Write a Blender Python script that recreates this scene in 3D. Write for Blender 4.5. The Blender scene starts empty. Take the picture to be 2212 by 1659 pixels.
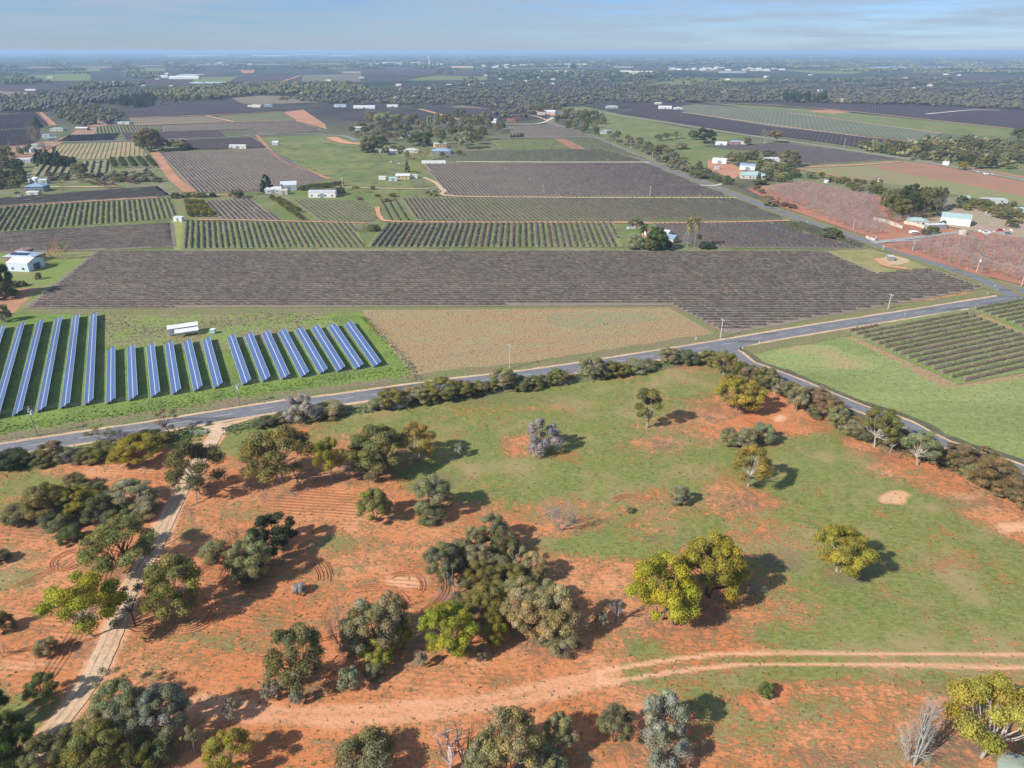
import bpy, math, random
import numpy as np
from mathutils import Vector, Matrix

# ------------------------------------------------------------------ camera, sky, sun, exposure
sc = bpy.context.scene
COL = sc.collection
R = math.radians
CAM_H, PITCH, F, CX, CY = 100.0, R(25.75), 1495.0, 1106.0, 829.5
cam = bpy.data.cameras.new('camera'); camo = bpy.data.objects.new('camera', cam); COL.objects.link(camo)
cam.sensor_width = 36.0; cam.lens = F / 2212.0 * 36.0
cam.clip_start = 1.0; cam.clip_end = 200000.0
camo.location = (0, 0, CAM_H); camo.rotation_euler = (R(90) - PITCH, 0, 0)
sc.camera = camo

SUN_EL, SUN_AZ = R(36.0), R(211.0)          # azimuth of the sun, counter-clockwise from +X
w = bpy.data.worlds.new('World'); sc.world = w; w.use_nodes = True
nt = w.node_tree; nt.nodes.clear()
out = nt.nodes.new('ShaderNodeOutputWorld'); bg = nt.nodes.new('ShaderNodeBackground')
sky = nt.nodes.new('ShaderNodeTexSky'); sky.sky_type = 'NISHITA'; sky.sun_disc = False
sky.sun_elevation = SUN_EL; sky.sun_rotation = R(90) - SUN_AZ
sky.air_density = 1.0; sky.dust_density = 0.15; sky.ozone_density = 3.0; sky.altitude = 100
# thin high cloud streaks
tc = nt.nodes.new('ShaderNodeTexCoord'); mp = nt.nodes.new('ShaderNodeMapping'); mp.inputs['Scale'].default_value = (3.0, 3.0, 42)
nz = nt.nodes.new('ShaderNodeTexNoise'); nz.inputs['Scale'].default_value = 2.0; nz.inputs['Detail'].default_value = 7; nz.inputs['Roughness'].default_value = .6
rp = nt.nodes.new('ShaderNodeMapRange'); rp.inputs[1].default_value = .34; rp.inputs[2].default_value = .62
rp.inputs[3].default_value = 0; rp.inputs[4].default_value = .85
mx = nt.nodes.new('ShaderNodeMixRGB'); mx.inputs[2].default_value = (2.9, 3.65, 4.6, 1)
hs = nt.nodes.new('ShaderNodeMixRGB'); hs.blend_type = 'MULTIPLY'; hs.inputs[0].default_value = 1; hs.inputs[2].default_value = (0.42, 0.57, 0.92, 1)
nt.links.new(tc.outputs['Generated'], mp.inputs[0]); nt.links.new(mp.outputs[0], nz.inputs['Vector'])
nt.links.new(nz.outputs['Fac'], rp.inputs[0]); nt.links.new(rp.outputs[0], mx.inputs[0])
nt.links.new(sky.outputs[0], hs.inputs[1]); nt.links.new(hs.outputs[0], mx.inputs[1])
nt.links.new(mx.outputs[0], bg.inputs[0]); bg.inputs[1].default_value = 0.095
nt.links.new(bg.outputs[0], out.inputs[0])
sl = bpy.data.lights.new('sun', 'SUN'); sl.energy = 4.2; sl.angle = R(0.5); sl.color = (1, .95, .87)
so = bpy.data.objects.new('sun', sl); COL.objects.link(so)
sd = Vector((math.cos(SUN_AZ) * math.cos(SUN_EL), math.sin(SUN_AZ) * math.cos(SUN_EL), math.sin(SUN_EL)))
so.rotation_euler = sd.to_track_quat('Z', 'Y').to_euler(); so.location = (-100, -100, 300)
sc.view_settings.view_transform = 'Standard'; sc.view_settings.look = 'None'
sc.view_settings.exposure = 0.56; sc.view_settings.gamma = 1.0
sc.cycles.volume_bounces = 1; sc.cycles.max_bounces = 6; sc.cycles.diffuse_bounces = 2
sc.cycles.transparent_max_bounces = 8

# ------------------------------------------------------------------ helpers
rng = np.random.default_rng(7); random.seed(7)
SP, CP = math.sin(PITCH), math.cos(PITCH)
def ray(px, py):
    up = CY - py
    return px - CX, F * CP + up * SP, -F * SP + up * CP
def G(px, py, z=0.0):                       # where a sight line meets the ground, and metres per pixel there
    x, y, zz = ray(px, py); s = (CAM_H - z) / -zz
    return Vector((x * s, y * s, z))
def MPP(py): return CAM_H / -ray(0, py)[2]
def HT(py_base, py_top):                    # height of a thing standing at base row and reaching top row
    b = G(CX, py_base); _, y, z = ray(CX, py_top)
    return CAM_H + b.y / y * z

def tag(o, label=None, cat=None, group=None, kind=None):
    if label: o['label'] = label
    if cat: o['category'] = cat
    if group: o['group'] = group
    if kind: o['kind'] = kind
    return o
def empty(name, loc, rz=0.0):
    o = bpy.data.objects.new(name, None); COL.objects.link(o); o.location = loc; o.rotation_euler = (0, 0, rz)
    o.empty_display_size = 0.5
    return o
def link(name, me, parent=None, loc=None):
    o = bpy.data.objects.new(name, me); COL.objects.link(o)
    if parent is not None: o.parent = parent
    if loc is not None: o.location = loc
    return o
def np_mesh(name, V, Fq, mat, tint=None, smooth=False):
    """V (n,3); Fq (m,k) constant k"""
    me = bpy.data.meshes.new(name)
    V = np.asarray(V, dtype=np.float32); Fq = np.asarray(Fq, dtype=np.int32)
    n, m, k = len(V), len(Fq), Fq.shape[1]
    me.vertices.add(n); me.vertices.foreach_set('co', V.ravel())
    me.loops.add(m * k); me.loops.foreach_set('vertex_index', Fq.ravel())
    me.polygons.add(m); me.polygons.foreach_set('loop_start', np.arange(0, m * k, k, dtype=np.int32))
    try: me.polygons.foreach_set('loop_total', np.full(m, k, dtype=np.int32))
    except Exception: pass
    if smooth: me.polygons.foreach_set('use_smooth', np.ones(m, dtype=bool))
    me.update(calc_edges=True); me.validate()
    if tint is not None:
        a = me.attributes.new('tint', 'FLOAT_COLOR', 'POINT')
        t = np.ones((n, 4), dtype=np.float32); t[:, :3] = tint; a.data.foreach_set('color', t.ravel())
    me.materials.append(mat)
    return me
class MB:
    def __init__(s): s.v = []; s.f = []
    def add(s, vs, fs):
        o = len(s.v); s.v += [tuple(p) for p in vs]; s.f += [tuple(i + o for i in f) for f in fs]
    def box(s, x0, y0, z0, x1, y1, z1):
        s.add([(x0, y0, z0), (x1, y0, z0), (x1, y1, z0), (x0, y1, z0), (x0, y0, z1), (x1, y0, z1), (x1, y1, z1), (x0, y1, z1)],
              [(0, 3, 2, 1), (4, 5, 6, 7), (0, 1, 5, 4), (1, 2, 6, 5), (2, 3, 7, 6), (3, 0, 4, 7)]); return s
    def tube(s, p, q, r0, r1, n=6, cap=True):
        p, q = Vector(p), Vector(q); d = (q - p)
        if d.length < 1e-6: return s
        a = d.normalized().orthogonal().normalized(); b = d.normalized().cross(a)
        vs = []
        for c, r in ((p, r0), (q, r1)):
            for i in range(n):
                t = 2 * math.pi * i / n; vs.append(c + (a * math.cos(t) + b * math.sin(t)) * r)
        fs = [(i, (i + 1) % n, n + (i + 1) % n, n + i) for i in range(n)]
        if cap: fs += [tuple(range(n - 1, -1, -1)), tuple(range(n, 2 * n))]
        s.add(vs, fs); return s
    def ball(s, c, r, n=8, m=5):
        vs = []; fs = []; c = Vector(c)
        r = (r, r, r) if not hasattr(r, '__len__') else r
        for j in range(m + 1):
            ph = math.pi * j / m
            for i in range(n):
                t = 2 * math.pi * i / n
                vs.append((c.x + r[0] * math.sin(ph) * math.cos(t), c.y + r[1] * math.sin(ph) * math.sin(t), c.z + r[2] * math.cos(ph)))
        for j in range(m):
            for i in range(n): fs.append((j * n + i, (j + 1) * n + i, (j + 1) * n + (i + 1) % n, j * n + (i + 1) % n))
        s.add(vs, fs); return s
    def mesh(s, name, mat, smooth=False):
        me = bpy.data.meshes.new(name); me.from_pydata(s.v, [], s.f); me.materials.append(mat)
        if smooth: me.polygons.foreach_set('use_smooth', [True] * len(me.polygons))
        me.update(); return me
    def build(s, name, mat, parent=None, smooth=False): return link(name, s.mesh(name, mat, smooth), parent)

# ------------------------------------------------------------------ materials
def new_mat(name):
    m = bpy.data.materials.new(name); m.use_nodes = True; n = m.node_tree; n.nodes.clear()
    o = n.nodes.new('ShaderNodeOutputMaterial'); p = n.nodes.new('ShaderNodeBsdfPrincipled')
    n.links.new(p.outputs[0], o.inputs[0]); p.inputs['Roughness'].default_value = .9
    p.inputs['Specular IOR Level'].default_value = .15
    return m, n, p, o
def N(n, t, **k):
    a = n.nodes.new(t)
    for q, v in k.items():
        if q.startswith('i_'): a.inputs[int(q[2:]) if q[2:].isdigit() else q[2:]].default_value = v
        else: setattr(a, q, v)
    return a
def noise(n, scale, detail=5, rough=.6, stretch=None, rot=0.0, dist=0.0, space='pos'):
    g = N(n, 'ShaderNodeNewGeometry') if space == 'pos' else N(n, 'ShaderNodeTexCoord')
    src = g.outputs['Position'] if space == 'pos' else g.outputs['Object']
    mp = N(n, 'ShaderNodeMapping'); mp.inputs['Rotation'].default_value = (0, 0, rot)
    if stretch: mp.inputs['Scale'].default_value = stretch
    n.links.new(src, mp.inputs[0])
    t = N(n, 'ShaderNodeTexNoise'); t.inputs['Scale'].default_value = scale; t.inputs['Detail'].default_value = detail
    t.inputs['Roughness'].default_value = rough; t.inputs['Distortion'].default_value = dist
    n.links.new(mp.outputs[0], t.inputs['Vector']); return t.outputs['Fac']
def ramp(n, fac, lo, hi, a=0.0, b=1.0):
    m = N(n, 'ShaderNodeMapRange'); m.inputs[1].default_value = lo; m.inputs[2].default_value = hi
    m.inputs[3].default_value = a; m.inputs[4].default_value = b; n.links.new(fac, m.inputs[0]); return m.outputs[0]
def mix(n, fac, a, b, mode='MIX'):
    m = N(n, 'ShaderNodeMixRGB', blend_type=mode)
    for i, v in ((0, fac), (1, a), (2, b)):
        if isinstance(v, (float, int)): m.inputs[i].default_value = v
        elif isinstance(v, (tuple, list)): m.inputs[i].default_value = (*v, 1) if len(v) == 3 else v
        else: n.links.new(v, m.inputs[i])
    return m.outputs[0]
def math_(n, op, a, b=0.0):
    m = N(n, 'ShaderNodeMath', operation=op)
    for i, v in ((0, a), (1, b)):
        if isinstance(v, (float, int)): m.inputs[i].default_value = v
        else: n.links.new(v, m.inputs[i])
    return m.outputs[0]
def bump(n, p, h, dist=.3, strength=.6):
    b = N(n, 'ShaderNodeBump'); b.inputs['Strength'].default_value = strength; b.inputs['Distance'].default_value = dist
    n.links.new(h, b.inputs['Height']); n.links.new(b.outputs[0], p.inputs['Normal'])

def ground_mat(name, A, B, C=None, s1=.02, s2=.35, lo=.42, hi=.58, st=None, rot=0.0, speck=.35, bmp=.25, c_lo=.55, c_hi=.7, speck_scale=1.3):
    """two cover colours in patches, a third in smaller patches, fine mottling"""
    m, n, p, o = new_mat(name)
    f = noise(n, s1, 6, .65, st, rot, .4)
    col = mix(n, ramp(n, f, lo, hi), A, B)
    if C is not None: col = mix(n, ramp(n, noise(n, s2, 6, .7, st, rot), c_lo, c_hi), col, C)
    fn = noise(n, speck_scale, 4, .75)
    col = mix(n, 1.0, col, mix(n, ramp(n, fn, .3, .7), (1 - speck,) * 3, (1 + speck,) * 3), 'MULTIPLY')
    n.links.new(col, p.inputs['Base Color']); bump(n, p, fn, bmp); return m
def plain(name, c, rough=.6, spec=.3, var=.12, scale=.8, metal=0.0):
    m, n, p, o = new_mat(name)
    col = mix(n, 1.0, c, mix(n, noise(n, scale, 5, .7), (1 - var,) * 3, (1 + var,) * 3), 'MULTIPLY')
    n.links.new(col, p.inputs['Base Color']); p.inputs['Roughness'].default_value = rough
    p.inputs['Specular IOR Level'].default_value = spec; p.inputs['Metallic'].default_value = metal; return m
def sheet_metal(name, c, rough=.45, metal=.0):
    m, n, p, o = new_mat(name)
    t = N(n, 'ShaderNodeTexCoord'); wv = N(n, 'ShaderNodeTexWave', bands_direction='X'); wv.inputs['Scale'].default_value = 1.3
    n.links.new(t.outputs['Object'], wv.inputs[0])
    col = mix(n, 1.0, c, mix(n, wv.outputs['Fac'], (.86,) * 3, (1.06,) * 3), 'MULTIPLY')
    col = mix(n, 1.0, col, mix(n, noise(n, .5, 6, .7), (.75,) * 3, (1.15,) * 3), 'MULTIPLY')
    n.links.new(col, p.inputs['Base Color']); p.inputs['Roughness'].default_value = rough; p.inputs['Metallic'].default_value = metal
    p.inputs['Specular IOR Level'].default_value = .4; return m

def foliage_mat():
    m, n, p, o = new_mat('foliage')
    oi = N(n, 'ShaderNodeObjectInfo'); at = N(n, 'ShaderNodeAttribute', attribute_name='tint')
    col = mix(n, 1.0, oi.outputs['Color'], at.outputs['Color'], 'MULTIPLY')
    n.links.new(col, p.inputs['Base Color']); p.inputs['Roughness'].default_value = .65
    tr = N(n, 'ShaderNodeBsdfTranslucent'); n.links.new(col, tr.inputs[0])
    ms = N(n, 'ShaderNodeMixShader'); ms.inputs[0].default_value = .28
    n.links.new(p.outputs[0], ms.inputs[1]); n.links.new(tr.outputs[0], ms.inputs[2]); n.links.new(ms.outputs[0], o.inputs[0])
    return m
FOL = foliage_mat()
def bark_mat():
    m, n, p, o = new_mat('bark')
    oi = N(n, 'ShaderNodeObjectInfo')
    col = mix(n, 1.0, oi.outputs['Color'], mix(n, noise(n, 1.5, 5, .7, (1, 1, .3)), (.55,) * 3, (1.25,) * 3), 'MULTIPLY')
    n.links.new(col, p.inputs['Base Color']); return m
BARK = bark_mat()

# ------------------------------------------------------------------ haze: the air itself
hz = MB().box(-60000, -4000, -1.0, 60000, 56000, 103.0)
m = bpy.data.materials.new('haze'); m.use_nodes = True; n = m.node_tree; n.nodes.clear()
o = n.nodes.new('ShaderNodeOutputMaterial'); pv = n.nodes.new('ShaderNodeVolumePrincipled')
pv.inputs['Color'].default_value = (.50, .73, 1.0, 1); pv.inputs['Density'].default_value = 0.000105; pv.inputs['Anisotropy'].default_value = 0.0
n.links.new(pv.outputs[0], o.inputs['Volume'])
tag(hz.build('haze', m), kind='stuff')
# ------------------------------------------------------------------ the ground
def wob(x, y, s, k=0):                     # smooth wobble made of a few sines
    return (np.sin(x / s + 1.3 * k) * np.cos(y / s * 1.3 + k) + .6 * np.sin(x / s * 2.3 + y / s * 1.7 + k) + .35 * np.sin(-x / s * 4.1 + y / s * 3.7 + 2 * k)) / 1.6

def far_ground():
    m, n, p, o = new_mat('ground_cover')
    g = N(n, 'ShaderNodeNewGeometry')
    mp = N(n, 'ShaderNodeMapping'); mp.inputs['Rotation'].default_value = (0, 0, R(-24)); mp.inputs['Scale'].default_value = (1, .55, 1)
    n.links.new(g.outputs['Position'], mp.inputs[0])
    vo = N(n, 'ShaderNodeTexVoronoi', distance='CHEBYCHEV'); vo.inputs['Scale'].default_value = .0022; vo.inputs['Randomness'].default_value = .8
    n.links.new(mp.outputs[0], vo.inputs['Vector'])
    sep = N(n, 'ShaderNodeSeparateColor'); n.links.new(vo.outputs['Color'], sep.inputs[0])
    cr = N(n, 'ShaderNodeValToRGB'); cr.color_ramp.interpolation = 'CONSTANT'
    els = [(0, (.035, .042, .03)), (.3, (.06, .05, .055)), (.45, (.14, .20, .07)), (.54, (.04, .05, .035)), (.74, (.2, .19, .11)), (.8, (.07, .055, .06)), (.93, (.4, .3, .2))]
    cr.color_ramp.elements[0].color = (*els[0][1], 1); cr.color_ramp.elements[1].position = els[1][0]; cr.color_ramp.elements[1].color = (*els[1][1], 1)
    for q, c in els[2:]:
        e = cr.color_ramp.elements.new(q); e.color = (*c, 1)
    n.links.new(sep.outputs[0], cr.inputs[0])
    wood = mix(n, ramp(n, noise(n, .02, 6, .75), .4, .6), (.035, .045, .03), (.11, .10, .085))
    far = mix(n, ramp(n, noise(n, .0009, 5, .6), .44, .50), cr.outputs[0], wood)
    far = mix(n, 1.0, far, mix(n, ramp(n, noise(n, .012, 6, .8), .3, .7), (.6,) * 3, (1.3,) * 3), 'MULTIPLY')
    near = mix(n, ramp(n, noise(n, .03, 7, .7), .42, .6), (.15, .18, .06), (.26, .23, .13))
    near = mix(n, ramp(n, noise(n, .09, 5, .7), .56, .68), near, (.08, .09, .05))
    sx = N(n, 'ShaderNodeSeparateXYZ'); n.links.new(g.outputs['Position'], sx.inputs[0])
    col = mix(n, ramp(n, sx.outputs['Y'], 700, 1300), near, far)
    n.links.new(col, p.inputs['Base Color']); return m
mb = MB(); NS = 96; RAD = 45000
mb.add([(0, 0, 0)] + [(RAD * math.cos(2 * math.pi * i / NS), RAD * math.sin(2 * math.pi * i / NS), 0) for i in range(NS)],
       [(0, 1 + i, 1 + (i + 1) % NS) for i in range(NS)])
tag(mb.build('ground', far_ground()), kind='structure')

# near paddock: a fine sheet whose land cover (grass, litter, bare sand, furrows) is set patch by patch
GREEN = [ # x, y, rx, ry, value, weight  (photo points on the ground)
 (1000,872,220,22,.85,1),(1260,838,190,28,.95,1.4),(1480,800,90,18,.8,1),(1350,890,90,30,.8,1),(1150,1010,240,50,.95,1.3),(1320,1040,160,50,.9,1.2),(1050,1060,80,28,.85,1),
 (760,900,120,18,.75,1),(880,915,120,18,.75,1),(1300,950,160,40,.9,1),(1000,950,60,30,.75,1),(1100,920,120,25,.8,1),
 (1760,1000,120,60,1.0,1.5),(1880,1060,150,50,.85,1),(1500,1010,70,50,.85,1),(1540,1125,140,30,.75,1),(1700,1130,120,30,.85,1),(1900,1130,200,50,.85,1),(1960,1300,240,80,.95,1.4),
 (2150,1220,120,60,.85,1),(1350,1185,100,28,.95,1.2),(1460,1170,120,20,.8,1),(2060,1082,60,18,.95,1),(2120,1180,90,40,.8,1),(1720,1370,100,30,.85,1),(1850,1390,150,25,.85,1),
 (2100,1380,150,35,.85,1),(1520,860,60,40,.75,.8),(1550,830,60,20,.7,.8),(1440,840,60,30,.75,.8),
 (60,1040,80,30,.85,1),(10,1085,40,20,.7,1),(550,1108,48,18,.85,1.2),(720,1180,50,28,.62,1),(50,1262,60,35,.8,1),(40,1190,40,25,.55,.8),(440,1372,80,26,.42,1),(380,1420,60,26,.3,.8),
 (50,1545,75,45,1.0,1.6),(1385,1400,60,28,.75,1),(1340,1445,60,14,.6,1),(1640,1585,110,50,.7,1),(1560,1500,120,40,.6,1),(1800,1455,220,18,.75,1),(2080,1460,150,20,.55,1),
 (1750,1540,90,50,.5,.8),(1950,1540,120,40,.35,.8),(900,1545,60,14,.6,1),(1400,1470,100,12,.6,1),(480,960,80,14,.85,1.2),(540,930,50,8,.85,1),(330,950,60,10,.8,1),(130,1012,90,12,.8,1),
 (640,945,90,16,.6,.8),(1380,1260,60,24,.35,.8),(1620,1330,60,20,.4,.8),(1620,1240,60,20,.5,.8),(1800,1190,200,24,.62,1),(640,1250,50,30,.4,.7),(1420,1130,120,14,.55,.8),
 (800,1040,80,16,.4,.7),(600,1335,100,20,.55,1.6),(520,1395,110,18,.5,1.5),(650,1250,80,26,.55,1.5),(860,1195,70,20,.5,1.2),(300,1440,60,20,.45,1),(700,1500,90,12,.4,1),(1000,1470,110,10,.4,1),(380,1150,50,14,.45,1),(1600,1420,120,8,.7,1),(980,1150,70,20,.35,.7)]
RED = [(1600,900,90,38,.05,1.5),(1690,915,70,22,.02,1.5),(1430,950,60,30,.3,1),(1480,935,70,24,.3,1),(1610,1090,60,26,.2,1.1),(1560,1050,40,25,.3,1),(1860,965,40,18,.2,1),(1950,1010,60,25,.15,1.2),
 (2060,1050,60,22,.05,1.3),(2140,1100,60,26,.02,1.4),(2200,1150,50,30,.02,1.4),(1900,1020,60,14,.3,1),(1340,1090,90,34,.36,1.2),(1440,1090,60,24,.3,1),(1260,1110,50,30,.35,1),(1190,1090,50,30,.4,.8),
 (1500,1200,90,30,.22,1.2),(1440,1320,130,60,.15,1.2),(1560,1370,90,60,.22,1.1),(1340,1330,60,60,.15,1),(1840,1290,70,40,.42,1.1),(1700,1290,60,60,.42,1),(2000,1215,90,18,.42,1),(1650,1160,50,20,.35,1),
 (1130,965,40,26,.05,1.2),(1230,985,40,14,.3,1),(960,840,60,8,.3,1),(1060,835,60,8,.3,1),(1090,1020,26,14,.35,.8),(1280,810,120,10,.45,1),(880,860,60,8,.3,1),(1150,880,200,6,.55,.8),
 (690,1080,130,50,.02,1.6),(240,1010,160,22,.05,1.4),(330,1040,90,20,.05,1.2),(560,1180,150,60,.15,1),(850,1210,90,60,.12,1),(300,1180,80,60,.1,1),(120,1180,60,40,.08,1),
 (100,1330,70,60,.03,1.3),(100,1440,130,40,.02,1.4),(500,1300,120,60,.12,1.1),(600,1400,100,60,.1,1),(450,1480,150,50,.16,1),(800,1480,180,40,.06,1.2),(700,1560,200,50,.1,1),(500,1600,150,50,.1,1),
 (1000,1450,150,26,.08,1.1),(1180,1440,80,20,.08,1),(1220,1480,150,30,.12,1),(1380,1600,120,60,.15,1),(1500,1640,100,40,.2,1),(1720,1640,150,40,.2,1),(900,1600,120,50,.12,1),(2000,1620,120,50,.3,1),
 (1300,1250,60,40,.2,1),(950,1180,60,60,.15,1),(2080,1500,120,30,.4,1),(1900,1600,120,40,.25,1),(200,1160,80,30,.1,1),(20,1310,60,30,.25,1),(1650,1505,40,26,.0,1.6),(1530,790,60,12,.2,1.2),(1600,825,40,14,.2,1)]
LITTER = [(1600,1080,50,24,.7),(1430,960,40,16,.7),(1560,890,60,18,.6),(720,1025,160,20,.6),(590,1070,60,20,.5),(1700,1215,60,30,.7),(1840,1240,70,26,.7),(1480,1340,120,50,.5),(1010,1330,90,40,.8),
 (1180,1400,90,30,.8),(1100,1270,140,60,.6),(830,1410,120,40,.6),(650,1490,80,30,.5),(190,1400,90,30,.6),(270,1240,80,26,.6),(100,1120,140,40,.6),(250,1100,120,30,.5),(950,1040,60,20,.6),(2060,1620,120,50,.8),
 (1800,1640,120,30,.5),(1420,1620,120,40,.5),(380,1620,200,60,.5),(560,1220,80,30,.4),(1440,1160,100,10,.4),(2100,1085,90,24,.4),(1930,985,60,16,.5),(1000,860,300,14,.4),(400,1100,40,20,.5)]
BARE = [(1688,905,26,10,1),(1937,1078,38,17,1.0),(880,1255,55,20,.7),(2190,1140,50,20,.8),(2090,1065,60,10,.5),(60,1440,90,14,.4),(1650,1508,24,18,.4),(290,1010,60,10,.3)]
FURROW = [(690,1085,140,42,1),(320,1012,120,22,.6),(120,1330,90,60,.6),(60,1150,80,24,.5),(560,1330,80,50,.5),(880,1255,90,30,.7),(480,1280,110,50,.45),(950,1460,220,30,.4),(60,1440,110,50,.5),(560,1240,60,40,.4),(1500,1195,90,24,.4),(250,1170,90,30,.35)]
def paddock():
    st = .8
    xs = np.arange(-270, 350, st); ys = np.arange(25, 305, st)
    X, Y = np.meshgrid(xs, ys); X = X.ravel(); Y = Y.ravel()
    Zc = Y * CP + CAM_H * SP; up = Y * SP - CAM_H * CP           # camera depth and height of each point
    px = CX + F * X / Zc; py = CY - F * up / Zc
    px = px + (10 * wob(X, Y, 9, 1) + 6 * wob(X, Y, 3.1, 2)) * 14 / np.maximum(Zc / 14, 8); py = py + (7 * wob(X, Y, 8, 5) + 3 * wob(X, Y, 2.7, 4)) * 14 / np.maximum(Zc / 14, 8)
    gs = np.full(len(X), .05 * .25); ws = np.full(len(X), .05)
    for (a, b, c, d, v, wt) in GREEN + [(q[0], q[1], q[2] * 1.1, q[3] * 1.15, q[4], q[5] * 1.7) for q in RED]:
        q = np.exp(-1.4 * (((px - a) / c) ** 2 + ((py - b) / d) ** 2)) * wt; gs += q * v; ws += q
    g = gs / ws
    def acc(L):
        r = np.zeros(len(X))
        for (a, b, c, d, v) in L: r = np.maximum(r, v * np.clip(1.5 - 1.5 * (((px - a) / c) ** 2 + ((py - b) / d) ** 2), 0, 1))
        return r
    li, ba, fu = acc(LITTER), acc(BARE), acc(FURROW)
    g = np.clip(g + .13 * wob(X, Y, 11, 9) * (g > .3) + .05 * wob(X, Y, 4, 3), .02, 1)
    def near_line(line):
        C = smooth_line(pts(line), 2.0); best = np.full(len(X), 1e9)
        A = np.array([(p.x, p.y) for p in C])
        for q, r in zip(A[:-1], A[1:]):
            d = r - q; t = np.clip(((X - q[0]) * d[0] + (Y - q[1]) * d[1]) / (d @ d), 0, 1); best = np.minimum(best, np.hypot(X - q[0] - t * d[0], Y - q[1] - t * d[1]))
        return best
    wv_ = .5 * wob(X, Y, 5, 7)
    dt = near_line(TRACK[:6]); ba = np.maximum(ba, np.clip((2.5 + wv_ - dt) / 1.5, 0, .62) * (1 - .35 * np.exp(-(dt / .5) ** 2))); g = g * np.clip(dt / 5, .1, 1)
    du = near_line(TRACK[5:]); ba = np.maximum(ba, np.clip(1.5 - np.abs(du - 1.35) / .5, 0, .95))
    dd_ = near_line(DRIVE); ba = np.maximum(ba, np.clip((3.2 + wv_ - dd_) / 1.2, 0, .8)); g = g * np.clip(dd_ / 4, .2, 1)
    V = np.stack([X, Y, .02 + .10 * wob(X, Y, 14, 3) + .1], 1)
    V[:, 2] = .02
    nx, ny = len(xs), len(ys)
    i = (np.arange(ny - 1)[:, None] * nx + np.arange(nx - 1)[None, :]).ravel()
    Fq = np.stack([i, i + 1, i + nx + 1, i + nx], 1)
    m, n, p, o = new_mat('red_soil_and_grass')
    at = N(n, 'ShaderNodeAttribute', attribute_name='cover'); sp = N(n, 'ShaderNodeSeparateColor'); n.links.new(at.outputs['Color'], sp.inputs[0])
    gr, lit, bare, fur = sp.outputs[0], sp.outputs[1], sp.outputs[2], at.outputs['Alpha']
    n1 = noise(n, .45, 5, .75, (1, .7, 1), R(20)); n2 = noise(n, .10, 5, .65); n3 = noise(n, 1.6, 4, .7, (.8, 1.2, 1)); n4 = noise(n, .035, 4, .6)
    soil = mix(n, ramp(n, n2, .35, .65), (.63, .24, .10), (.73, .345, .17))
    soil = mix(n, ramp(n, n4, .4, .62), soil, (.62, .215, .08))
    soil = mix(n, ramp(n, n3, .35, .75), mix(n, 1., soil, (.80, .78, .76), 'MULTIPLY'), mix(n, 1., soil, (1.12, 1.14, 1.16), 'MULTIPLY'))
    g_ = N(n, 'ShaderNodeNewGeometry'); wv = N(n, 'ShaderNodeTexWave', bands_direction='Y'); wv.inputs['Scale'].default_value = .27; wv.inputs['Distortion'].default_value = 1.6; wv.inputs['Detail'].default_value = 3; wv.inputs['Detail Scale'].default_value = .5
    mp = N(n, 'ShaderNodeMapping'); mp.inputs['Rotation'].default_value = (0, 0, R(6)); n.links.new(g_.outputs['Position'], mp.inputs[0]); n.links.new(mp.outputs[0], wv.inputs[0])
    soil = mix(n, math_(n, 'MULTIPLY', fur, ramp(n, wv.outputs['Fac'], .3, .8)), soil, (.44, .18, .085))
    soil = mix(n, bare, soil, (.76, .42, .25))
    grass = mix(n, ramp(n, n2, .35, .65), (.10, .215, .036), (.185, .25, .052))
    grass = mix(n, ramp(n, n1, .40, .66), grass, (.095, .16, .04))
    grass = mix(n, ramp(n, noise(n, .06, 4, .6), .5, .66), grass, (.30, .26, .11))
    # sparse tufts where the value is low, closed sward where it is high
    n5 = noise(n, 1.0, 5, .8, (.7, 1.3, 1), R(10)); comb = math_(n, 'ADD', math_(n, 'ADD', math_(n, 'MULTIPLY', n1, .30), math_(n, 'MULTIPLY', n5, .50)), math_(n, 'MULTIPLY', noise(n, .13, 4, .6, (.6, 1.2, 1), R(-15)), .24))
    th = ramp(n, gr, 0, 1, .575, .415)
    grass = mix(n, ramp(n, gr, .15, .6), (.27, .205, .095), grass)
    cov = ramp(n, math_(n, 'SUBTRACT', comb, th), -.035, .035)
    cov = math_(n, 'MULTIPLY', cov, ramp(n, bare, .2, .8, 1, .1))
    col = mix(n, math_(n, 'MULTIPLY', cov, .9), soil, grass)
    dry = ramp(n, math_(n, 'SUBTRACT', n5, ramp(n, gr, .0, .6, .56, .50)), -.02, .05)
    col = mix(n, math_(n, 'MULTIPLY', dry, .42), col, (.36, .30, .14))
    col = mix(n, math_(n, 'MULTIPLY', lit, ramp(n, n1, .3, .6)), col, (.20, .145, .10))
    n.links.new(col, p.inputs['Base Color'])
    h = math_(n, 'ADD', math_(n, 'MULTIPLY', cov, .35), math_(n, 'MULTIPLY', n3, .5))
    h = math_(n, 'SUBTRACT', h, math_(n, 'MULTIPLY', math_(n, 'MULTIPLY', fur, wv.outputs['Fac']), .5))
    bump(n, p, h, .35, .8)
    me = np_mesh('paddock', V, Fq, m)
    a = me.attributes.new('cover', 'FLOAT_COLOR', 'POINT')
    C = np.stack([g, li, ba, fu], 1).astype(np.float32); a.data.foreach_set('color', C.ravel())
    tag(link('paddock', me), kind='structure')
    return X, Y, g

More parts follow.
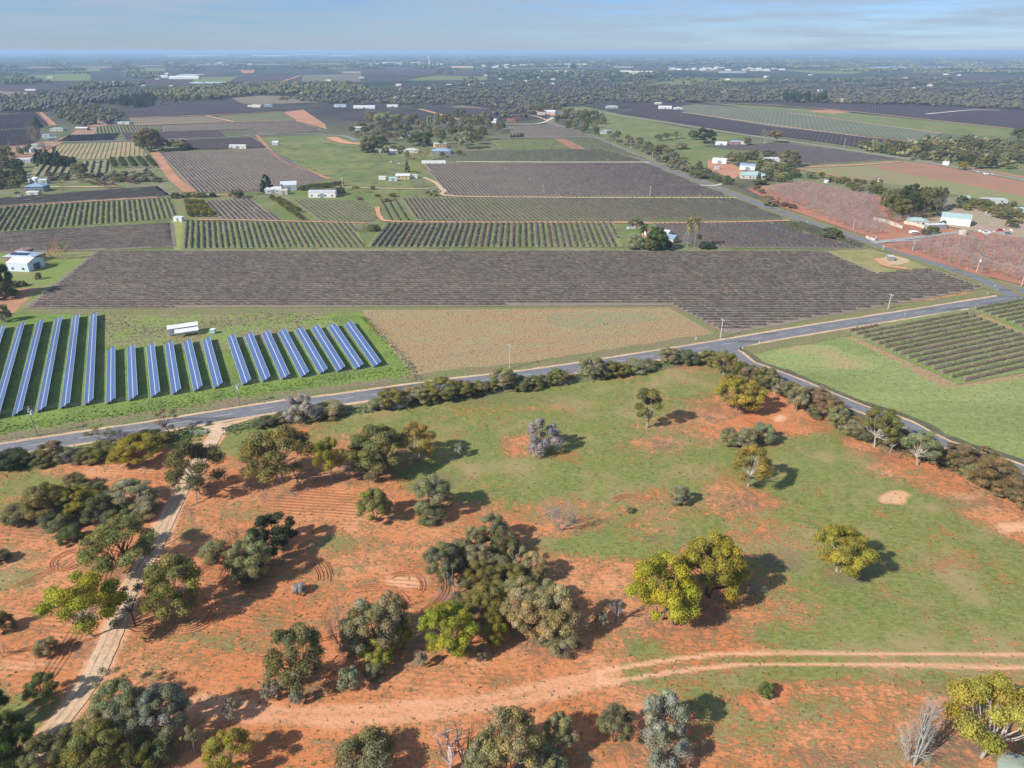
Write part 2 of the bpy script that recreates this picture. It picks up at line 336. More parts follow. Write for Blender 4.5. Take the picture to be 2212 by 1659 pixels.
# flat sheets for fields, verges, roads
LAY = [0]
def lift(Y): LAY[0] += 1; return .022 + LAY[0] * (.0015 + max(0, Y - 400) * 2e-6)
def pts(poly): return [G(a, b) for a, b in poly]
def inpoly(P, x, y):
    c = False; j = len(P) - 1
    for i in range(len(P)):
        if (P[i][1] > y) != (P[j][1] > y) and x < (P[j][0] - P[i][0]) * (y - P[i][1]) / (P[j][1] - P[i][1]) + P[i][0]: c = not c
        j = i
    return c
def sheet(name, poly, mat, kind='structure', z=None):
    P = pts(poly); z = z if z is not None else lift(max(p.y for p in P))
    me = bpy.data.meshes.new(name); me.from_pydata([(p.x, p.y, z) for p in P], [], [list(range(len(P)))]); me.materials.append(mat); me.update()
    return tag(link(name, me), kind=kind)
def ribbon_pts(C, wd):
    L, Rr = [], []
    for i, p in enumerate(C):
        a = C[max(i - 1, 0)]; b = C[min(i + 1, len(C) - 1)]; d = (b - a); d.z = 0; d.normalize(); nn = Vector((-d.y, d.x, 0))
        h = (wd[i] if hasattr(wd, '__len__') else wd) / 2
        L.append(p + nn * h); Rr.append(p - nn * h)
    return L, Rr
def smooth_line(P, step=3.0):
    out = []
    for i in range(len(P) - 1):
        p0, p1, p2, p3 = P[max(i - 1, 0)], P[i], P[i + 1], P[min(i + 2, len(P) - 1)]
        k = max(2, min(60, int((p2 - p1).length / step)))
        for j in range(k):
            t = j / k
            out.append(0.5 * ((2 * p1) + (-p0 + p2) * t + (2 * p0 - 5 * p1 + 4 * p2 - p3) * t * t + (-p0 + 3 * p1 - 3 * p2 + p3) * t ** 3))
    out.append(P[-1]); return out
def ribbon(name, line, wd, mat, z=None, kind='structure', jit=0.0, off=0.0, step=3.0):
    C = smooth_line(pts(line), step)
    if off:
        L, _ = ribbon_pts(C, off * 2); C = L
    L, Rr = ribbon_pts(C, wd); z = z if z is not None else lift(max(p.y for p in C)) + (.25 if name == 'dirt_track' and min(p.y for p in C) > 320 else 0)
    V = []
    for a, b in zip(L, Rr):
        d = (a - b).normalized()
        a = a + d * random.uniform(-jit, jit); b = b - d * random.uniform(-jit, jit); V += [(a.x, a.y, z), (b.x, b.y, z)]
    Fc = [(2 * i, 2 * i + 1, 2 * i + 3, 2 * i + 2) for i in range(len(C) - 1)]
    me = bpy.data.meshes.new(name); me.from_pydata(V, [], Fc); me.materials.append(mat); me.update()
    return tag(link(name, me), kind=kind)

MAIN = [(-420,1052),(-160,1001),(0,973),(334,922),(568,884),(740,862),(940,834),(1174,805.6),(1408,769),(1539,748),(1773,708.6),(1974,677),(2180,644),(2330,622),(2700,560)]
SIDE = [(1548,744),(1590,764),(1616,785),(1706,819),(1850,879),(1957,916),(2041,959),(2212,1016),(2400,1085),(2800,1230)]
NORTH = [(2190,642),(2107,600),(1890,527.6),(1706,466),(1479,379),(1408,352),(1275,294),(1205,272),(1188,263),(1196,253),(1210,246),(1204,238),(1180,228)]
EAST = [(1225,232),(1300,243),(1472,270),(1613,292),(1807,320),(2007,352),(2212,389),(2500,445)]
DRIVE = [(480,914),(462,946),(448,969),(425,1005),(401,1040),(385,1073),(361,1121),(334,1181),(301,1235),(268,1301),(241,1375),(214,1435),(187,1482),(140,1545),(94,1602),(50,1659),(0,1730),(-60,1830)]
TRACK = [(430,1520),(552,1539),(740,1546),(974,1529),(1141,1499),(1308,1462),(1479,1435),(1639,1423),(1907,1425),(2212,1428.5),(2600,1430)]
PX, PY, PG = paddock()
M_green = ground_mat('green_pasture', (.15, .20, .06), (.215, .225, .085), (.20, .16, .09), .03, .09, bmp=.5, c_lo=.5, c_hi=.66)
M_solar = ground_mat('solar_grass', (.20, .28, .06), (.16, .22, .055), (.24, .22, .10), .06, .25, bmp=.4, c_lo=.62, c_hi=.7, speck=.5)
M_solar2 = ground_mat('solar_rough_grass', (.24, .30, .08), (.27, .24, .12), (.20, .17, .10), .07, .3, bmp=.6, c_lo=.5, c_hi=.64, speck=.55)
M_tan = ground_mat('dry_brown_field', (.36, .27, .14), (.39, .25, .13), (.33, .31, .14), .035, .13, .4, .6, (.6, 1.4, 1), R(15), c_lo=.52, c_hi=.64, bmp=.5, speck=.5)
M_mown = ground_mat('mown_green', (.21, .26, .08), (.28, .31, .11), (.36, .30, .15), .03, .035, .4, .6, (.5, 1.8, 1), R(-62), c_lo=.60, c_hi=.72, bmp=.5, speck=.25, speck_scale=.6)
M_earth = ground_mat('orange_earth', (.50, .26, .16), (.42, .21, .12), None, .05, bmp=.3, speck=.22)
M_pinkearth = ground_mat('orchard_floor', (.46, .20, .12), (.38, .17, .11), (.30, .19, .12), .05, .2, bmp=.4, speck=.35)
M_vfloor = ground_mat('vine_floor_dark', (.25, .20, .16), (.285, .23, .17), (.235, .215, .12), .03, .15, bmp=.4, c_lo=.55, c_hi=.7)
M_vgreen = ground_mat('vine_floor_green', (.20, .26, .08), (.25, .27, .11), (.27, .21, .13), .03, .2, bmp=.4)
M_vmix = ground_mat('vine_floor_mixed', (.20, .21, .10), (.24, .21, .13), (.17, .20, .07), .02, .1, bmp=.4)
M_vpurple = ground_mat('vine_floor_purple', (.085, .060, .066), (.10, .072, .074), None, .01, speck=.3)
M_scrub = ground_mat('scrub_ground', (.15, .145, .08), (.11, .105, .07), (.20, .16, .11), .05, .3, bmp=.5, speck=.5)
M_verge = ground_mat('verge_grass', (.24, .20, .11), (.20, .22, .08), (.30, .20, .12), .08, .4, bmp=.4, speck=.4)
M_pale = ground_mat('pale_gravel', (.66, .47, .31), (.58, .39, .24), None, .15, bmp=.3, speck=.15)
M_white = ground_mat('white_gravel', (.72, .66, .55), (.62, .54, .43), None, .15, bmp=.2, speck=.12)
M_sand = ground_mat('pale_orange_sand', (.62, .33, .20), (.56, .28, .16), (.50, .36, .25), .08, .4, bmp=.4, speck=.2)
def asphalt():
    m, n, p, o = new_mat('asphalt')
    f = noise(n, .5, 5, .7); c = mix(n, ramp(n, f, .35, .65), (.155, .155, .165), (.20, .20, .21))
    c = mix(n, ramp(n, noise(n, .06, 3, .5, (.4, 2.5, 1), R(18)), .58, .66), c, (.11, .11, .12))
    c = mix(n, ramp(n, noise(n, 6, 2, .5), .3, .7), c, mix(n, 1., c, (1.2, 1.2, 1.2), 'MULTIPLY')); n.links.new(c, p.inputs['Base Color']); p.inputs['Roughness'].default_value = .75
    return m
M_road = asphalt(); M_line = plain('road_paint', (.62, .62, .58), .6)
M_greyroad = ground_mat('grey_sealed_road', (.30, .29, .28), (.24, .235, .23), None, .1, speck=.12)
M_greyline = ground_mat('grey_crushed_stone', (.40, .38, .37), (.33, .31, .30), None, .2, speck=.15)

# --- plain fields of the middle ground (photo points)
sheet('field', [(-600,600),(45,676),(210,678),(780,672),(905,826),(820,838),(440,905),(-600,1010)], M_solar)
sheet('field', [(30,676),(60,664),(212,664),(780,660),(1450,655),(1570,722),(1563,736),(1444,668),(780,676),(200,682)], M_verge)
sheet('field', [(215,682),(700,676),(760,730),(600,740),(450,760),(330,745),(230,750)], M_solar2)
sheet('field', [(782,670),(1445,665),(1565,733),(1400,768),(1170,806),(905,830)], M_tan)
sheet('field', [(1190,676),(1400,672),(1430,690),(1260,712),(1180,700)], ground_mat('greenish_patch', (.25, .27, .13), (.30, .26, .14), (.36, .25, .15), .1, .3, c_lo=.45, c_hi=.6, speck=.4))
sheet('field', [(1602,753),(1780,712),(1980,680),(2350,625),(3000,800),(3000,1300),(2212,1010),(1957,905),(1850,868),(1706,808),(1630,775)], M_mown)
sheet('field', [(1810,718),(1840,712),(2080,826),(2230,798),(2400,790),(2100,834),(2040,838)], M_tan)
sheet('field', [(2074,672),(2101,668),(2230,728),(2230,740),(2212,735)], M_tan)
sheet('field', [(1660,768),(1700,745),(1790,745),(1900,790),(1880,800),(1760,792)], ground_mat('green_tan', (.28,.33,.11), (.40,.30,.15), None, .05, speck=.4))
sheet('field', [(1785,542),(1860,537),(1990,560),(2060,590),(2002,578),(1893,592)], ground_mat('yellow_verge', (.33,.28,.12), (.24,.24,.08), (.45,.29,.16), .1, .3, speck=.3))
c = G(1918, 562); r_ = 10
def disc(name, px, py, rx, ry, mat):
    return sheet(name, [(px + rx * math.cos(t / 28 * 2 * math.pi) * (1 + .06 * math.sin(t * 1.7)), py + ry * math.sin(t / 28 * 2 * math.pi) * (1 + .06 * math.cos(t * 2.3))) for t in range(28)], mat)
disc('turning_circle', 1930, 563, 34, 9, ground_mat('pale_sand', (.55,.42,.26), (.50,.36,.2), None, .2, speck=.15))
sheet('field', [(548,298),(705,291),(800,298),(930,330),(905,350),(890,390),(880,405),(712,388),(582,322)], ground_mat('weedy_green', (.16, .20, .065), (.23, .235, .09), (.12, .115, .065), .02, .08, speck=.4, c_lo=.5, c_hi=.62))
sheet('field', [(615,405),(712,388),(905,385),(975,424),(840,424),(810,478),(700,480),(632,430)], M_green)
sheet('field', [(545,428),(632,430),(705,480),(770,484),(602,478)], M_green)
sheet('field', [(370,412),(440,430),(475,476),(395,478),(380,470),(350,420)], M_verge)
sheet('field', [(0,330),(110,325),(330,390),(372,420),(0,447)], ground_mat('homestead_green', (.15, .19, .06), (.22, .2, .11), (.10, .11, .06), .03, .1, speck=.4))
sheet('field', [(370,478),(395,478),(395,540),(375,540)], ground_mat('yellow_green', (.32,.32,.11), (.26,.29,.09), None, .08, speck=.3))
sheet('field', [(785,485),(838,482),(797,536),(760,536),(785,533)], M_green)
sheet('field', [(1325,484),(1405,482),(1440,520),(1500,535),(1340,535)], M_green)
sheet('field', [(-300,540),(205,545),(120,620),(45,672),(-300,700)], ground_mat('yard_green', (.19,.26,.06), (.26,.25,.10), (.30,.2,.13), .05, .2, speck=.3))
sheet('field', [(-100,640),(85,620),(30,676),(-100,700)], M_earth)
sheet('field', [(1214,232),(1261,230),(1479,277),(1616,295),(1560,305),(1470,330),(1290,290)], M_green)
sheet('field', [(1390,330),(1500,305),(1640,345),(1716,362),(1640,400),(1560,395)], M_green)
sheet('field', [(1522,222),(1740,235),(2191,278),(2181,299),(2037,289),(1700,242)], M_green)
sheet('field', [(1696,362),(1957,349),(2010,352),(2212,390),(2400,420),(2400,470),(2180,440),(1907,395)], ground_mat('soft_green', (.24,.26,.10), (.28,.24,.13), (.36,.22,.14), .02, .08, speck=.25, c_lo=.56, c_hi=.66))
sheet('field', [(1880,362),(1950,350),(2100,362),(2400,410),(2400,440),(2212,425),(2050,392)], ground_mat('ploughed_red', (.40,.20,.13), (.33,.19,.12), (.28,.24,.12), .02, .06, speck=.2, c_lo=.6, c_hi=.72))
sheet('field', [(1730,392),(1790,388),(1990,420),(1960,432),(1890,420)], M_green)
sheet('field', [(1540,352),(1640,352),(1690,392),(1640,402),(1560,392)], M_scrub)
sheet('field', [(1528,345),(1570,345),(1610,372),(1585,386),(1530,368)], M_earth)
sheet('field', [(1480,360),(1530,365),(1640,402),(1619,409),(1700,455),(1690,460),(1560,402),(1479,372)], M_scrub)
sheet('field', [(612,242),(655,237),(702,268),(706,279),(635,260)], M_earth)
sheet('field', [(0,316),(114,305),(150,292),(210,250),(240,262),(200,292),(124,312),(110,340),(60,345),(0,346)], ground_mat('homestead_earth', (.42,.27,.18), (.36,.2,.13), (.2,.2,.1), .05, .12, speck=.25))
sheet('field', [(1740,240),(1800,236),(1840,242),(1800,246)], M_earth)
sheet('field', [(1000,420),(1100,345),(905,350),(920,360),(975,424)], M_verge) if False else None
for q in [ # distant fields: green, purple, tan
  ([(26,164),(194,158),(197,174),(44,176)], M_green), ([(113,148),(217,146),(216,154),(120,156)], M_green), ([(252,146),(360,147),(356,154),(262,154)], M_green),
  ([(-60,185),(92,184),(84,192),(58,199),(-60,210)], M_vpurple), ([(403,181),(424,167),(495,166),(516,164),(488,181)], M_green),
  ([(419,150),(465,150),(472,164),(417,166)], M_vpurple), ([(512,166),(590,165),(581,176),(495,182)], M_vpurple), ([(590,164),(650,161),(650,175),(583,175)], M_vpurple),
  ([(653,162),(779,160),(779,177),(653,179)], ground_mat('grey_olive', (.19,.18,.12), (.16,.15,.11), None, .01)), ([(516,151),(551,150),(548,158),(526,159)], M_earth),
  ([(779,148),(919,148),(1060,151),(1043,163),(937,164),(779,161)], M_vpurple), ([(972,143),(1020,143),(1023,146),(980,147)], M_pale), ([(874,174),(933,164),(1051,165),(1053,173)], M_green),
  ([(1229,150),(1238,141),(1317,139),(1460,144),(1440,152),(1314,153)], M_vpurple), ([(1444,169),(1660,169),(1660,178),(1460,176)], M_green),
  ([(1671,150),(1874,155),(1839,160),(1761,159)], M_green), ([(1856,170),(1960,163),(2260,164),(2260,176),(2000,180)], M_vpurple), ([(2010,179),(2100,170),(2195,172),(2160,178)], ground_mat('straw', (.34,.3,.17), (.28,.27,.13), None, .01)),
  ([(195,174),(420,170),(410,184),(300,186),(190,184)], M_vpurple), ([(540,138),(800,136),(760,140),(560,141)], M_green), ([(1090,134),(1290,132),(1280,135),(1100,137)], M_green)]:
    sheet('field', q[0], q[1])
sheet('river', [(1867,145),(1947,143),(2060,144),(2210,146),(2100,148),(1900,147)], plain('river_water', (.35,.42,.5), .15, .6))

# --- roads, tracks and verges
ribbon('verge', MAIN, 22, M_verge, jit=.8)
ribbon('verge', SIDE, 12, M_scrub, jit=.6)
ribbon('verge', NORTH, 14, M_verge, jit=.8)
ribbon('verge', EAST, 14, M_verge, jit=.8)
ribbon('road_shoulder', MAIN, 9.4, M_pale, jit=.3)
ribbon('road_shoulder', SIDE, 6.6, M_pale, jit=.3)
ribbon('road_shoulder', NORTH[:6], 8.2, M_verge, jit=.3)
ribbon('road', SIDE, 4.6, M_road); ribbon('road', NORTH, 6.4, M_road); ribbon('road', MAIN, 7.0, M_road)
sheet('road', [(1500,756),(1548,744),(1640,741),(1598,751),(1590,760),(1606,776),(1585,772),(1566,762)], M_road)
sheet('road', [(2107,600),(2140,605),(2215,625),(2260,632),(2215,640),(2170,650),(2095,655),(2160,640)], M_road)
ribbon('road', EAST, 6.5, M_greyroad)
def dashes(name, line, on, gap, wd, off=0.0):
    C = smooth_line(pts(line), 1.0); L = 0; V = []; Fc = []; z = lift(300)
    if off: C, _ = ribbon_pts(C, off * 2)
    for a, b in zip(C[:-1], C[1:]):
        l = (b - a).length
        if (L % (on + gap)) < on:
            d = (b - a).normalized(); nn = Vector((-d.y, d.x, 0)) * wd / 2; k = len(V)
            V += [tuple(p)[:2] + (z,) for p in (a + nn, a - nn, b - nn, b + nn)]; Fc.append((k, k + 1, k + 2, k + 3))
        L += l
    me = bpy.data.meshes.new(name); me.from_pydata(V, [], Fc); me.materials.append(M_line); me.update(); tag(link(name, me), kind='structure')
dashes('road_marking', MAIN, 6, 6, .16); dashes('road_marking', NORTH[:8], 5, 7, .14)
ribbon('gravel_track', DRIVE, 3.9, M_pale, jit=.12, step=1.2)
sheet('gravel_track', [(430,925),(560,899),(545,905),(498,920),(466,950),(448,950),(462,932),(445,926)], M_pale)
ribbon('wheel_rut', DRIVE[3:], .45, ground_mat('rut', (.50,.36,.25), (.46,.32,.21), None, .2), jit=.12, off=.75)
ribbon('wheel_rut', DRIVE[3:], .45, ground_mat('rut_', (.50,.36,.25), (.46,.32,.21), None, .2), jit=.12, off=-.75)
for l, wd, mt in [
  ([(985,350),(1200,351),(1402,351)], 4, M_white), ([(1590,428),(1400,428),(1190,427),(975,424),(958,412),(940,395),(915,384)], 3.2, M_pale), ([(690,403),(800,407),(930,409)], 2.5, M_pale),
  ([(815,448),(822,470),(850,479),(1000,481),(1320,481),(1400,483),(1600,480),(1705,477)], 3.2, M_sand), ([(1370,484),(1388,496),(1392,515)], 3, M_sand), ([(425,476),(560,477),(790,483)], 2.4, M_sand),
  ([(330,325),(345,345),(375,385),(412,416)], 9, M_earth), ([(555,293),(605,345),(668,370),(712,388)], 4, M_earth), ([(395,425),(470,422),(520,424)], 5, M_earth),
  ([(120,308),(300,303),(485,297),(560,292),(660,290),(740,294),(770,305)], 6, M_greyroad), ([(715,297),(745,308),(788,312)], 14, M_sand), ([(84,243),(105,262),(115,272)], 10, M_earth),
  ([(278,254),(448,249),(612,242)], 6, M_sand), ([(209,272),(450,266),(635,260)], 5, M_sand), ([(448,250),(505,264)], 5, M_sand), ([(907,236),(1000,261)], 8, M_sand), ([(1080,268),(1160,268),(1195,255)], 5, M_white),
  ([(1150,239),(1200,250)], 14, M_sand), ([(1733,392),(1900,377),(2010,355)], 0, M_sand) if False else ([(1735,362),(1850,357),(1945,350)], 5, M_sand),
  ([(1690,360),(1760,372),(1860,392)], 5, M_earth), ([(1990,520),(1905,523),(1880,521)], 3, M_greyline), ([(2090,500),(2000,512),(1905,523),(1885,527)], 4.5, M_greyline),
  ([(1522,221),(1740,232),(2030,262),(2190,279)], 6, M_sand), ([(1472,243),(1666,270),(1857,295),(1994,309)], 5, M_sand), ([(1700,243),(2037,289)], 4, M_sand), ([(2000,247),(2100,238),(2160,239)], 6, M_white),
  ([(1015,327),(1100,322),(1240,322),(1290,298)], 0, M_sand) if False else ([(1060,298),(1160,298),(1275,297)], 5, M_greyroad), ([(100,404),(170,404),(250,404)], 4, M_pale),
  ([(1575,395),(1640,398),(1700,394),(1750,386)], 0, M_pale) if False else ([(1498,400),(1540,402),(1560,398)], 3, M_white), ([(0,449),(190,436),(340,428)], 3, M_sand), ([(1895,560),(1915,575),(1960,582)], 4, M_sand),
  ([(2230,735),(2075,830),(1950,770),(1830,722)], 0, M_earth) if False else 
  ([(-60,340),(60,338),(110,318),(150,300)], 5, M_earth), ([(1185,262),(1150,250),(1100,247)], 4, M_pale), ([(0,208),(60,206),(110,200)], 10, M_pale), ([(595,181),(630,170),(650,163)], 10, M_sand)]:
    if l: ribbon('dirt_track', l, wd, mt, jit=.25)
# tyre marks scratched in the red soil
M_tyre = ground_mat('tyre_mark', (.50,.20,.09), (.44,.18,.085), None, .4, speck=.3)
def arc(cx, cy, r, a0, a1, k=26): 
    c = G(cx, cy); return [c + Vector((math.cos(R(a0 + (a1 - a0) * i / k)) * r, math.sin(R(a0 + (a1 - a0) * i / k)) * r, 0)) for i in range(k + 1)]
mbt = MB(); zt = lift(200)
def mark(C, wd=.3):
    L, Rr = ribbon_pts(C, wd); V = [];
    for a, b in zip(L, Rr): V += [(a.x, a.y, zt), (b.x, b.y, zt)]
    mbt.add(V, [(2 * i, 2 * i + 1, 2 * i + 3, 2 * i + 2) for i in range(len(C) - 1)])
for (cx, cy, r0, r1, st, a0, a1) in [(870,1268,3.6,4.8,.55,-20,130),(875,1268,7.5,9,.5,-60,70),(455,1240,1.8,4,.55,-30,190),(600,1265,8,11,.6,10,60),(415,1330,3,5,.6,-120,80),(1370,1100,5,6.2,.6,40,140),(150,1210,2.5,4.2,.6,10,330),(790,1330,7,9,.6,20,110)]:
    r = r0; c = 0
    while r <= r1: mark(arc(cx + 2 * math.sin(c * 5), cy, r, a0 + 9 * math.sin(c * 3), a1 + 9 * math.cos(c * 4)), .22); r += st; c += 1
for (a, b, k, sp) in [((245,1160),(60,1500),4,.9),((300,1110),(20,1270),3,1.2),((250,1010),(520,1150),0,1),((0,1410),(190,1380),3,1.0),((560,1420),(900,1300),2,1.4),((1700,900),(2212,1120),3,1.6)]:
    for i in range(k):
        C = smooth_line([G(a[0], a[1]) + Vector((i * sp, 0, 0)), G((a[0] + b[0]) / 2 + 12, (a[1] + b[1]) / 2 + 5) + Vector((i * sp * 1.1, 0, 0)), G(b[0], b[1]) + Vector((i * sp * .9, i * .3, 0))], 2.0); mark(C, .18)
tag(mbt.build('tyre_marks', M_tyre), kind='structure')
# ------------------------------------------------------------------ plant prototypes (unit height, unit width)
def rnd_dir(n, g, up=0.0):
    v = g.normal(size=(n, 3)); v[:, 2] += up; return v / np.linalg.norm(v, axis=1)[:, None]
def leaves(c, nrm, size, g, asp=1.5, spread=.6):
    n = len(c); nn = nrm + g.normal(size=(n, 3)) * spread; nn /= np.linalg.norm(nn, axis=1)[:, None]
    a = np.cross(nn, g.normal(size=(n, 3))); a /= np.linalg.norm(a, axis=1)[:, None]; b = np.cross(nn, a)
    s = (size * g.uniform(.6, 1.35, n))[:, None]; a = a * s * asp / 2; b = b * s / 2
    V = np.stack([c - a, c + b * .9, c + a, c - b * .9], 1).reshape(-1, 3)
    return V, np.arange(n * 4).reshape(-1, 4)
ICO = None
def ico():
    global ICO
    if ICO is None:
        import bmesh
        bm = bmesh.new(); bmesh.ops.create_icosphere(bm, subdivisions=2, radius=1); bm.verts.ensure_lookup_table()
        ICO = (np.array([v.co[:] for v in bm.verts]), np.array([[v.index for v in f.verts] for f in bm.faces])); bm.free()
    return ICO
def crown_mesh(name, clumps, per, leaf, g, flat=.8, droop=0.0, solid=.72, tone=(.72, 1.25)):
    Vs, Fs, Ts = [], [], []; o = 0; iv, jf = ico()
    for (x, y, z, r) in clumps:
        t = g.uniform(*tone); hue = np.array([g.uniform(.88, 1.14), 1.0, g.uniform(.8, 1.2)]) * t
        if solid:
            v = iv * (1 + .25 * np.sin(iv[:, [1, 2, 0]] * 4 + g.uniform(0, 6)).sum(1, keepdims=True) / 2 + g.normal(size=(len(iv), 1)) * .07) * r * solid
            v[:, 2] *= flat; v += (x, y, z)
            q = np.concatenate([jf, jf[:, :1]], 1)                    # triangles stored as degenerate quads are split below
            Vs.append(v); Fs.append((jf + o, 3)); Ts.append(np.tile(hue * .92, (len(v), 1))); o += len(v)
        n = int(per * (r / .14) ** 1.5)
        d = rnd_dir(n, g, .35); c = d * (r * g.uniform(.72, 1.12, n))[:, None]; c[:, 2] *= flat
        if droop: c[:, 2] -= droop * r * g.random(n)
        c += (x, y, z); v, f = leaves(c, d, leaf, g)
        Vs.append(v); Fs.append((f + o, 4)); Ts.append(np.repeat(hue[None, :] * g.uniform(.75, 1.3, (n, 1)), 4, 0)); o += len(v)
    V = np.concatenate(Vs); T = np.concatenate(Ts)
    tri = [f for f, k in Fs if k == 3]; qd = np.concatenate([f for f, k in Fs if k == 4])
    q2 = np.concatenate([qd[:, [0, 1, 2]], qd[:, [0, 2, 3]]])
    allf = np.concatenate(tri + [q2]) if tri else q2
    return np_mesh(name, V, allf, FOL, tint=T)
def limb(mb, p, q, r0, r1, g, k=3, n=5, sag=.06):
    p, q = Vector(p), Vector(q); L = (q - p).length; last = p
    off = Vector(g.normal(size=3)) * L * sag
    for i in range(1, k + 1):
        t = i / k; c = p.lerp(q, t) + off * math.sin(math.pi * t) + Vector((0, 0, L * .08 * math.sin(math.pi * t)))
        mb.tube(last, c, r0 + (r1 - r0) * (i - 1) / k, r0 + (r1 - r0) * t, n, cap=False); last = c
def stems(name, clumps, g, nst=1, fork=.35, r=.03, base=.03, lean=0.0):
    mb = MB(); heads = []
    for s in range(nst):
        a = 2 * math.pi * s / nst + g.uniform(0, 1); f = Vector((math.cos(a) * .08 * (nst > 1) + lean * fork + g.uniform(-.03, .03), math.sin(a) * .08 * (nst > 1) + g.uniform(-.03, .03), fork * g.uniform(.85, 1.15)))
        b = Vector((math.cos(a), math.sin(a), 0)) * base * (nst > 1); b.z = -.01
        limb(mb, b, f, r, r * .7, g, 4, 7, .04); heads.append(f)
    for (x, y, z, rr) in clumps:
        h = min(heads, key=lambda q: (q - Vector((x, y, z))).length)
        m_ = h.lerp(Vector((x, y, z)), .55) + Vector((g.normal() * .02, g.normal() * .02, -.03))
        limb(mb, h, m_, r * .5, r * .3, g, 2, 5); limb(mb, m_, (x, y, z), r * .3, r * .1, g, 2, 4)
    return mb.mesh(name, BARK)
def scatter_dome(g, n, z0, z1, r, rad=.5, cup=0.0, mind=.8):
    out = []
    for _ in range(n * 60):
        a = g.uniform(0, 6.283); t = g.random() ** .8; q = math.sqrt(g.random())
        z = z0 + (z1 - z0) * t
        lim = rad * math.sqrt(max(0.02, 1 - ((z - (z0 + (z1 - z0) * .35)) / ((z1 - z0) * .75)) ** 2)) - r * .45
        lim = max(lim, .03); rr = r * g.uniform(.72, 1.3)
        if g.random() < .75: q = .75 + .25 * g.random()
        p = (math.cos(a) * lim * q, math.sin(a) * lim * q, z)
        if all((p[0] - c[0]) ** 2 + (p[1] - c[1]) ** 2 + (p[2] - c[2]) ** 2 > (mind * (rr + c[3]) * .62) ** 2 for c in out): out.append((*p, rr))
        if len(out) >= n: break
    return out
PROTO = {}
def add_proto(kind, crown, trunk): PROTO.setdefault(kind, []).append((crown, trunk))
for v in range(5):
    g = np.random.default_rng(100 + v)
    c = scatter_dome(g, 24, .36, .88, .12); add_proto('gum', crown_mesh('gum_crown', c, 560, .0175, g, .72, solid=.62), stems('gum_trunk', c, g, 1, .28, .02, lean=g.uniform(-.3, .3)))
    c = scatter_dome(g, 32, .28, .88, .112, mind=.75); add_proto('mallee', crown_mesh('mallee_crown', c, 560, .0175, g, .75, solid=.6), stems('mallee_trunk', c, g, 3, .24, .017))
    c = scatter_dome(g, 46, .24, .90, .105, mind=.66); add_proto('dome', crown_mesh('dome_crown', c, 560, .0165, g, .78, solid=.66), stems('dome_trunk', c[:14], g, 2, .22, .024))
    c = scatter_dome(g, 22, .14, .84, .15, mind=.75); add_proto('shrub', crown_mesh('shrub_crown', c, 520, .022, g, .85, solid=.62), stems('shrub_trunk', c[:8], g, 3, .12, .02))
    c = scatter_dome(g, 11, .44, .90, .095, rad=.47, mind=1.25); add_proto('sparse', crown_mesh('sparse_crown', c, 280, .022, g, .7, solid=.4), stems('sparse_trunk', c, g, 1, .34, .022, lean=g.uniform(-.5, .5)))
    c = [(-.12 + .4 * g.uniform(-.2, .2), g.uniform(-.2, .2), .9, .15), (.1, -.05, .86, .17), (-.2, .1, .82, .14), (.02, .2, .84, .15), (.3, 0, .62, .15), (.12, .15, .6, .15), (.1, -.2, .58, .15), (-.25, -.05, .52, .14), (-.2, .15, .55, .13), (-.3, .02, .42, .1), (.38, .05, .5, .11)]
    add_proto('tier', crown_mesh('tier_crown', c, 420, .022, g, .55), stems('tier_trunk', c, g, 1, .22, .03, lean=.3))
    c = scatter_dome(g, 16, .32, .86, .15, mind=.8); add_proto('sapling', crown_mesh('sapling_crown', c, 130, .045, g, 1.0, solid=.5), stems('sapling_trunk', c[:6], g, 1, .3, .025))
    c = scatter_dome(g, 22, .2, .88, .13, mind=.8); add_proto('silver', crown_mesh('silver_crown', c, 400, .021, g, 1.1, droop=.9, solid=.62), stems('silver_trunk', c[:12], g, 2, .25, .024))
def bare_mesh(name, g, spread=.5, r=.02, depth=4, nst=3, up=.5, lean=(0, 0)):
    mb = MB()
    def grow(p, d, L, rr, k):
        q = p + d * L; mid = p.lerp(q, .5) + Vector(g.normal(size=3)) * L * .08
        mb.tube(p, mid, rr, rr * .8, 4 if k > 1 else 3, cap=False); mb.tube(mid, q, rr * .8, rr * .6, 4 if k > 1 else 3, cap=False)
        if k == 0: return
        for i in range(3):
            e = (d + Vector(g.normal(size=3)) * .55 + Vector((lean[0], lean[1], up * .25))).normalized(); grow(q if i else mid, e, L * g.uniform(.6, .85), rr * .58, k - 1)
    for s in range(nst):
        a = 2 * math.pi * s / nst + g.uniform(0, 1)
        grow(Vector((0, 0, -.01)), Vector((math.cos(a) * spread + lean[0], math.sin(a) * spread + lean[1], 1)).normalized(), .3 * g.uniform(.8, 1.1), r, depth)
    V = np.array(mb.v); V[:, 2] *= 1 / max(V[:, 2].max(), .1); wdt = max(np.percentile(np.abs(V[:, 0]), 98), np.percentile(np.abs(V[:, 1]), 98)); V[:, :2] *= .5 / wdt
    mb.v = [tuple(x) for x in V]; return mb.mesh(name, BARK)
for v in range(4):
    g = np.random.default_rng(300 + v)
    PROTO.setdefault('bare', []).append((bare_mesh('bare_branches', g, .8, .014, 5, 5), None))
    PROTO.setdefault('snag', []).append((bare_mesh('dead_branches', g, .25, .035, 3, 2), None))
    PROTO.setdefault('lean', []).append((bare_mesh('leaning_dead_branches', g, .45, .026, 5, 4, lean=(.8, .3)), None))
    PROTO.setdefault('pecan', []).append((bare_mesh('leafless_branches', g, .7, .018, 4, 3), None))
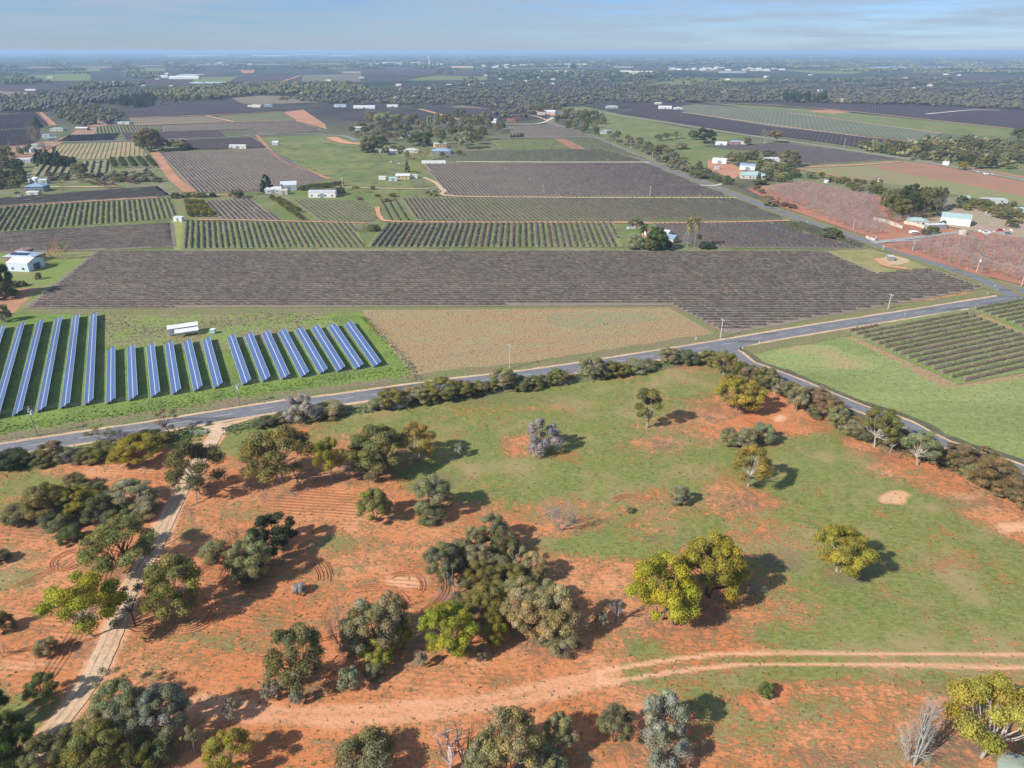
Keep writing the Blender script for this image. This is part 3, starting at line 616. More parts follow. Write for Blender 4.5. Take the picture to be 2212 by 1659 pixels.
def conifer(g, wd=1.0):
    c = []
    for k in range(9):
        z = .14 + .8 * k / 8; rad = (.34 * (1 - k / 9.5) + .04) * wd
        for i in range(5 if k < 6 else 3):
            a = g.uniform(0, 6.28); c.append((math.cos(a) * rad, math.sin(a) * rad, z + g.uniform(-.03, .03), .12 * (1.15 - k / 14)))
    return c
for v in range(3):
    g = np.random.default_rng(400 + v); c = conifer(g); add_proto('conifer', crown_mesh('conifer_crown', c, 60, .06, g, .9), stems('conifer_trunk', c[-3:], g, 1, .5, .03))
    c = scatter_dome(g, 14, .2, .85, .17, mind=.7); add_proto('far', crown_mesh('far_tree_crown', c, 26, .09, g, .85), stems('far_tree_trunk', c[:4], g, 1, .2, .03))
# fan palm and poplar
mbp = MB(); g = np.random.default_rng(9)
for i in range(34):
    a = i * 2.4; el = .9 - 1.7 * (i / 34); d = Vector((math.cos(a) * math.cos(el), math.sin(a) * math.cos(el), math.sin(el)))
    b = Vector((0, 0, .9)); m1 = b + d * .22; tip = b + d * .42 + Vector((0, 0, -.07 - .03 * (el < 0))); s = Vector((-math.sin(a), math.cos(a), 0)) * .06
    mbp.add([b, m1 - s, tip, m1 + s], [(0, 1, 2, 3)])
palm_v = np.array([tuple(v) for v in mbp.v]); palm_crown = np_mesh('palm_fronds', palm_v, np.array(mbp.f), FOL, tint=np.ones((len(palm_v), 3)))
mbq = MB(); mbq.tube((0, 0, 0), (.01, 0, .9), .035, .022, 8); PROTO['palm'] = [(palm_crown, mbq.mesh('palm_trunk', BARK))]

COLR = dict(bush=(0.162, 0.154, 0.115), bushb=(0.144, 0.125, 0.096), bushg=(0.132, 0.142, 0.102), bright=(0.360, 0.348, 0.036), yellow=(0.348, 0.306, 0.048), olive=(0.258, 0.240, 0.072), dolive=(0.216, 0.204, 0.072), gg=(0.324, 0.306, 0.150), dgg=(0.210, 0.204, 0.094), dark=(0.084, 0.102, 0.043),
            silver=(.42,.37,.32), sgreen=(.33,.31,.20), brown=(0.283, 0.184, 0.120), bolive=(0.288, 0.222, 0.102), orange=(0.408, 0.312, 0.084), rust=(0.481, 0.283, 0.156), green=(.16,.185,.055), pine=(0.064, 0.106, 0.042), khaki=(0.360, 0.318, 0.144), bgreen=(.125,.165,.05))
WORD = dict(bright='bright yellow-green', yellow='yellow-olive', olive='olive-green', dolive='dark olive', gg='grey-green', dgg='dark grey-green', dark='very dark green', silver='pale silvery', sgreen='silver-green',
            brown='brown', bolive='brownish olive', orange='orange-tinged', rust='rusty', green='green', pine='deep green', khaki='khaki', bgreen='lively green')
BK = dict(pale=(.40, .34, .28), dark=(.10, .075, .06), grey=(.34, .30, .28), mid=(.28, .21, .16), white=(.52, .46, .40), red=(.22,.15,.12))
NAME = dict(gum='gum_tree', mallee='mallee_tree', dome='bushy_tree', shrub='shrub', sparse='gum_tree', tier='mallee_tree', sapling='young_tree', silver='saltbush', bare='leafless_shrub', snag='dead_tree', lean='fallen_dead_tree', pecan='orchard_tree', conifer='pine_tree', far='distant_tree', palm='palm_tree')
CAT = dict(shrub='shrub', silver='bush', bare='shrub', sapling='young tree', snag='dead tree', lean='dead tree', palm='palm')
cnt = [0]
def plant(kind, loc, w_, h_, colr, bark='mid', label=None, group=None, rot=None, var=None, jitter=.12):
    cnt[0] += 1; i = cnt[0]; cr, tk = PROTO[kind][(i * 7 if var is None else var) % len(PROTO[kind])]
    e = empty(NAME[kind], loc, (i * 2.399) % 6.283 if rot is None else rot); e.scale = (w_, w_, h_)
    nm = [v for q, v in (('citrus', 'citrus_tree'), ('olive-hedge', 'olive_tree'), ('eucalypt', 'eucalyptus_tree'), ('windbreak', 'windbreak_tree'), ('cypress', 'cypress_tree'), ('tree belt tree', 'roadside_tree')) if q in (label or '')]
    if nm: e.name = nm[0]
    tag(e, label or 'tree', CAT.get(kind, 'tree'), group)
    j = lambda: 1 + random.uniform(-jitter, jitter)
    c = link('crown' if tk is not None else 'branches', cr, e); k = COLR.get(colr, BK.get(colr, None)); b = BK[bark]
    if tk is None: c.color = (*[q * j() for q in (BK[colr] if colr in BK else k)], 1)
    else:
        jj = j(); c.color = (k[0] * jj * j(), k[1] * jj, k[2] * jj * j(), 1); t = link('trunk', tk, e); t.color = (*b, 1)
    return e
def tree(bx, by, top, wpx, kind, colr, bark='mid', label=None, group=None, **k):
    # wpx: crown width in photo pixels, converted to metres at the tree's distance
    mp_ = MPP(by); h = max(.6, HT(by, top) * (.94 if by > 800 else 1)); return plant(kind, G(bx, by), wpx * mp_ * 1.1, h * 1.03, colr, bark, label, group, **k)

T = [ # base x, base y, top y, width, kind, colour, bark, label
(431,1068,958,112,'gum','dolive','white','tall dark olive gum on a long white trunk where the gravel track dips behind it'),
(425,1088,1030,68,'sparse','gg','grey','thin sprawling grey tree at the foot of the tall white-trunked gum by the track'),
(607,1040,924,140,'mallee','olive','pale','wide spreading olive tree with pale forked stems, right of the gravel track mouth'),
(716,1040,941,66,'gum','yellow','pale','slim yellow-green tree standing between the wide spreading olive tree and the dark shaded clump'),
(817,1023,919,112,'mallee','olive','dark','large olive tree over deep shade, left of the orange-tinged tree in the upper paddock'),
(800,1028,975,80,'shrub','dgg','dark','low grey-green undergrowth at the foot of the large olive tree in the upper paddock'),
(900,993,914,82,'mallee','orange','pale','orange-tinged mallee tree at the right end of the upper paddock clump'),
(994,986,956,22,'sapling','sgreen','grey','little grey bush standing in the shadow right of the orange-tinged tree'),
(1174,973,903,74,'silver','silver','grey','large pale silvery saltbush on a bare red patch in the green paddock'),
(810,1123,1061,72,'dome','olive','mid','round olive tree with its own dark shadow, beside the furrowed red soil'),
(937,1110,1030,80,'mallee','gg','pale','grey-olive gum with white forked stems, right of the round olive tree'),
(930,1122,1085,60,'shrub','dgg','grey','low dark shrub around the foot of the white-stemmed grey-olive gum'),
(1211,1146,1070,72,'bare','grey','grey','leafless grey fan-shaped shrub alone in the middle of the paddock'),
(1467,1085,1050,42,'shrub','sgreen','grey','small round blue-grey bush on a bare patch right of centre'),
(1358,1107,1093,15,'shrub','gg','grey','tiny grey bush left of the round blue-grey bush'),
(1397,924,836,72,'tier','olive','pale','two-tiered flat-topped olive tree with a leaning pale trunk, upper green paddock'),
(1594,886,817,100,'dome','yellow','mid','broad dome-shaped yellow-olive tree on bare red ground near the crossroads'),
(1576,959,926,44,'shrub','gg','grey','leftmost dusty grey bush of the three below the broad dome-shaped tree'),
(1606,963,921,52,'shrub','sgreen','grey','biggest dusty grey bush, middle of the three below the broad dome-shaped tree'),
(1648,953,914,48,'shrub','gg','grey','rightmost dusty grey bush of the three below the broad dome-shaped tree'),
(1615,1051,963,78,'gum','orange','white','orange-tinged gum with a bare white trunk standing alone in the right green paddock'),
(1812,1234.6,1142.6,118,'dome','yellow','pale','rounded yellow tree leaning right on a short pinkish trunk, alone at right of paddock'),
(1425,1335,1209.5,138,'dome','bright','mid','brilliant yellow-green dense tree, left one of the big pair at right of centre'),
(1529,1288,1159,122,'dome','yellow','dark','tall yellow-olive domed tree, right one of the big pair at right of centre'),
(1582,1262,1203,52,'dome','yellow','dark','small yellow side tree tucked against the right of the tall domed tree'),
(1629,1278,1248,40,'bare','grey','grey','small leafless grey shrub in the shadow right of the yellow-olive pair'),
(1653,1502,1476,30,'shrub','green','grey','small green and grey bush in a ring of bare red soil, bottom right'),
(2120,1636,1478,178,'gum','yellow','white','huge golden-olive gum with a white trunk in the bottom right corner'),
(1974,1656,1515.5,110,'lean','grey','grey','toppled dead grey tree with a mass of bare limbs beside the huge golden gum'),
(1962,1640,1540,70,'bare','white','grey','pale leafless thicket left of the toppled dead tree'),
(2208,1606,1515.5,46,'sparse','gg','white','white-trunked thin tree cut off by the right edge, behind the huge golden gum'),
(267.5,1221,1128,134,'mallee','olive','dark','olive mallee with dark forked trunk, uppermost of the big trees left of gravel track'),
(202,1375,1246,146,'gum','bright','white','large glossy yellow-green gum with a white trunk on the left side of the gravel track'),
(386,1328,1209.5,124,'mallee','olive','grey','bushy olive tree on the right side of the gravel track, throwing a long shadow'),
(294,1353,1275,98,'sparse','dgg','dark','dark crooked tree leaning over the gravel track between two larger trees'),
(649,1477,1357,116,'mallee','dolive','dark','dome-shaped dark olive tree with black limbs alone on red soil, left of centre'),
(595,1186,1116,94,'dome','dark','dark','very dark dense tree at the right of the grey thicket, upper left'),
(548,1248,1161,86,'mallee','gg','grey','grey-green many-stemmed tree in front of the very dark dense tree'),
(545,1252,1205,76,'shrub','dgg','grey','dark low shrub at the foot of the grey-green many-stemmed tree'),
(502,1198,1129,82,'bare','brown','grey','brownish-grey leafless shrub behind the very dark dense tree'),
(468,1208,1171,56,'shrub','gg','grey','ash-grey low bush at the left end of the thicket with the very dark tree'),
(154,1171,1138,48,'shrub','green','mid','small green round bush left of the upper trackside mallee'),
(3,1212,1192,40,'shrub','dgg','dark','dark little bush on the left edge beside a long shadow, highest of three there'),
(10,1362,1327,42,'shrub','dolive','dark','dark olive bush cut by the left edge, level with the glossy yellow-green gum'),
(7,1420,1377,26,'bare','grey','grey','grey twiggy bush on the left edge below the dark olive bush'),
(104,1415,1382,44,'shrub','gg','grey','grey-green low bush on bare orange soil near the left edge'),
(647,1281,1260,28,'shrub','silver','grey','tiny ash-coloured bush on red soil with wheel marks'),
(100,1512,1459,62,'mallee','green','mid','feathery green tree leaning over the left side of the track, lower left'),
(244,1505,1438.6,66,'sparse','khaki','white','thin open tree with a white stem on the right of the track, lower left'),
(264,1549,1480,98,'mallee','gg','mid','grey-olive rounded tree below the thin white-stemmed one, lower left grove'),
(368,1586,1485,96,'dome','sgreen','dark','pale grey-green billowing tree, brightest of the lower left grove'),
(288,1600,1522,100,'mallee','gg','mid','grey-green spreading tree in the middle of the lower left grove'),
(227,1665,1572,112,'mallee','olive','mid','olive spreading tree at the bottom edge of the lower left grove'),
(318,1640,1572,76,'bare','brown','grey','leafless greyish tree within the lower left grove'),
(167,1616,1572,74,'shrub','gg','grey','grey-green shrub at the left of the lower left grove beside the shaded track'),
(308,1660,1602,80,'shrub','green','mid','green shrub at the bottom edge under the leafless tree of the lower left grove'),
(420,1626,1572,42,'sparse','gg','grey','thin grey-green sapling right of the pale billowing tree'),
(500,1662,1589,92,'mallee','yellow','pale','yellow-olive tree cut by the bottom edge, left of centre'),
(505,1552,1514,36,'sapling','sgreen','white','pale grey sapling at the left end of the curved red track'),
(585,1509,1474,42,'sapling','sgreen','grey','grey sapling under the dome-shaped dark olive tree, left one of two'),
(642,1520,1490,28,'sapling','sgreen','white','smaller grey sapling under the dome-shaped dark olive tree, right one of two'),
(-8,1570,1490,66,'mallee','dark','mid','dark tree cut by the left edge above the corner clump'),
(34,1640,1548,84,'dome','bgreen','mid','dense green tree in the bottom left corner beside the shaded track'),
(112,1678,1602,92,'dome','dolive','mid','dark olive tree on the bottom edge next to the corner clump'),
(20,1690,1600,70,'shrub','bgreen','mid','low green shrub in the very bottom left corner'),
(162,1680,1625,50,'shrub','dolive','mid','small dark shrub at the bottom edge right of the corner clump'),
(739,1408,1278,66,'bare','grey','grey','tall leafless grey shrub left of the central grey-green trees'),
(800,1408,1305,108,'mallee','gg','mid','broad grey-green tree, leftmost of the central clump'),
(850,1392,1276,78,'mallee','gg','pale','taller grey-green tree behind the broad one in the central clump'),
(817,1430,1388,72,'dome','yellow','dark','yellow-olive low tree in front of the broad grey-green one'),
(867,1400,1342,46,'dome','yellow','dark','small yellow-green tree between the grey-green pair and the bright flat-topped one'),
(972,1408.5,1313,120,'dome','bright','mid','bright flat-topped yellow-green tree in the middle of the picture'),
(1071,1392,1335,48,'shrub','yellow','mid','small yellow-green shrub right of the bright flat-topped tree'),
(980.5,1290,1218,68,'sparse','dgg','white','open tree with white crooked limbs on the left side of the big central thicket'),
(957,1250,1178,74,'dome','dgg','dark','dark grey-green tree at the upper left of the big central thicket'),
(1024,1200,1139,44,'mallee','gg','mid','narrow grey-green tree standing above the big central thicket'),
(1066,1172,1112,58,'mallee','gg','dark','leaning grey-green tree at the very top of the big central thicket'),
(1090,1198,1150,60,'shrub','dgg','dark','dark shrub below the leaning tree at the top of the thicket'),
(1031,1232,1181,80,'mallee','gg','pale','grey-green tree in the upper middle of the big central thicket'),
(1118,1228,1184,54,'sparse','khaki','white','khaki tree with white limbs at the upper right of the central thicket'),
(1151,1252,1198,62,'mallee','khaki','pale','open khaki tree at the right shoulder of the central thicket'),
(1041,1276,1218,74,'mallee','olive','mid','olive tree right of the one with white crooked limbs'),
(1098,1282,1228,82,'dome','olive','mid','rounded olive tree at the heart of the central thicket'),
(1051,1332,1268,86,'mallee','olive','mid','olive tree overhanging the shade at the lower left of the central thicket'),
(1141,1362,1275,106,'mallee','khaki','dark','khaki tree speckled with cream blossom, lower middle of the central thicket'),
(1201,1376,1272,90,'mallee','khaki','dark','khaki tree at the lower right of the central thicket'),
(1000,1225,1170,70,'shrub','dgg','mid','shady shrub between the upper trees of the central thicket'),
(1075,1250,1205,60,'shrub','gg','mid','grey-green shrub filling the upper middle of the thicket'),
(1010,1262,1232,60,'bare','gg','grey','grey twiggy scrub inside the left of the central thicket'),
(1130,1262,1232,64,'shrub','gg','grey','low grey-green shrub inside the right of the central thicket'),
(965,1305,1270,54,'bare','grey','grey','ash-coloured twigs at the lower left corner of the central thicket'),
(1215,1400,1365,70,'shrub','gg','grey','dusty low shrub under the right khaki tree of the thicket'),
(770,1395,1335,60,'shrub','gg','grey','grey-green shrub left of the broad grey-green central tree'),
(1120,1312,1255,86,'mallee','khaki','mid','khaki tree in the very middle of the central thicket'),
(1180,1310,1262,76,'mallee','gg','pale','grey-green tree at the right middle of the central thicket'),
(1000,1312,1285,50,'shrub','dgg','dark','dark low shrub on the shaded left side of the central thicket'),
(1171,1394,1363,32,'sapling','sgreen','white','pale sapling just below the khaki trees'),
(1208,1416,1380,50,'bare','brown','red','reddish-brown twiggy heap below the central thicket, left one'),
(1253,1410,1389,34,'bare','brown','red','reddish-brown twiggy heap below the central thicket, right one'),
(1232,1408,1386,40,'bare','brown','red','reddish-brown twiggy heap between the two others'),
(1298,1360,1323,28,'sapling','sgreen','white','pale round sapling with a white stem alone at the right of the thicket'),
(1331.6,1345,1290,30,'snag','grey','grey','thin dead sapling with bare grey twigs beside the pale round sapling'),
(912,1440,1408,22,'sapling','sgreen','white','narrow pale sapling below the bright flat-topped tree, leftmost of three'),
(1007,1418.5,1395,24,'sapling','sgreen','white','pale sapling below the bright flat-topped tree, middle of three'),
(1042,1423.5,1398,28,'sapling','sgreen','white','pale sapling below the bright flat-topped tree, rightmost of three'),
(757,1492,1443.6,44,'sapling','sgreen','grey','rounded silver-green bush on the upper side of the curved red track'),
(810,1465,1432,40,'shrub','dgg','grey','dark grey-green bush under the left central trees'),
(974,1662,1559,66,'snag','white','grey','bleached white dead tree with curved limbs on the bottom edge'),
(1005,1666,1565,60,'snag','dark','grey','dark dead tree standing beside the bleached white one'),
(790,1662,1600,116,'shrub','bolive','mid','brownish olive shrub on the bottom edge left of the dead trees'),
(800,1620,1582,60,'sparse','khaki','white','thin tree with white forked limbs behind the brownish shrub'),
(1107,1662,1540,116,'mallee','gg','pale','big grey-green tree on the bottom edge at the centre'),
(1050,1680,1600,90,'dome','gg','mid','grey-green tree left of the big one on the bottom edge'),
(1208,1620,1542,68,'mallee','khaki','mid','khaki tree behind the big grey-green one at the bottom'),
(1080,1570,1530,64,'sparse','khaki','grey','thin olive tree at the top of the bottom centre group'),
(1174,1680,1620,80,'shrub','gg','mid','grey-green shrub at the bottom edge right of the big tree'),
(1328,1601,1529,70,'mallee','dgg','dark','dark-trunked grey-olive tree right of the bottom centre group'),
(1428,1592,1499,92,'silver','sgreen','grey','tall weeping silver-grey tree near the bottom, upper of two'),
(1435,1642,1572,100,'silver','sgreen','grey','broad weeping silver-grey tree near the bottom, lower of two'),
(110,1120,1046,82,'mallee','olive','dark','olive tree at the left of the dark grove near the left edge'),
(164,1056,1025,46,'shrub','dolive','mid','green shrub at the top of the dark grove near the left edge'),
(176,1110,1053,80,'dome','yellow','dark','yellow-olive tree in the middle of the dark grove near the left edge'),
(284,1097,1046,104,'mallee','gg','pale','grey-green low wide tree at the right of the dark grove near the left edge'),
(217,1123,1066,64,'shrub','dgg','dark','dark shrub under the yellow-olive tree of the left grove'),
(261,1127,1093,60,'shrub','dgg','dark','dark low shrub at the right foot of the left grove'),
(43,1127,1093,60,'shrub','dgg','dark','dark low shrub at the left foot of the left grove'),
(90,1090,1050,60,'shrub','dolive','dark','olive shrub at the upper left of the left grove'),
(240,1135,1100,70,'bare','grey','grey','tangle of grey twigs at the lower edge of the left grove'),
(70,1105,1070,70,'bare','grey','grey','grey twiggy shrub at the far left of the dark grove near the left edge'),
(135,1135,1100,70,'shrub','dgg','dark','dark low shrub under the olive tree of the left grove'),
(310,1115,1080,60,'shrub','gg','grey','grey shrub at the right tip of the left grove'),
(200,1080,1045,60,'mallee','dolive','dark','dark olive tree at the top middle of the left grove'),
(340,1640,1590,80,'shrub','dgg','dark','dark undergrowth at the right of the lower left grove'),
(230,1600,1540,80,'mallee','gg','mid','grey-olive tree between the track and the middle of the lower left grove'),
(368,936,884,56,'sparse','bolive','dark','leaning brown-leaved tree on the road edge left of the gravel track mouth'),
(655,906,854,72,'silver','silver','grey','pale silver bush at the roadside right of the gravel track mouth'),
]
for t in T: tree(*t)

# roadside strips: one list each, labelled by their order along the road
ORD = 'first second third fourth fifth sixth seventh eighth ninth tenth eleventh twelfth thirteenth fourteenth fifteenth sixteenth seventeenth eighteenth nineteenth twentieth'.split() + ['twenty-' + a for a in 'first second third fourth fifth sixth seventh eighth ninth'.split()] + ['thirtieth'] + ['thirty-' + a for a in 'first second third fourth fifth sixth seventh eighth ninth'.split()]
O1 = 'first second third fourth fifth sixth seventh eighth ninth tenth eleventh twelfth thirteenth fourteenth fifteenth sixteenth seventeenth eighteenth nineteenth'.split(); TN = 'twenty thirty forty fifty sixty seventy eighty ninety'.split()
def ordw(i):                                # 0 -> first
    i += 1
    if i > 100: return 'hundred-and-' + ordw(i - 101)
    if i == 100: return 'hundredth'
    if i < 20: return O1[i - 1]
    t, u = divmod(i, 10); return TN[t - 2][:-1] + 'ieth' if u == 0 else TN[t - 2] + '-' + O1[u - 1]
KW = dict(gum='gum', mallee='mallee', dome='mallee', shrub='shrub', sparse='thin tree', silver='bush', bare='leafless shrub', sapling='sapling', conifer='pine', tier='mallee')
def strip(L, where, group):
    L = sorted(L, key=lambda a: a[0])
    for i, a in enumerate(L):
        a = list(a); a[2] = a[1] - (a[1] - a[2]) * (.86 if a[4] == 'shrub' else .95)
        tree(*a[:6], a[6] if len(a) > 6 else 'mid', f'{WORD.get(a[5], "grey")} {KW[a[4]]}, {ORD[i]} from the left {where}', group)
strip([(221,956,918,60,'sparse','olive','pale'),(247,953,914,50,'bare','grey'),(268,953,923,60,'bare','grey'),(301,996,944,102,'dome','yellow','mid'),(214,990,953,60,'shrub','olive'),(160,993,963,60,'bare','grey'),(140,992,965,46,'shrub','gg'),
 (114,990,953,50,'mallee','bolive'),(67,996,966,50,'shrub','olive'),(27,1006,969,66,'shrub','dark'),(321,953,932,60,'shrub','dark'),(350,955,932,40,'shrub','dolive'),(-10,1008,975,50,'shrub','dark'),(186,998,970,44,'shrub','dgg'),(95,1004,978,40,'shrub','dgg'),(250,985,960,44,'shrub','dgg')],
 'in roadside scrub left of the track mouth', 'scrub along the near side of the main road, left part')
strip([(712,896,866,66,'shrub','gg'),(690,905,880,40,'shrub','dolive'),(615,909,889,44,'shrub','dgg'),(575,919,899,46,'shrub','dgg'),(640,905,885,36,'shrub','dgg'),(847,879,836,60,'mallee','olive','grey'),(822,884,852,46,'shrub','gg'),(872,880,845,50,'bare','grey'),(900,869,832,62,'mallee','gg','grey'),(925,868,838,46,'shrub','dgg'),
 (954,859,816,78,'mallee','olive','dark'),(1000,856,821,54,'mallee','olive','dark'),(1030,849,820,44,'shrub','olive'),(1055,846,822,36,'shrub','dgg'),(1087,842,790.5,56,'gum','gg','white'),(1124,839,809,52,'shrub','dgg'),(1151,836,812,46,'shrub','dolive'),(1178,830,806,36,'shrub','dgg'),(1204,829,794,42,'mallee','olive'),(1234,822,796,38,'bare','brown'),
 (1278,816,767,56,'mallee','gg','pale'),(1300,814,785,40,'shrub','dgg'),(1318,812,779,46,'mallee','olive'),(1338,809,782,40,'shrub','olive'),(1375,799,775.5,58,'shrub','gg'),(1405,793,776,34,'shrub','dgg'),(1445,782,752,50,'mallee','gg'),(1486,785,752,42,'shrub','dgg'),(1529,789,757,40,'mallee','olive'),(1505,782,768,36,'shrub','dgg')],
 'in scrub between track mouth and crossroads', 'scrub along the near side of the main road, right part')
strip([(1563,812,752,52,'mallee','olive','pale'),(1590,818,770,44,'shrub','olive'),(1616,826,785.5,52,'mallee','bolive'),(1653,832,792,52,'mallee','olive'),(1636,836,805,40,'shrub','dgg'),(1673,862,812,36,'sparse','gg','white'),(1706,852,822,44,'shrub','bolive'),(1690,850,820,36,'shrub','gg'),(1718,888,830,44,'gum','gg','white'),(1735,880,845,36,'shrub','gg'),(1756,879,832,62,'mallee','bolive'),(1783,898,852,70,'mallee','bolive','pale'),(1807,923,876,46,'dome','gg'),
 (1765,900,872,40,'shrub','dgg'),(1889,966,872.5,78,'gum','olive','white'),(1905,955,900,50,'shrub','dgg'),(1922,978,929,36,'sparse','gg','white'),(1944,963,923,42,'shrub','bolive'),(1982,1005,926,72,'gum','gg','white'),(2010,985,945,40,'shrub','dgg'),(2064,1006,956,64,'mallee','bolive','dark'),(2040,1000,970,34,'shrub','gg'),(2124,998,964,44,'mallee','bolive'),(2138,1053,990,96,'mallee','bolive','dark'),(2100,1030,1000,40,'shrub','gg'),(2191,1082,1023,64,'mallee','bolive','dark'),(2165,1072,1035,40,'shrub','dgg'),(2225,1100,1050,60,'shrub','bolive'),
 (1840,935,905,50,'shrub','gg'),(1860,948,925,40,'shrub','dgg')],
 'along the right-hand side road', 'trees and scrub along the right-hand side road')

# low ground plants in the strips and tufts in the paddock: uncountable cover
def tufts(name, X, Y, size, mat_tint, colr, g):
    n = len(X); c = np.stack([X, Y, np.full(n, .06)], 1); rep = 5
    cc = np.repeat(c, rep, 0) + g.normal(size=(n * rep, 3)) * np.repeat(size, rep)[:, None] * np.array([.5, .5, .15]); cc[:, 2] = np.abs(cc[:, 2] - .05) + .06
    d = rnd_dir(n * rep, g, 1.0); V, Fq = leaves(cc, d, .5, g, 1.6, .5); s = np.repeat(np.repeat(size, rep), 4)[:, None]
    V = np.repeat(cc, 4, 0) + (V - np.repeat(cc, 4, 0)) * s * 2
    V[:, 2] = np.maximum(V[:, 2], .045)
    t = np.repeat(g.uniform(.55, 1.35, (n * rep, 1)) * np.array([[1, 1, 1]]), 4, 0)
    o = link(name, np_mesh(name, V, Fq, FOL, tint=t)); o.color = (*colr, 1); tag(o, kind='stuff'); return o
g = np.random.default_rng(55)
k = g.choice(len(PX), 70000); sel = k[g.random(70000) < np.clip(PG[k] * 1.4 + .38, 0, 1) * np.clip(1.3 - PG[k], .2, 1)]
tufts('grass_tufts', PX[sel] + g.uniform(-.5, .5, len(sel)), PY[sel] + g.uniform(-.5, .5, len(sel)), g.uniform(.07, .24, len(sel)), None, (.21, .19, .075), g)
def strip_cover(name, line, wd, n, size, colr, off=0):
    C = smooth_line(pts(line), 2.0); i = g.integers(0, len(C) - 1, n); P = np.array([tuple(p) for p in C])[i]
    P[:, 0] += g.normal(size=n) * wd * .3; P[:, 1] += g.normal(size=n) * wd * .3 + off
    return tufts(name, P[:, 0], P[:, 1], g.uniform(*size, n), None, colr, g)
strip_cover('understorey', [(-20,1008),(150,985),(330,950),(430,935)], 7, 1500, (.2, .6), (.14, .19, .05))
strip_cover('understorey', [(500,928),(620,905),(760,890),(900,864),(1100,838),(1300,806),(1500,778)], 5, 2200, (.2, .5), (.13, .19, .05))
strip_cover('understorey', [(1520,775),(1600,805),(1700,848),(1800,892),(1900,950),(2040,1000),(2212,1080),(2300,1120)], 7, 2400, (.2, .6), (.17, .17, .08))
strip_cover('weeds', [(-20,930),(240,895),(480,860),(700,820),(880,800)], 9, 1500, (.1, .35), (.17, .24, .05))
strip_cover('weeds', [(785,685),(860,760),(905,822)], 3, 500, (.1, .35), (.12, .17, .04))
strip_cover('weeds', [(230,690),(330,715),(520,690),(680,690)], 16, 1200, (.1, .3), (.20, .19, .09))
# ------------------------------------------------------------------ vineyards
def clip_rows(P, d, sp):
    d = Vector((d.x, d.y, 0)).normalized(); n_ = Vector((-d.y, d.x, 0)); us = [p.dot(d) for p in P]; vs = [p.dot(n_) for p in P]
    rows = []; v = min(vs) + sp * .5
    while v < max(vs):
        xs = []
        for i in range(len(P)):
            j = (i + 1) % len(P)
            if (vs[i] > v) != (vs[j] > v): xs.append(us[i] + (us[j] - us[i]) * (v - vs[i]) / (vs[j] - vs[i]))
        xs.sort()
        for a, b in zip(xs[::2], xs[1::2]):
            if b - a > 6: rows.append((d * a + n_ * v, d * b + n_ * v))
        v += sp
    return rows
def row_geo(p, q, g, w_, h_, seg, tw):
    L = (q - p).length; d = (q - p) / L; nn = Vector((-d.y, d.x, 0)); k = max(2, int(L / seg)); t = np.linspace(0, L, k + 1)
    gap = (g.random(k + 1) < .04)
    wv = w_ / 2 * g.uniform(.7, 1.3, k + 1) * np.where(gap, .4, 1); hv = h_ * g.uniform(.8, 1.15, k + 1) * np.where(gap, .5, 1); s = g.normal(size=k + 1) * .06
    zl = .35 if w_ >= 1 else .62
    base = np.array([p.x, p.y, 0.0])[None] + t[:, None] * np.array([d.x, d.y, 0])[None]; N_ = np.array([nn.x, nn.y, 0])[None]
    z = np.array([0, 0, 1.0])[None]
    V = np.stack([base + N_ * (s - wv)[:, None] + z * zl, base + N_ * (s - wv * .6)[:, None] + z * hv[:, None], base + N_ * (s + wv * .6)[:, None] + z * (hv * .97)[:, None], base + N_ * (s + wv)[:, None] + z * zl], 1).reshape(-1, 3)
    i = np.arange(k)[:, None] * 4
    Fq = np.concatenate([i + np.array([[a, a + 4, a + 5, a + 1]]) for a in range(3)] + [np.array([[0, 1, 2, 3]]), np.array([[0, 3, 2, 1]]) + 4 * k])
    T = np.repeat(g.uniform(.72, 1.0, k + 1), 4)[:, None] * np.ones((1, 3))
    if tw:
        m = int(L * tw); tt = g.uniform(0, L, m); c = np.array([p.x, p.y, 0.0])[None] + tt[:, None] * np.array([d.x, d.y, 0])[None] + N_ * (g.normal(size=m) * w_ * .42)[:, None]; c[:, 2] = np.abs(g.normal(h_ * .85, h_ * .28, m)) + .15
        v, f = leaves(c, rnd_dir(m, g, .6), .34 if w_ > 1 else .24, g, 2.6, .8); Fq = np.concatenate([Fq, f + len(V)]); V = np.concatenate([V, v])
        tn = np.repeat(g.choice([.7, .95, 1.2, 1.6], m, p=[.25, .4, .25, .1]), 4)[:, None] * np.array([[1.03, .98, 1.0]]); T = np.concatenate([T, tn])
    return V, Fq, T
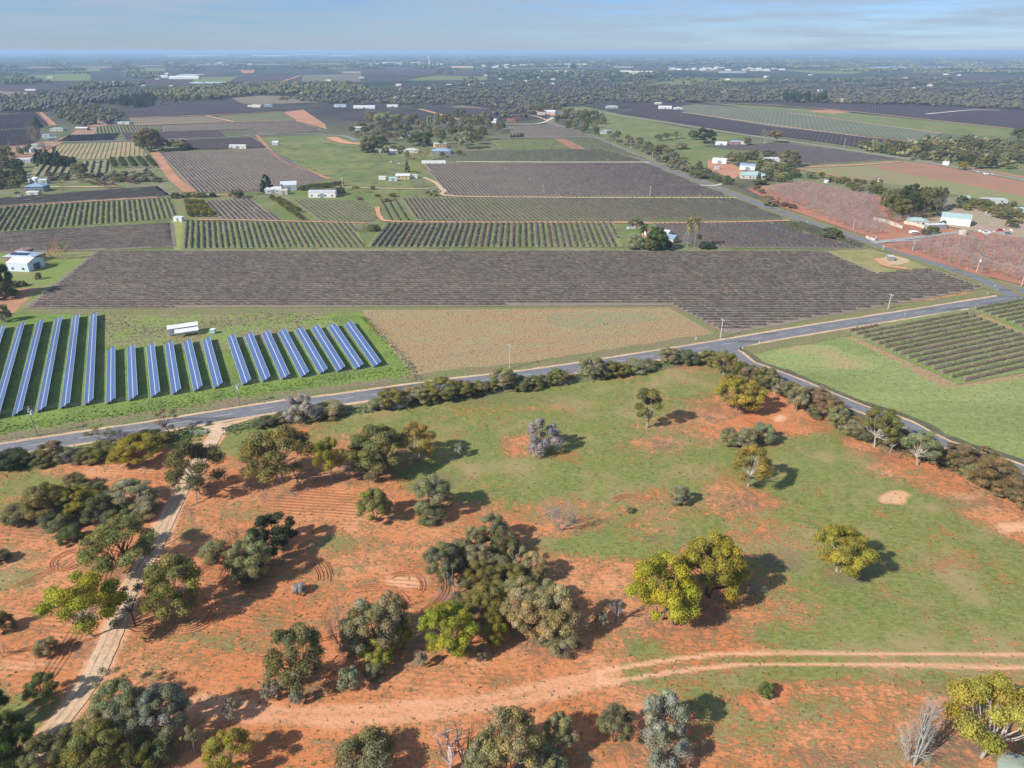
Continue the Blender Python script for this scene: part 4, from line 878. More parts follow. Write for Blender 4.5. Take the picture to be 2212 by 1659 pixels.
BLOCKS = [ # polygon, row direction, spacing, floor, cane colour, width, height, twigs per metre, label, group
 ([(212,545),(1776,543),(1890,593),(2002,581),(2118,623),(1568,719),(1448,657),(60,667)], ((205,541),(1778,541)), 3.1, M_vfloor, (.13,.10,.092), .5, .95, 1.2, ('purple-brown vine row', 'from the near edge of the big bare vineyard', 0), 'rows of the big bare vineyard'),
 ([(1832,717),(2074,673),(2232,736),(2225,797),(2071,826)], ((1830,717),(2074,672)), 3.5, M_vgreen, (.28,.225,.165), 1.0, 1.15, 9, ('shaggy vine row', 'from the near edge of the block beside the mown field', 0), 'rows of the shaggy vineyard'),
 ([(2101,668),(2260,640),(2400,660),(2400,760),(2235,718)], ((1830,717),(2074,672)), 3.5, M_vgreen, (.26,.23,.15), 1.0, 1.15, 9, ('shaggy vine row', 'from the near edge of the right corner block', 0), 'rows of the right corner vineyard'),
 ([(400,478),(760,484),(785,534),(396,537)], ((395,536),(400,478)), 3.2, M_vgreen, (.20,.165,.14), 1.0, 1.1, 7, ('green-edged vine row', 'from the left in the upper left striped block', 1), 'rows of the left green-striped block'),
 ([(836,484),(1322,483),(1338,534),(798,534)], ((1120,534),(1121,484)), 3.6, M_vgreen, (.225,.18,.16), 1.3, 1.2, 8, ('bushy vine row', 'from the left in the block above the big vineyard', 1), 'rows of the middle striped block'),
 ([(0,504),(368,484),(374,534),(200,540),(-60,548)], ((0,504),(368,484)), 2.9, M_vfloor, (.15,.13,.12), .6, 1.0, 3, ('dark vine row', 'from the near edge of the upper left dark block', 0), 'rows of the left dark block'),
 ([(-60,452),(365,429),(379,471),(0,501),(-60,504)], ((364,429),(380,471)), 3.3, M_vgreen, (.18,.15,.12), 1.0, 1.1, 6, ('vine row', 'from the left in the striped block at the left edge', 1), 'rows of the far left striped block'),
 ([(1412,485),(1660,482),(1775,516),(1855,538),(1785,537),(1512,534),(1445,512)], ((1412,485),(1520,534)), 3.0, M_vfloor, (.15,.13,.125), .9, 1.2, 4, ('dense low vine row', 'from the left in the block below the northern road', 1), 'rows of the dark block by the northern road'),
 ([(1665,481),(1730,481),(1800,500),(1870,532),(1860,537),(1770,514)], ((1412,485),(1520,534)), 3.2, M_vmix, (.12,.12,.07), .9, 1.1, 3, ('scruffy green vine row', 'from the left beside the northern road', 1), 'rows of the scruffy roadside block'),
 ([(868,430),(1590,430),(1692,473),(1700,475),(905,477)], ((875,429),(904,471)), 3.1, M_vmix, (.15,.13,.115), .8, 1.2, 3, ('slanting vine row', 'from the left in the strip between two sandy tracks', 1), 'rows of the long middle strip'),
 ([(815,432),(862,430),(898,477),(846,477)], ((875,429),(904,471)), 5.0, M_green, (.15,.12,.11), .9, 1.2, 3, ('widely spaced vine row', 'from the left at the strip end', 1), 'rows of the widely spaced block'),
 ([(917,355),(1392,353),(1570,424),(978,423),(962,412)], ((917,355),(978,423)), 2.9, M_vfloor, (.145,.12,.125), .8, 1.25, 1.5, ('dark slanting vine row', 'from the left below the white gravel path', 1), 'rows below the white path'),
 ([(632,432),(790,436),(810,470),(800,478),(692,478)], ((632,432),(692,478)), 3.0, M_vmix, (.15,.14,.10), .7, 1.0, 2, ('faint vine row', 'from the left in the block below the white sheds', 1), 'rows of the weedy block'),
 ([(444,437),(541,430),(600,475),(477,473)], ((444,437),(477,473)), 3.0, M_vfloor, (.14,.12,.11), .8, 1.2, 2, ('vine row', 'from the left in the small block beside the citrus line', 1), 'rows of the small left block'),
 ([(12,429),(340,404),(368,424),(-60,449),(-60,436)], ((12,429),(340,404)), 3.0, M_vfloor, (.13,.12,.11), .8, 1.2, 1, ('dark vine row', 'from the near edge below the left homestead', 0), 'rows below the left homestead'),
 ([(345,331),(580,323),(703,388),(620,408),(560,412),(424,416)], ((345,331),(424,416)), 3.0, M_vfloor, (.135,.115,.12), .7, 1.2, 0, 'vine rows of the large dark square block', None),
 ([(990,328),(1215,324),(1300,324),(1390,349),(985,350),(940,345)], ((990,328),(1050,350)), 3.2, M_vmix, (.12,.12,.09), .7, 1.1, 0, 'vine rows above the white path', None),
 ([(1062,303),(1200,301),(1185,322),(1085,322)], ((1062,303),(1095,322)), 3.4, ground_mat('lime_floor', (.24,.27,.10), (.20,.24,.08), None, .03), (.13,.13,.09), .7, 1.1, 0, 'vine rows of the lime green patch', None),
 ([(1200,301),(1222,301),(1262,322),(1235,322)], ((1062,303),(1095,322)), 3.4, M_earth, (.2,.12,.08), .4, .8, 0, 'vine rows in the red strip', None),
 ([(1225,300),(1285,299),(1345,325),(1395,345),(1300,324),(1265,322)], ((1062,303),(1095,322)), 3.4, M_vmix, (.13,.13,.09), .7, 1.1, 0, 'vine rows left of the northern road', None),
 ([(1100,274),(1192,270),(1285,296),(1110,297)], ((1100,274),(1135,297)), 3.2, M_vfloor, (.12,.115,.11), .7, 1.1, 0, 'vine rows in the small block by the road bend', None),
 ([(80,357),(236,347),(237,372),(68,382)], ((120,380),(135,353)), 6.0, ground_mat('stripe_floor', (.30,.26,.15), (.22,.24,.1), None, .05), (.12,.10,.08), 1.3, 1.5, 0, 'widely spaced vine rows behind the left homestead', None),
 ([(130,313),(300,307),(316,338),(190,345),(116,332)], ((200,345),(215,310)), 4.5, ground_mat('harrowed', (.42,.29,.18), (.30,.28,.13), (.24,.27,.10), .02, .04, speck=.3, st=(2.5,.4,1), rot=R(-20)), (.30,.27,.13), .6, .25, 0, 'faint green rows in the harrowed block', None),
 ([(150,293),(256,289),(244,304),(126,307)], ((150,293),(126,307)), 3.4, M_vpurple, (.08,.09,.07), 1.0, 1.4, 0, 'dark hedge-like rows by the green roofs', None),
 ([(210,274),(347,272),(347,285),(208,289)], ((290,273),(300,288)), 4.2, M_vmix, (.10,.10,.07), .9, 1.4, 0, 'rows of the upper left strip', None),
 ([(354,272),(634,261),(704,283),(556,292),(545,279),(355,285)], ((420,270),(445,284)), 4.0, M_vfloor, (.12,.105,.10), .9, 1.3, 0, 'rows of the upper left purple block', None),
 ([(268,289),(470,283),(484,296),(276,303)], ((400,285),(425,299)), 3.8, M_vpurple, (.12,.10,.10), .8, 1.2, 0, 'rows of the narrow purple strip', None),
 ([(404,303),(541,298),(580,319),(408,324)], ((470,300),(500,322)), 3.4, M_vpurple, (.11,.095,.10), .8, 1.2, 0, 'rows behind the long white shed', None),
 ([(468,251),(610,243),(638,259),(507,264)], ((520,248),(550,262)), 4.0, M_vmix, (.14,.15,.09), .8, 1.1, 0, 'rows of the pale green strip', None),
 ([(1512,316),(1704,311),(1936,344),(1740,356),(1633,326)], ((1512,316),(1740,356)), 3.2, M_vfloor, (.13,.11,.12), .7, 1.2, 0, 'rows of the triangular dark block', None),
 ([(0,250),(84,244),(108,271),(-60,284),(-60,255)], ((40,247),(-10,282)), 3.6, M_vpurple, (.10,.09,.10), .8, 1.2, 0, 'rows at the upper left edge', None),
 ([(-60,287),(84,276),(85,299),(67,312),(-60,322)], ((40,279),(-10,318)), 3.6, M_vpurple, (.11,.10,.10), .8, 1.2, 0, 'rows at the left edge below the dirt track', None),
]
rowmat = FOL; allrows = []
for bi, (poly, dr, sp, fl, colr, w_, h_, tw, lab, grp) in enumerate(BLOCKS):
    P = pts(poly); cxm = sum((p for p in P), Vector()) / len(P)
    PE = [p + (p - cxm).normalized() * 2.0 for p in P]; z = lift(max(p.y for p in P))
    me = bpy.data.meshes.new('vineyard_floor'); me.from_pydata([(p.x, p.y, z) for p in PE], [], [list(range(len(PE)))]); me.materials.append(fl); me.update(); tag(link('vineyard_floor', me), kind='structure')
    d = G(*dr[1]) - G(*dr[0])
    RR = clip_rows(P, d, sp)
    if isinstance(lab, tuple): RR.sort(key=(lambda r: (r[0] + r[1]).x) if lab[2] else (lambda r: (r[0] + r[1]).y))
    for ri, (a, b) in enumerate(RR): allrows.append((bi, a, b, z, ri))
def rdist(r): m_ = (r[1] + r[2]) / 2; return m_.length - (r[2] - r[1]).length * .25 + (0 if BLOCKS[r[0]][9] else 1e6)
allrows.sort(key=rdist)
PM = plain('weathered_post', (.42, .37, .32)); postm = MB().box(-.07, -.07, 0, .07, .07, 1.7).mesh('end_post', PM)
g = np.random.default_rng(77); rest = {}; nind = {}
for i, (bi, a, b, z, ri) in enumerate(allrows):
    poly, dr, sp, fl, colr, w_, h_, tw, lab, grp = BLOCKS[bi]
    far = (a + b).length / 2; V, Fq, T = row_geo(a, b, g, w_, h_, 1.2 if far < 450 else 4.0, tw)
    if i < 298 and grp:
        o = link('vine_row', np_mesh('vine_row', V, Fq, FOL, tint=T)); o.color = (*[c * random.uniform(.88, 1.12) for c in colr], 1)
        tag(o, f'{lab[0]}, {ordw(ri)} {lab[1]}', 'vine row', grp)
        for e in (a, b): link('end_post', postm, o, e)
    else:
        r = rest.setdefault(bi, [[], [], [], 0]); r[0].append(V); r[1].append(Fq + r[3]); r[2].append(T); r[3] += len(V)
for bi, r in rest.items():
    o = link('vine_rows', np_mesh('vine_rows', np.concatenate(r[0]), np.concatenate(r[1]), FOL, tint=np.concatenate(r[2]))); o.color = (*BLOCKS[bi][4], 1); tag(o, kind='stuff')
# distant vineyards too fine to show single rows: striped ground
def striped(name, A, B, ang, sc_):
    m, n, p, o = new_mat(name); gg = N(n, 'ShaderNodeNewGeometry'); mp = N(n, 'ShaderNodeMapping'); mp.inputs['Rotation'].default_value = (0, 0, ang); n.links.new(gg.outputs['Position'], mp.inputs[0])
    wv = N(n, 'ShaderNodeTexWave', bands_direction='X'); wv.inputs['Scale'].default_value = sc_; wv.inputs['Distortion'].default_value = 1.0; wv.inputs['Detail Scale'].default_value = .3; n.links.new(mp.outputs[0], wv.inputs[0])
    c = mix(n, wv.outputs['Fac'], A, B); c = mix(n, 1., c, mix(n, noise(n, .02, 6, .7), (.7,) * 3, (1.3,) * 3), 'MULTIPLY'); n.links.new(c, p.inputs['Base Color']); return m
M_sp = striped('striped_purple', (.050, .040, .045), (.095, .075, .08), R(25), .06); M_sg = striped('striped_grey_green', (.135, .15, .09), (.20, .20, .14), R(20), .05); M_sb = striped('striped_brown', (.19, .15, .10), (.26, .21, .14), R(25), .05)
for q in [([(234,238),(334,229),(522,226),(578,242),(278,253)], M_sp), ([(278,256),(448,251),(502,263),(294,272)], M_sb), ([(740,243),(873,239),(990,260),(867,268),(740,259)], M_sp), ([(907,236),(957,229),(1051,227),(1158,242),(1184,253),(1134,260),(1005,260)], M_sp),
  ([(500,212),(560,207),(640,208),(690,222),(560,226),(522,224)], M_sb), ([(680,226),(795,220),(865,232),(740,238)], M_sp), ([(1472,223),(1700,239),(2037,289),(1994,308),(1673,275),(1472,243)], M_sg), ([(1330,229),(1420,223),(1480,240),(1470,244)], M_sp),
  ([(1500,246),(1666,271),(1857,296),(1967,309),(1847,317),(1693,295),(1616,291),(1340,243),(1400,235)], M_sp), ([(1690,224),(1840,224),(2091,236),(2300,243),(2300,292),(2191,278),(1807,239)], M_sp), ([(1310,218),(1400,214),(1500,226),(1440,232)], M_sp), ([(1060,236),(1000,228),(970,232)], M_sb),
  ([(-60,195),(60,200),(58,212),(-60,216)], M_sb), ([(1330,178),(1500,176),(1600,182),(1400,186)], M_green), ([(760,208),(830,206),(850,212),(770,216)], M_sp)]: sheet('vineyard_floor', *q)

# ------------------------------------------------------------------ leafless pecan orchards on red soil
sheet('orchard_floor', [(1612,409),(1733,391),(1925,430),(1990,480),(2090,500),(1905,523),(1700,452)], M_pinkearth)
sheet('orchard_floor', [(1895,530),(2000,515),(2110,500),(2400,540),(2500,700),(2260,630),(2107,592)], M_pinkearth)
sheet('orchard_floor', [(1985,478),(2070,450),(2110,430),(2300,470),(2400,540),(2110,502)], ground_mat('yard_gravel', (.42,.30,.22), (.36,.30,.2), (.25,.24,.12), .05, .2, speck=.4))
OP = [pts([(1645,415),(1733,395),(1895,428),(1893,467),(1930,497),(1880,512),(1800,480),(1710,440)]), pts([(1925,537),(1990,524),(2080,513),(2300,540),(2400,640),(2240,618),(2107,590),(2000,555)])]
dd = (G(2107,600) - G(1890,527.6)); dd.z = 0; dd.normalize(); dn = Vector((-dd.y, dd.x, 0)); no = 0; spots = []
for P in OP:
    for i in range(-120, 120):
        for j in range(-60, 60):
            p = G(1960, 500) + dd * i * 6.4 + dn * j * 6.4
            if inpoly(P, p.x, p.y): spots.append((p, P is OP[1], j, i))
spots.sort(key=lambda p: p[0].length); far_sp = [p[0] for p in spots[290:]]
near_sp = sorted(spots[:290], key=lambda q: (q[1], q[2], -q[3])); jl = {}; il = {}
for q in near_sp:
    js = jl.setdefault(q[1], []); 
    if q[2] not in js: js.append(q[2])
for (p, rt, j, i) in near_sp:
    k_ = (rt, j); il[k_] = il.get(k_, -1) + 1; jn = jl[rt].index(j)
    plant('pecan', p + Vector((random.uniform(-.5, .5), random.uniform(-.5, .5), .05)), random.uniform(6.5, 8.0), random.uniform(5.5, 7.5), 'grey', 'mid', f'leafless orchard tree, {ordw(il[k_])} from the right in the {ordw(jn)} line, {"right-hand" if rt else "upper"} orchard', 'leafless orchard trees')
if far_sp:
    me0 = PROTO['pecan'][0][0]; v0 = np.array([v.co[:] for v in me0.vertices]); f0 = [tuple(f.vertices) for f in me0.polygons]; VV = []; FF = []
    for k, p in enumerate(far_sp[:400]):
        a = k * 2.4; q = np.stack([v0[:, 0] * math.cos(a) - v0[:, 1] * math.sin(a), v0[:, 0] * math.sin(a) + v0[:, 1] * math.cos(a), v0[:, 2]], 1) * np.array([7, 7, 6]) + np.array([p.x, p.y, .05]); VV.append(q); FF.append(np.array(f0, dtype=object) if False else [tuple(i + k * len(v0) for i in f) for f in f0])
    me = bpy.data.meshes.new('orchard'); me.from_pydata(np.concatenate(VV).tolist(), [], [f for L in FF for f in L]); me.materials.append(BARK); me.update(); o = link('far_orchard', me); o.color = (*BK['grey'], 1); tag(o, kind='stuff')

# ------------------------------------------------------------------ solar farm
def panel_mat():
    m, n, p, o = new_mat('solar_glass'); t = N(n, 'ShaderNodeTexCoord'); s = N(n, 'ShaderNodeSeparateXYZ'); n.links.new(t.outputs['Object'], s.inputs[0])
    def line(src, per, wd):
        f = math_(n, 'FRACT', math_(n, 'DIVIDE', src, per)); return math_(n, 'ADD', math_(n, 'LESS_THAN', f, wd), math_(n, 'GREATER_THAN', f, 1 - wd))
    a = line(s.outputs['X'], 1.02, .045); c = mix(n, a, (.048, .088, .215), (.24, .32, .46))
    c2 = line(s.outputs['X'], .17, .06); c = mix(n, math_(n, 'MULTIPLY', c2, .16), c, (.3, .4, .55))
    mid = math_(n, 'LESS_THAN', math_(n, 'ABSOLUTE', s.outputs['Y']), .085); c = mix(n, mid, c, (.62, .66, .68))
    ed = math_(n, 'GREATER_THAN', math_(n, 'ABSOLUTE', s.outputs['Y']), 1.58); c = mix(n, ed, c, (.45, .5, .52))
    n.links.new(c, p.inputs['Base Color']); p.inputs['Roughness'].default_value = .32; p.inputs['Specular IOR Level'].default_value = .6; return m
M_pan = panel_mat(); M_steel = plain('galvanised_steel', (.45, .45, .44), .45, .5); M_back = plain('panel_back', (.2, .2, .22))
SOL = [((202,678),(191,869)),((164.5,681),(140,876)),((127,686),(88.6,884)),((87.6,692),(36.8,892)),((47,697),(-12,901)),((5,704),(-62,909)),((-38,710),(-112,917)),
 ((240,752),(239,866)),((282.6,748),(287.6,859)),((324.4,744.7),(336,852)),((364.5,740.4),(381,846)),((404.6,736),(428,839)),((444.8,731.4),(471.5,833)),
 ((498.3,725.3),(533,825.6)),((536.7,721.3),(575,819)),((573.5,717),(617,814)),((608.6,713.6),(659,809)),((645.4,709.3),(699,802)),((680.5,705.3),(737,797)),((716,701.5),(776.5,792)),((751.4,697),(815,787))]
HS = 1.12; TILT = R(27)
SOL.sort(key=lambda q: q[0][0])
for si, (a, b) in enumerate(SOL):
    A, B = G(a[0], a[1], HS), G(b[0], b[1], HS); A.z = B.z = 0; L = (A - B).length; c = (A + B) / 2; dx = (A - B).normalized()
    kind = 'long' if si < 7 else ('short' if si < 13 else 'mid-length')
    idx = si if si < 7 else (si - 7 if si < 13 else si - 13)
    e = empty('solar_panel_row', c, math.atan2(dx.y, dx.x)); place = ['left of the container', 'below the container', 'right of the container'][0 if si < 7 else (1 if si < 13 else 2)]
    tag(e, f'{kind} tilted row of blue solar panels, {ORD[idx]} from the left {place}', 'solar panels', 'solar panel rows')
    mb = MB(); mb.box(-L / 2, -1.68, -.03, L / 2, 1.68, .03); o = mb.build('panel_table', M_pan, e); o.location = (0, 0, HS); o.rotation_euler = (TILT * -1, 0, 0) 
    # high edge must be on the far (right) side: +Y local is 90 degrees left of the row axis
    mb = MB(); mb.tube((-L / 2 - .3, 0, HS - .1), (L / 2 + .3, 0, HS - .1), .09, .09, 8); mb.build('torque_tube', M_steel, e)
    k = max(3, int(L / 7))
    for i in range(k + 1):
        x = -L / 2 + .4 + (L - .8) * i / k; MB().tube((x, 0, 0), (x, 0, HS - .1), .07, .07, 6).build('support_post', M_steel, e)
M_cream = sheet_metal('white_panel', (.80, .80, .77)); 
def container():
    e = empty('inverter_container', G(398, 722) + Vector((0, 0, 0)), math.atan2((G(434,712) - G(366,722)).y, (G(434,712) - G(366,722)).x)); tag(e, 'long white inverter container under a white shade roof in the solar farm', 'container')
    MB().box(-5.4, -.2, .3, 5.4, 2.4, 2.9).build('container_body', M_cream, e)
    m2 = MB(); m2.add([(-5.6, -.5, 3.0), (5.6, -.5, 3.0), (5.6, 2.7, 3.5), (-5.6, 2.7, 3.5), (-5.6, -.5, 3.08), (5.6, -.5, 3.08), (5.6, 2.7, 3.58), (-5.6, 2.7, 3.58)], [(3, 2, 1, 0), (4, 5, 6, 7), (0, 1, 5, 4), (1, 2, 6, 5), (2, 3, 7, 6), (3, 0, 4, 7)]); m2.build('roof', M_cream, e)
    for x in (-5.0, -4.3, -3.6): MB().box(x - .25, -.26, .5, x + .25, -.203, 2.6).build('door', plain('door_grey', (.55, .58, .6)), e)
    m3 = MB(); m3.add([(-3.2, -3.2, 1.9), (5.4, -3.2, 1.9), (5.4, -.8, 2.6), (-3.2, -.8, 2.6), (-3.2, -3.2, 1.98), (5.4, -3.2, 1.98), (5.4, -.8, 2.68), (-3.2, -.8, 2.68)], [(3, 2, 1, 0), (4, 5, 6, 7), (0, 1, 5, 4), (1, 2, 6, 5), (2, 3, 7, 6), (3, 0, 4, 7)]); m3.build('awning', M_cream, e)
    for x in (-3.1, 5.3): MB().box(x - .06, -3.15, 0, x + .06, -3.03, 1.9).build('awning_post', M_steel, e)
container()
def kiosk():
    e = empty('transformer_kiosk', G(461, 720)); tag(e, 'small pale green transformer box right of the white container', 'transformer box')
    MB().box(-.9, -.7, .15, .9, .7, 1.7).build('cabinet', plain('pale_green_paint', (.42, .58, .54)), e); MB().box(-1, -.8, 1.7, 1, .8, 1.85).build('lid', plain('lid', (.7, .78, .76)), e)
    for x in (-.43, .43): MB().box(x - .38, -.72, .25, x + .38, -.703, 1.6).build('door', plain('pale_green_door', (.36, .52, .48)), e)
kiosk()

# ------------------------------------------------------------------ poles, wires, posts, fences
M_pole = plain('pole_wood', (.30, .25, .21)); M_poleg = plain('pole_grey', (.52, .50, .46)); M_white_p = plain('white_post_paint', (.82, .82, .8))
POLES = [ (81,943,879,'dark','transformer pole at the left edge of the solar field beside the road',1),(517.6,876,825,'dark','transformer pole between the solar field and the gravel track mouth',1),(1101,797,744.5,'grey','plain grey pole on the road edge of the dry brown field',0),
 (1556,731.6,688,'grey','slender pole at the lower corner of the big bare vineyard',0),(1918,668,634.6,'grey','pole beside the main road halfway along the lower vineyard edge',0),(1842,497.5,474,'grey','pole among the orchard trees nearest the letters sign',0),
 (1970.6,542.7,511,'grey','leaning pole opposite the turning circle beside the northern road',0),(2109,588,554,'grey','pole with a transformer at the orchard edge near the crossroads',1),(1907,541,530,'grey','short pole on the verge left of the northern road',0),
 (1173,419,399,'grey','pole in the vineyard below the white path, left one',0),(1403.5,424,402,'grey','pole in the vineyard below the white path, right one',0),(2206,618,581,'grey','pole in the orchard corner on the right edge',0),
 (1823,318.7,300,'grey','pole beside the eastern road before the dark tree belt',0),(1959,308.6,297,'grey','pole behind the dark tree belt',0),(1362,322,302,'grey','pole right of the northern road among green scrub',0),(1330,308.6,295,'grey','pole between the blue-grey house and the road',0),(1408.5,343.7,328.7,'grey','pole where the northern road meets the white path',0),
 (740,403,383,'white','thin white pole with a wind vane above the olive hedge',0),(1002,401,383,'dark','dark thin pole right of the leafless poplars',0)]
TOPS = {}
for i, (bx, by, ty, cl, lab, tf) in enumerate(POLES):
    h = HT(by, ty); e = empty('power_pole', G(bx, by), R(25) if i not in (5, 6, 7, 11) else R(-50)); tag(e, lab, 'power pole'); m_ = M_pole if cl == 'dark' else (M_white_p if cl == 'white' else M_poleg)
    MB().tube((0, 0, 0), (0, 0, h), .19, .12, 8).build('shaft', m_, e); MB().box(-.06, -1.1, h - .7, .06, 1.1, h - .52).build('crossarm', m_, e)
    for y in (-1.0, 0, 1.0): MB().tube((0, y, h - .52), (0, y, h - .3), .06, .045, 6).build('insulator', M_white_p, e)
    if tf:
        MB().tube((.5, 0, h - 2.6), (.5, 0, h - 1.3), .42, .42, 10).build('transformer', plain('transformer_grey', (.62, .66, .66)), e); MB().box(-.1, -1.2, h - 1.2, .1, 1.2, h - 1.05).build('lower_crossarm', M_poleg, e)
    TOPS[i] = (e.location + Vector((0, 0, h - .35)), e.rotation_euler.z)
M_wire = plain('wire', (.25, .25, .26), .4)
def wires(a, b, lab):
    (p, ra), (q, rb) = a, b; mb = MB()
    for y in (-1, 0, 1):
        p1 = p + Vector((-math.sin(ra) * y, math.cos(ra) * y, 0)); q1 = q + Vector((-math.sin(rb) * y, math.cos(rb) * y, 0)); last = p1
        for k in range(1, 13):
            t = k / 12; c = p1.lerp(q1, t) - Vector((0, 0, 4 * t * (1 - t) * (q1 - p1).length * .014)); mb.tube(last, c, .022, .022, 3, cap=False); last = c
    tag(mb.build('power_line', M_wire), lab, 'power line')
off = (TOPS[0][0] + (TOPS[0][0] - TOPS[1][0]), TOPS[0][1])
wires(off, TOPS[0], 'wires running in from the left edge to the leftmost pole'); wires(TOPS[0], TOPS[1], 'wires along the road past the lower ends of the solar rows')
wires(TOPS[1], TOPS[2], 'wires over the road side of the dry brown field'); wires(TOPS[2], TOPS[3], 'wires from the brown field pole to the vineyard corner pole'); wires(TOPS[3], TOPS[4], 'wires along the lower edge of the big bare vineyard')
wires(TOPS[5], TOPS[6], 'wires along the orchard past the letters sign'); wires(TOPS[6], TOPS[7], 'wires along the orchard front to the transformer pole'); wires(TOPS[7], TOPS[11], 'wires from the transformer pole to the right edge')
def post(px, py, lab, h=1.0, r=.09):
    e = empty('guide_post', G(px, py)); tag(e, lab, 'guide post', 'white roadside guide posts'); MB().box(-r, -.05, 0, r, .05, h).build('post', M_white_p, e); MB().box(-r * .7, -.057, h - .3, r * .7, -.052, h - .15).build('reflector', plain('reflector_red', (.6, .05, .04)), e)
for q in [(1640,742,'white guide post on the inner corner of the side road, nearest the main road'),(1604,754,'white guide post on the bend of the side road corner'),(1606,766,'white guide post lowest on the side road corner'),(2133,635,'white guide post at the northern road corner, lowest'),(2153,629,'white guide post at the northern road corner, rightmost'),(2149,620,'white guide post at the northern road corner, highest'),
          (1744,481,'white guide post on the orchard side of the northern road'),(646,855,'white guide post by the road right of the transformer pole'),(2088,583,'white guide post near the orchard transformer pole'),(1848,503,'white guide post left of the letters sign')]: post(*q)
def sign(px, py, lab, c=(.8, .8, .78), h=2.2, w_=.7):
    e = empty('road_sign', G(px, py), R(20)); tag(e, lab, 'road sign'); MB().tube((0, 0, 0), (0, 0, h), .04, .04, 6).build('pole', M_steel, e); MB().add([], []) if False else None
    m_ = MB(); m_.add([(-w_ / 2, -.05, h - w_), (w_ / 2, -.05, h - w_), (w_ / 2, -.05, h), (-w_ / 2, -.05, h), (-w_ / 2, -.08, h - w_), (w_ / 2, -.08, h - w_), (w_ / 2, -.08, h), (-w_ / 2, -.08, h)], [(0, 1, 2, 3), (7, 6, 5, 4), (0, 4, 5, 1), (1, 5, 6, 2), (2, 6, 7, 3), (3, 7, 4, 0)]); m_.build('plate', plain('sign_plate', c), e)
sign(1953, 687, 'pale diamond road sign on the verge above the mown green field'); sign(1502, 740, 'white street sign at the lower tip of the big vineyard', w_=1.0); sign(1102, 800, 'yellow marker at the foot of the plain grey pole', (.7, .55, .05), 1.2, .5)
def fence(line, lab, sp=4.0, h=1.3, pm=None, mesh=False):
    C = smooth_line(pts(line), sp); e = empty('wire_fence', C[0]); tag(e, lab, 'fence'); o0 = C[0]; pm = pm or M_steel
    me = MB().tube((0, 0, 0), (0, 0, h), .06, .05, 5).mesh('post', pm); stp = max(1, len(C) // 90)
    for p in C[::stp]: link('post', me, e, p - o0)
    mb = MB()
    for z in (.35, .7, 1.05, h - .08):
        for a, b in zip(C[:-1], C[1:]): mb.tube(a - o0 + Vector((0, 0, z)), b - o0 + Vector((0, 0, z)), .02, .02, 3, cap=False)
    mb.build('wires', M_wire, e)
fence([(788,676),(850,750),(905,822)], 'steel fence between the solar farm and the dry brown field', 3, 1.8); fence([(905,822),(700,850),(440,889),(230,922),(0,952),(-200,985)], 'low wire fence along the road side of the solar farm', 4, 1.2)
fence([(0,1012),(170,996),(330,962),(440,936)], 'old wire fence on the paddock side of the scrub left of the track', 5, 1.1, M_pole); fence([(480,932),(620,915),(900,874),(1200,834),(1480,792)], 'old wire fence along the top of the green paddock', 6, 1.1, M_pole)
def gate(px, py, rz, L, lab, c):
    e = empty('farm_gate', G(px, py), rz); tag(e, lab, 'gate'); m_ = plain('gate_paint_' + str(px), c, .5); mb = MB()
    for z in (.15, .45, .75, 1.05): mb.tube((0, 0, z), (L, 0, z), .04, .04, 6)
    for x in (0, L * .33, L * .66, L): mb.tube((x, 0, .15), (x, 0, 1.05), .045, .045, 6)
    mb.build('gate_leaf', m_, e)
    for x in (-.15, L + .15): MB().tube((x, 0, 0), (x, 0, 1.3), .1, .09, 8).build('gate_post', m_, e)
gate(412, 938, R(8), 4.2, 'pale rail gate folded open left of the gravel track mouth', (.62, .64, .62)); gate(485, 931, R(38), 3.6, 'dark green gate standing open right of the gravel track mouth', (.07, .12, .1))
e = empty('marker_board', G(486, 938)); tag(e, 'small white board on a stake beside the dark green gate', 'sign'); MB().box(-.18, -.03, .5, .18, .03, 1.2).build('board', M_white_p, e); MB().tube((0, .05, 0), (0, .05, 1.1), .04, .04, 5).build('stake', M_steel, e)
# the big white letters by the orchard drive
def letters():
    e = empty('letters_sign', G(1879, 518), math.atan2((G(1895,515) - G(1870,507)).y, (G(1895,515) - G(1870,507)).x)); tag(e, 'big white cut-out letters reading PECANS beside the orchard drive', 'sign')
    cu = bpy.data.curves.new('letters', 'FONT'); cu.body = 'PECANS'; cu.size = 1.9; cu.extrude = .08; cu.offset = .03; cu.space_character = .98; cu.align_x = 'CENTER'
    t0 = bpy.data.objects.new('t', cu); COL.objects.link(t0); dg = bpy.context.evaluated_depsgraph_get(); me = bpy.data.meshes.new_from_object(t0.evaluated_get(dg)); bpy.data.objects.remove(t0)
    me.materials.clear(); me.materials.append(M_white_p); o = link('lettering', me, e); o.rotation_euler = (R(90), 0, 0); o.location = (0, 0, .25)
    MB().box(-3.3, .1, .1, 3.3, .16, .2).build('rail', M_steel, e)
    for x in (-3, -1, 1, 3): MB().tube((x, .15, 0), (x, .15, 1.4), .05, .05, 5).build('post', M_steel, e)
letters()
def statue():
    e = empty('garden_figure', G(1890.5, 519)); tag(e, 'blue-grey upright figure standing at the right end of the white letters', 'statue'); m_ = plain('blue_grey_paint', (.30, .38, .46))
    m2 = MB(); m2.tube((0, 0, .3), (0, 0, 1.3), .5, .36, 10); m2.tube((0, 0, 1.3), (0, 0, 1.9), .36, .2, 10); m2.build('body', m_, e); MB().ball((0, 0, 2.15), .3, 10, 7).build('head', plain('pale_head', (.6, .62, .62)), e); MB().box(-.6, -.6, 0, .6, .6, .3).build('base', plain('base_stone', (.4, .38, .35)), e)
statue()
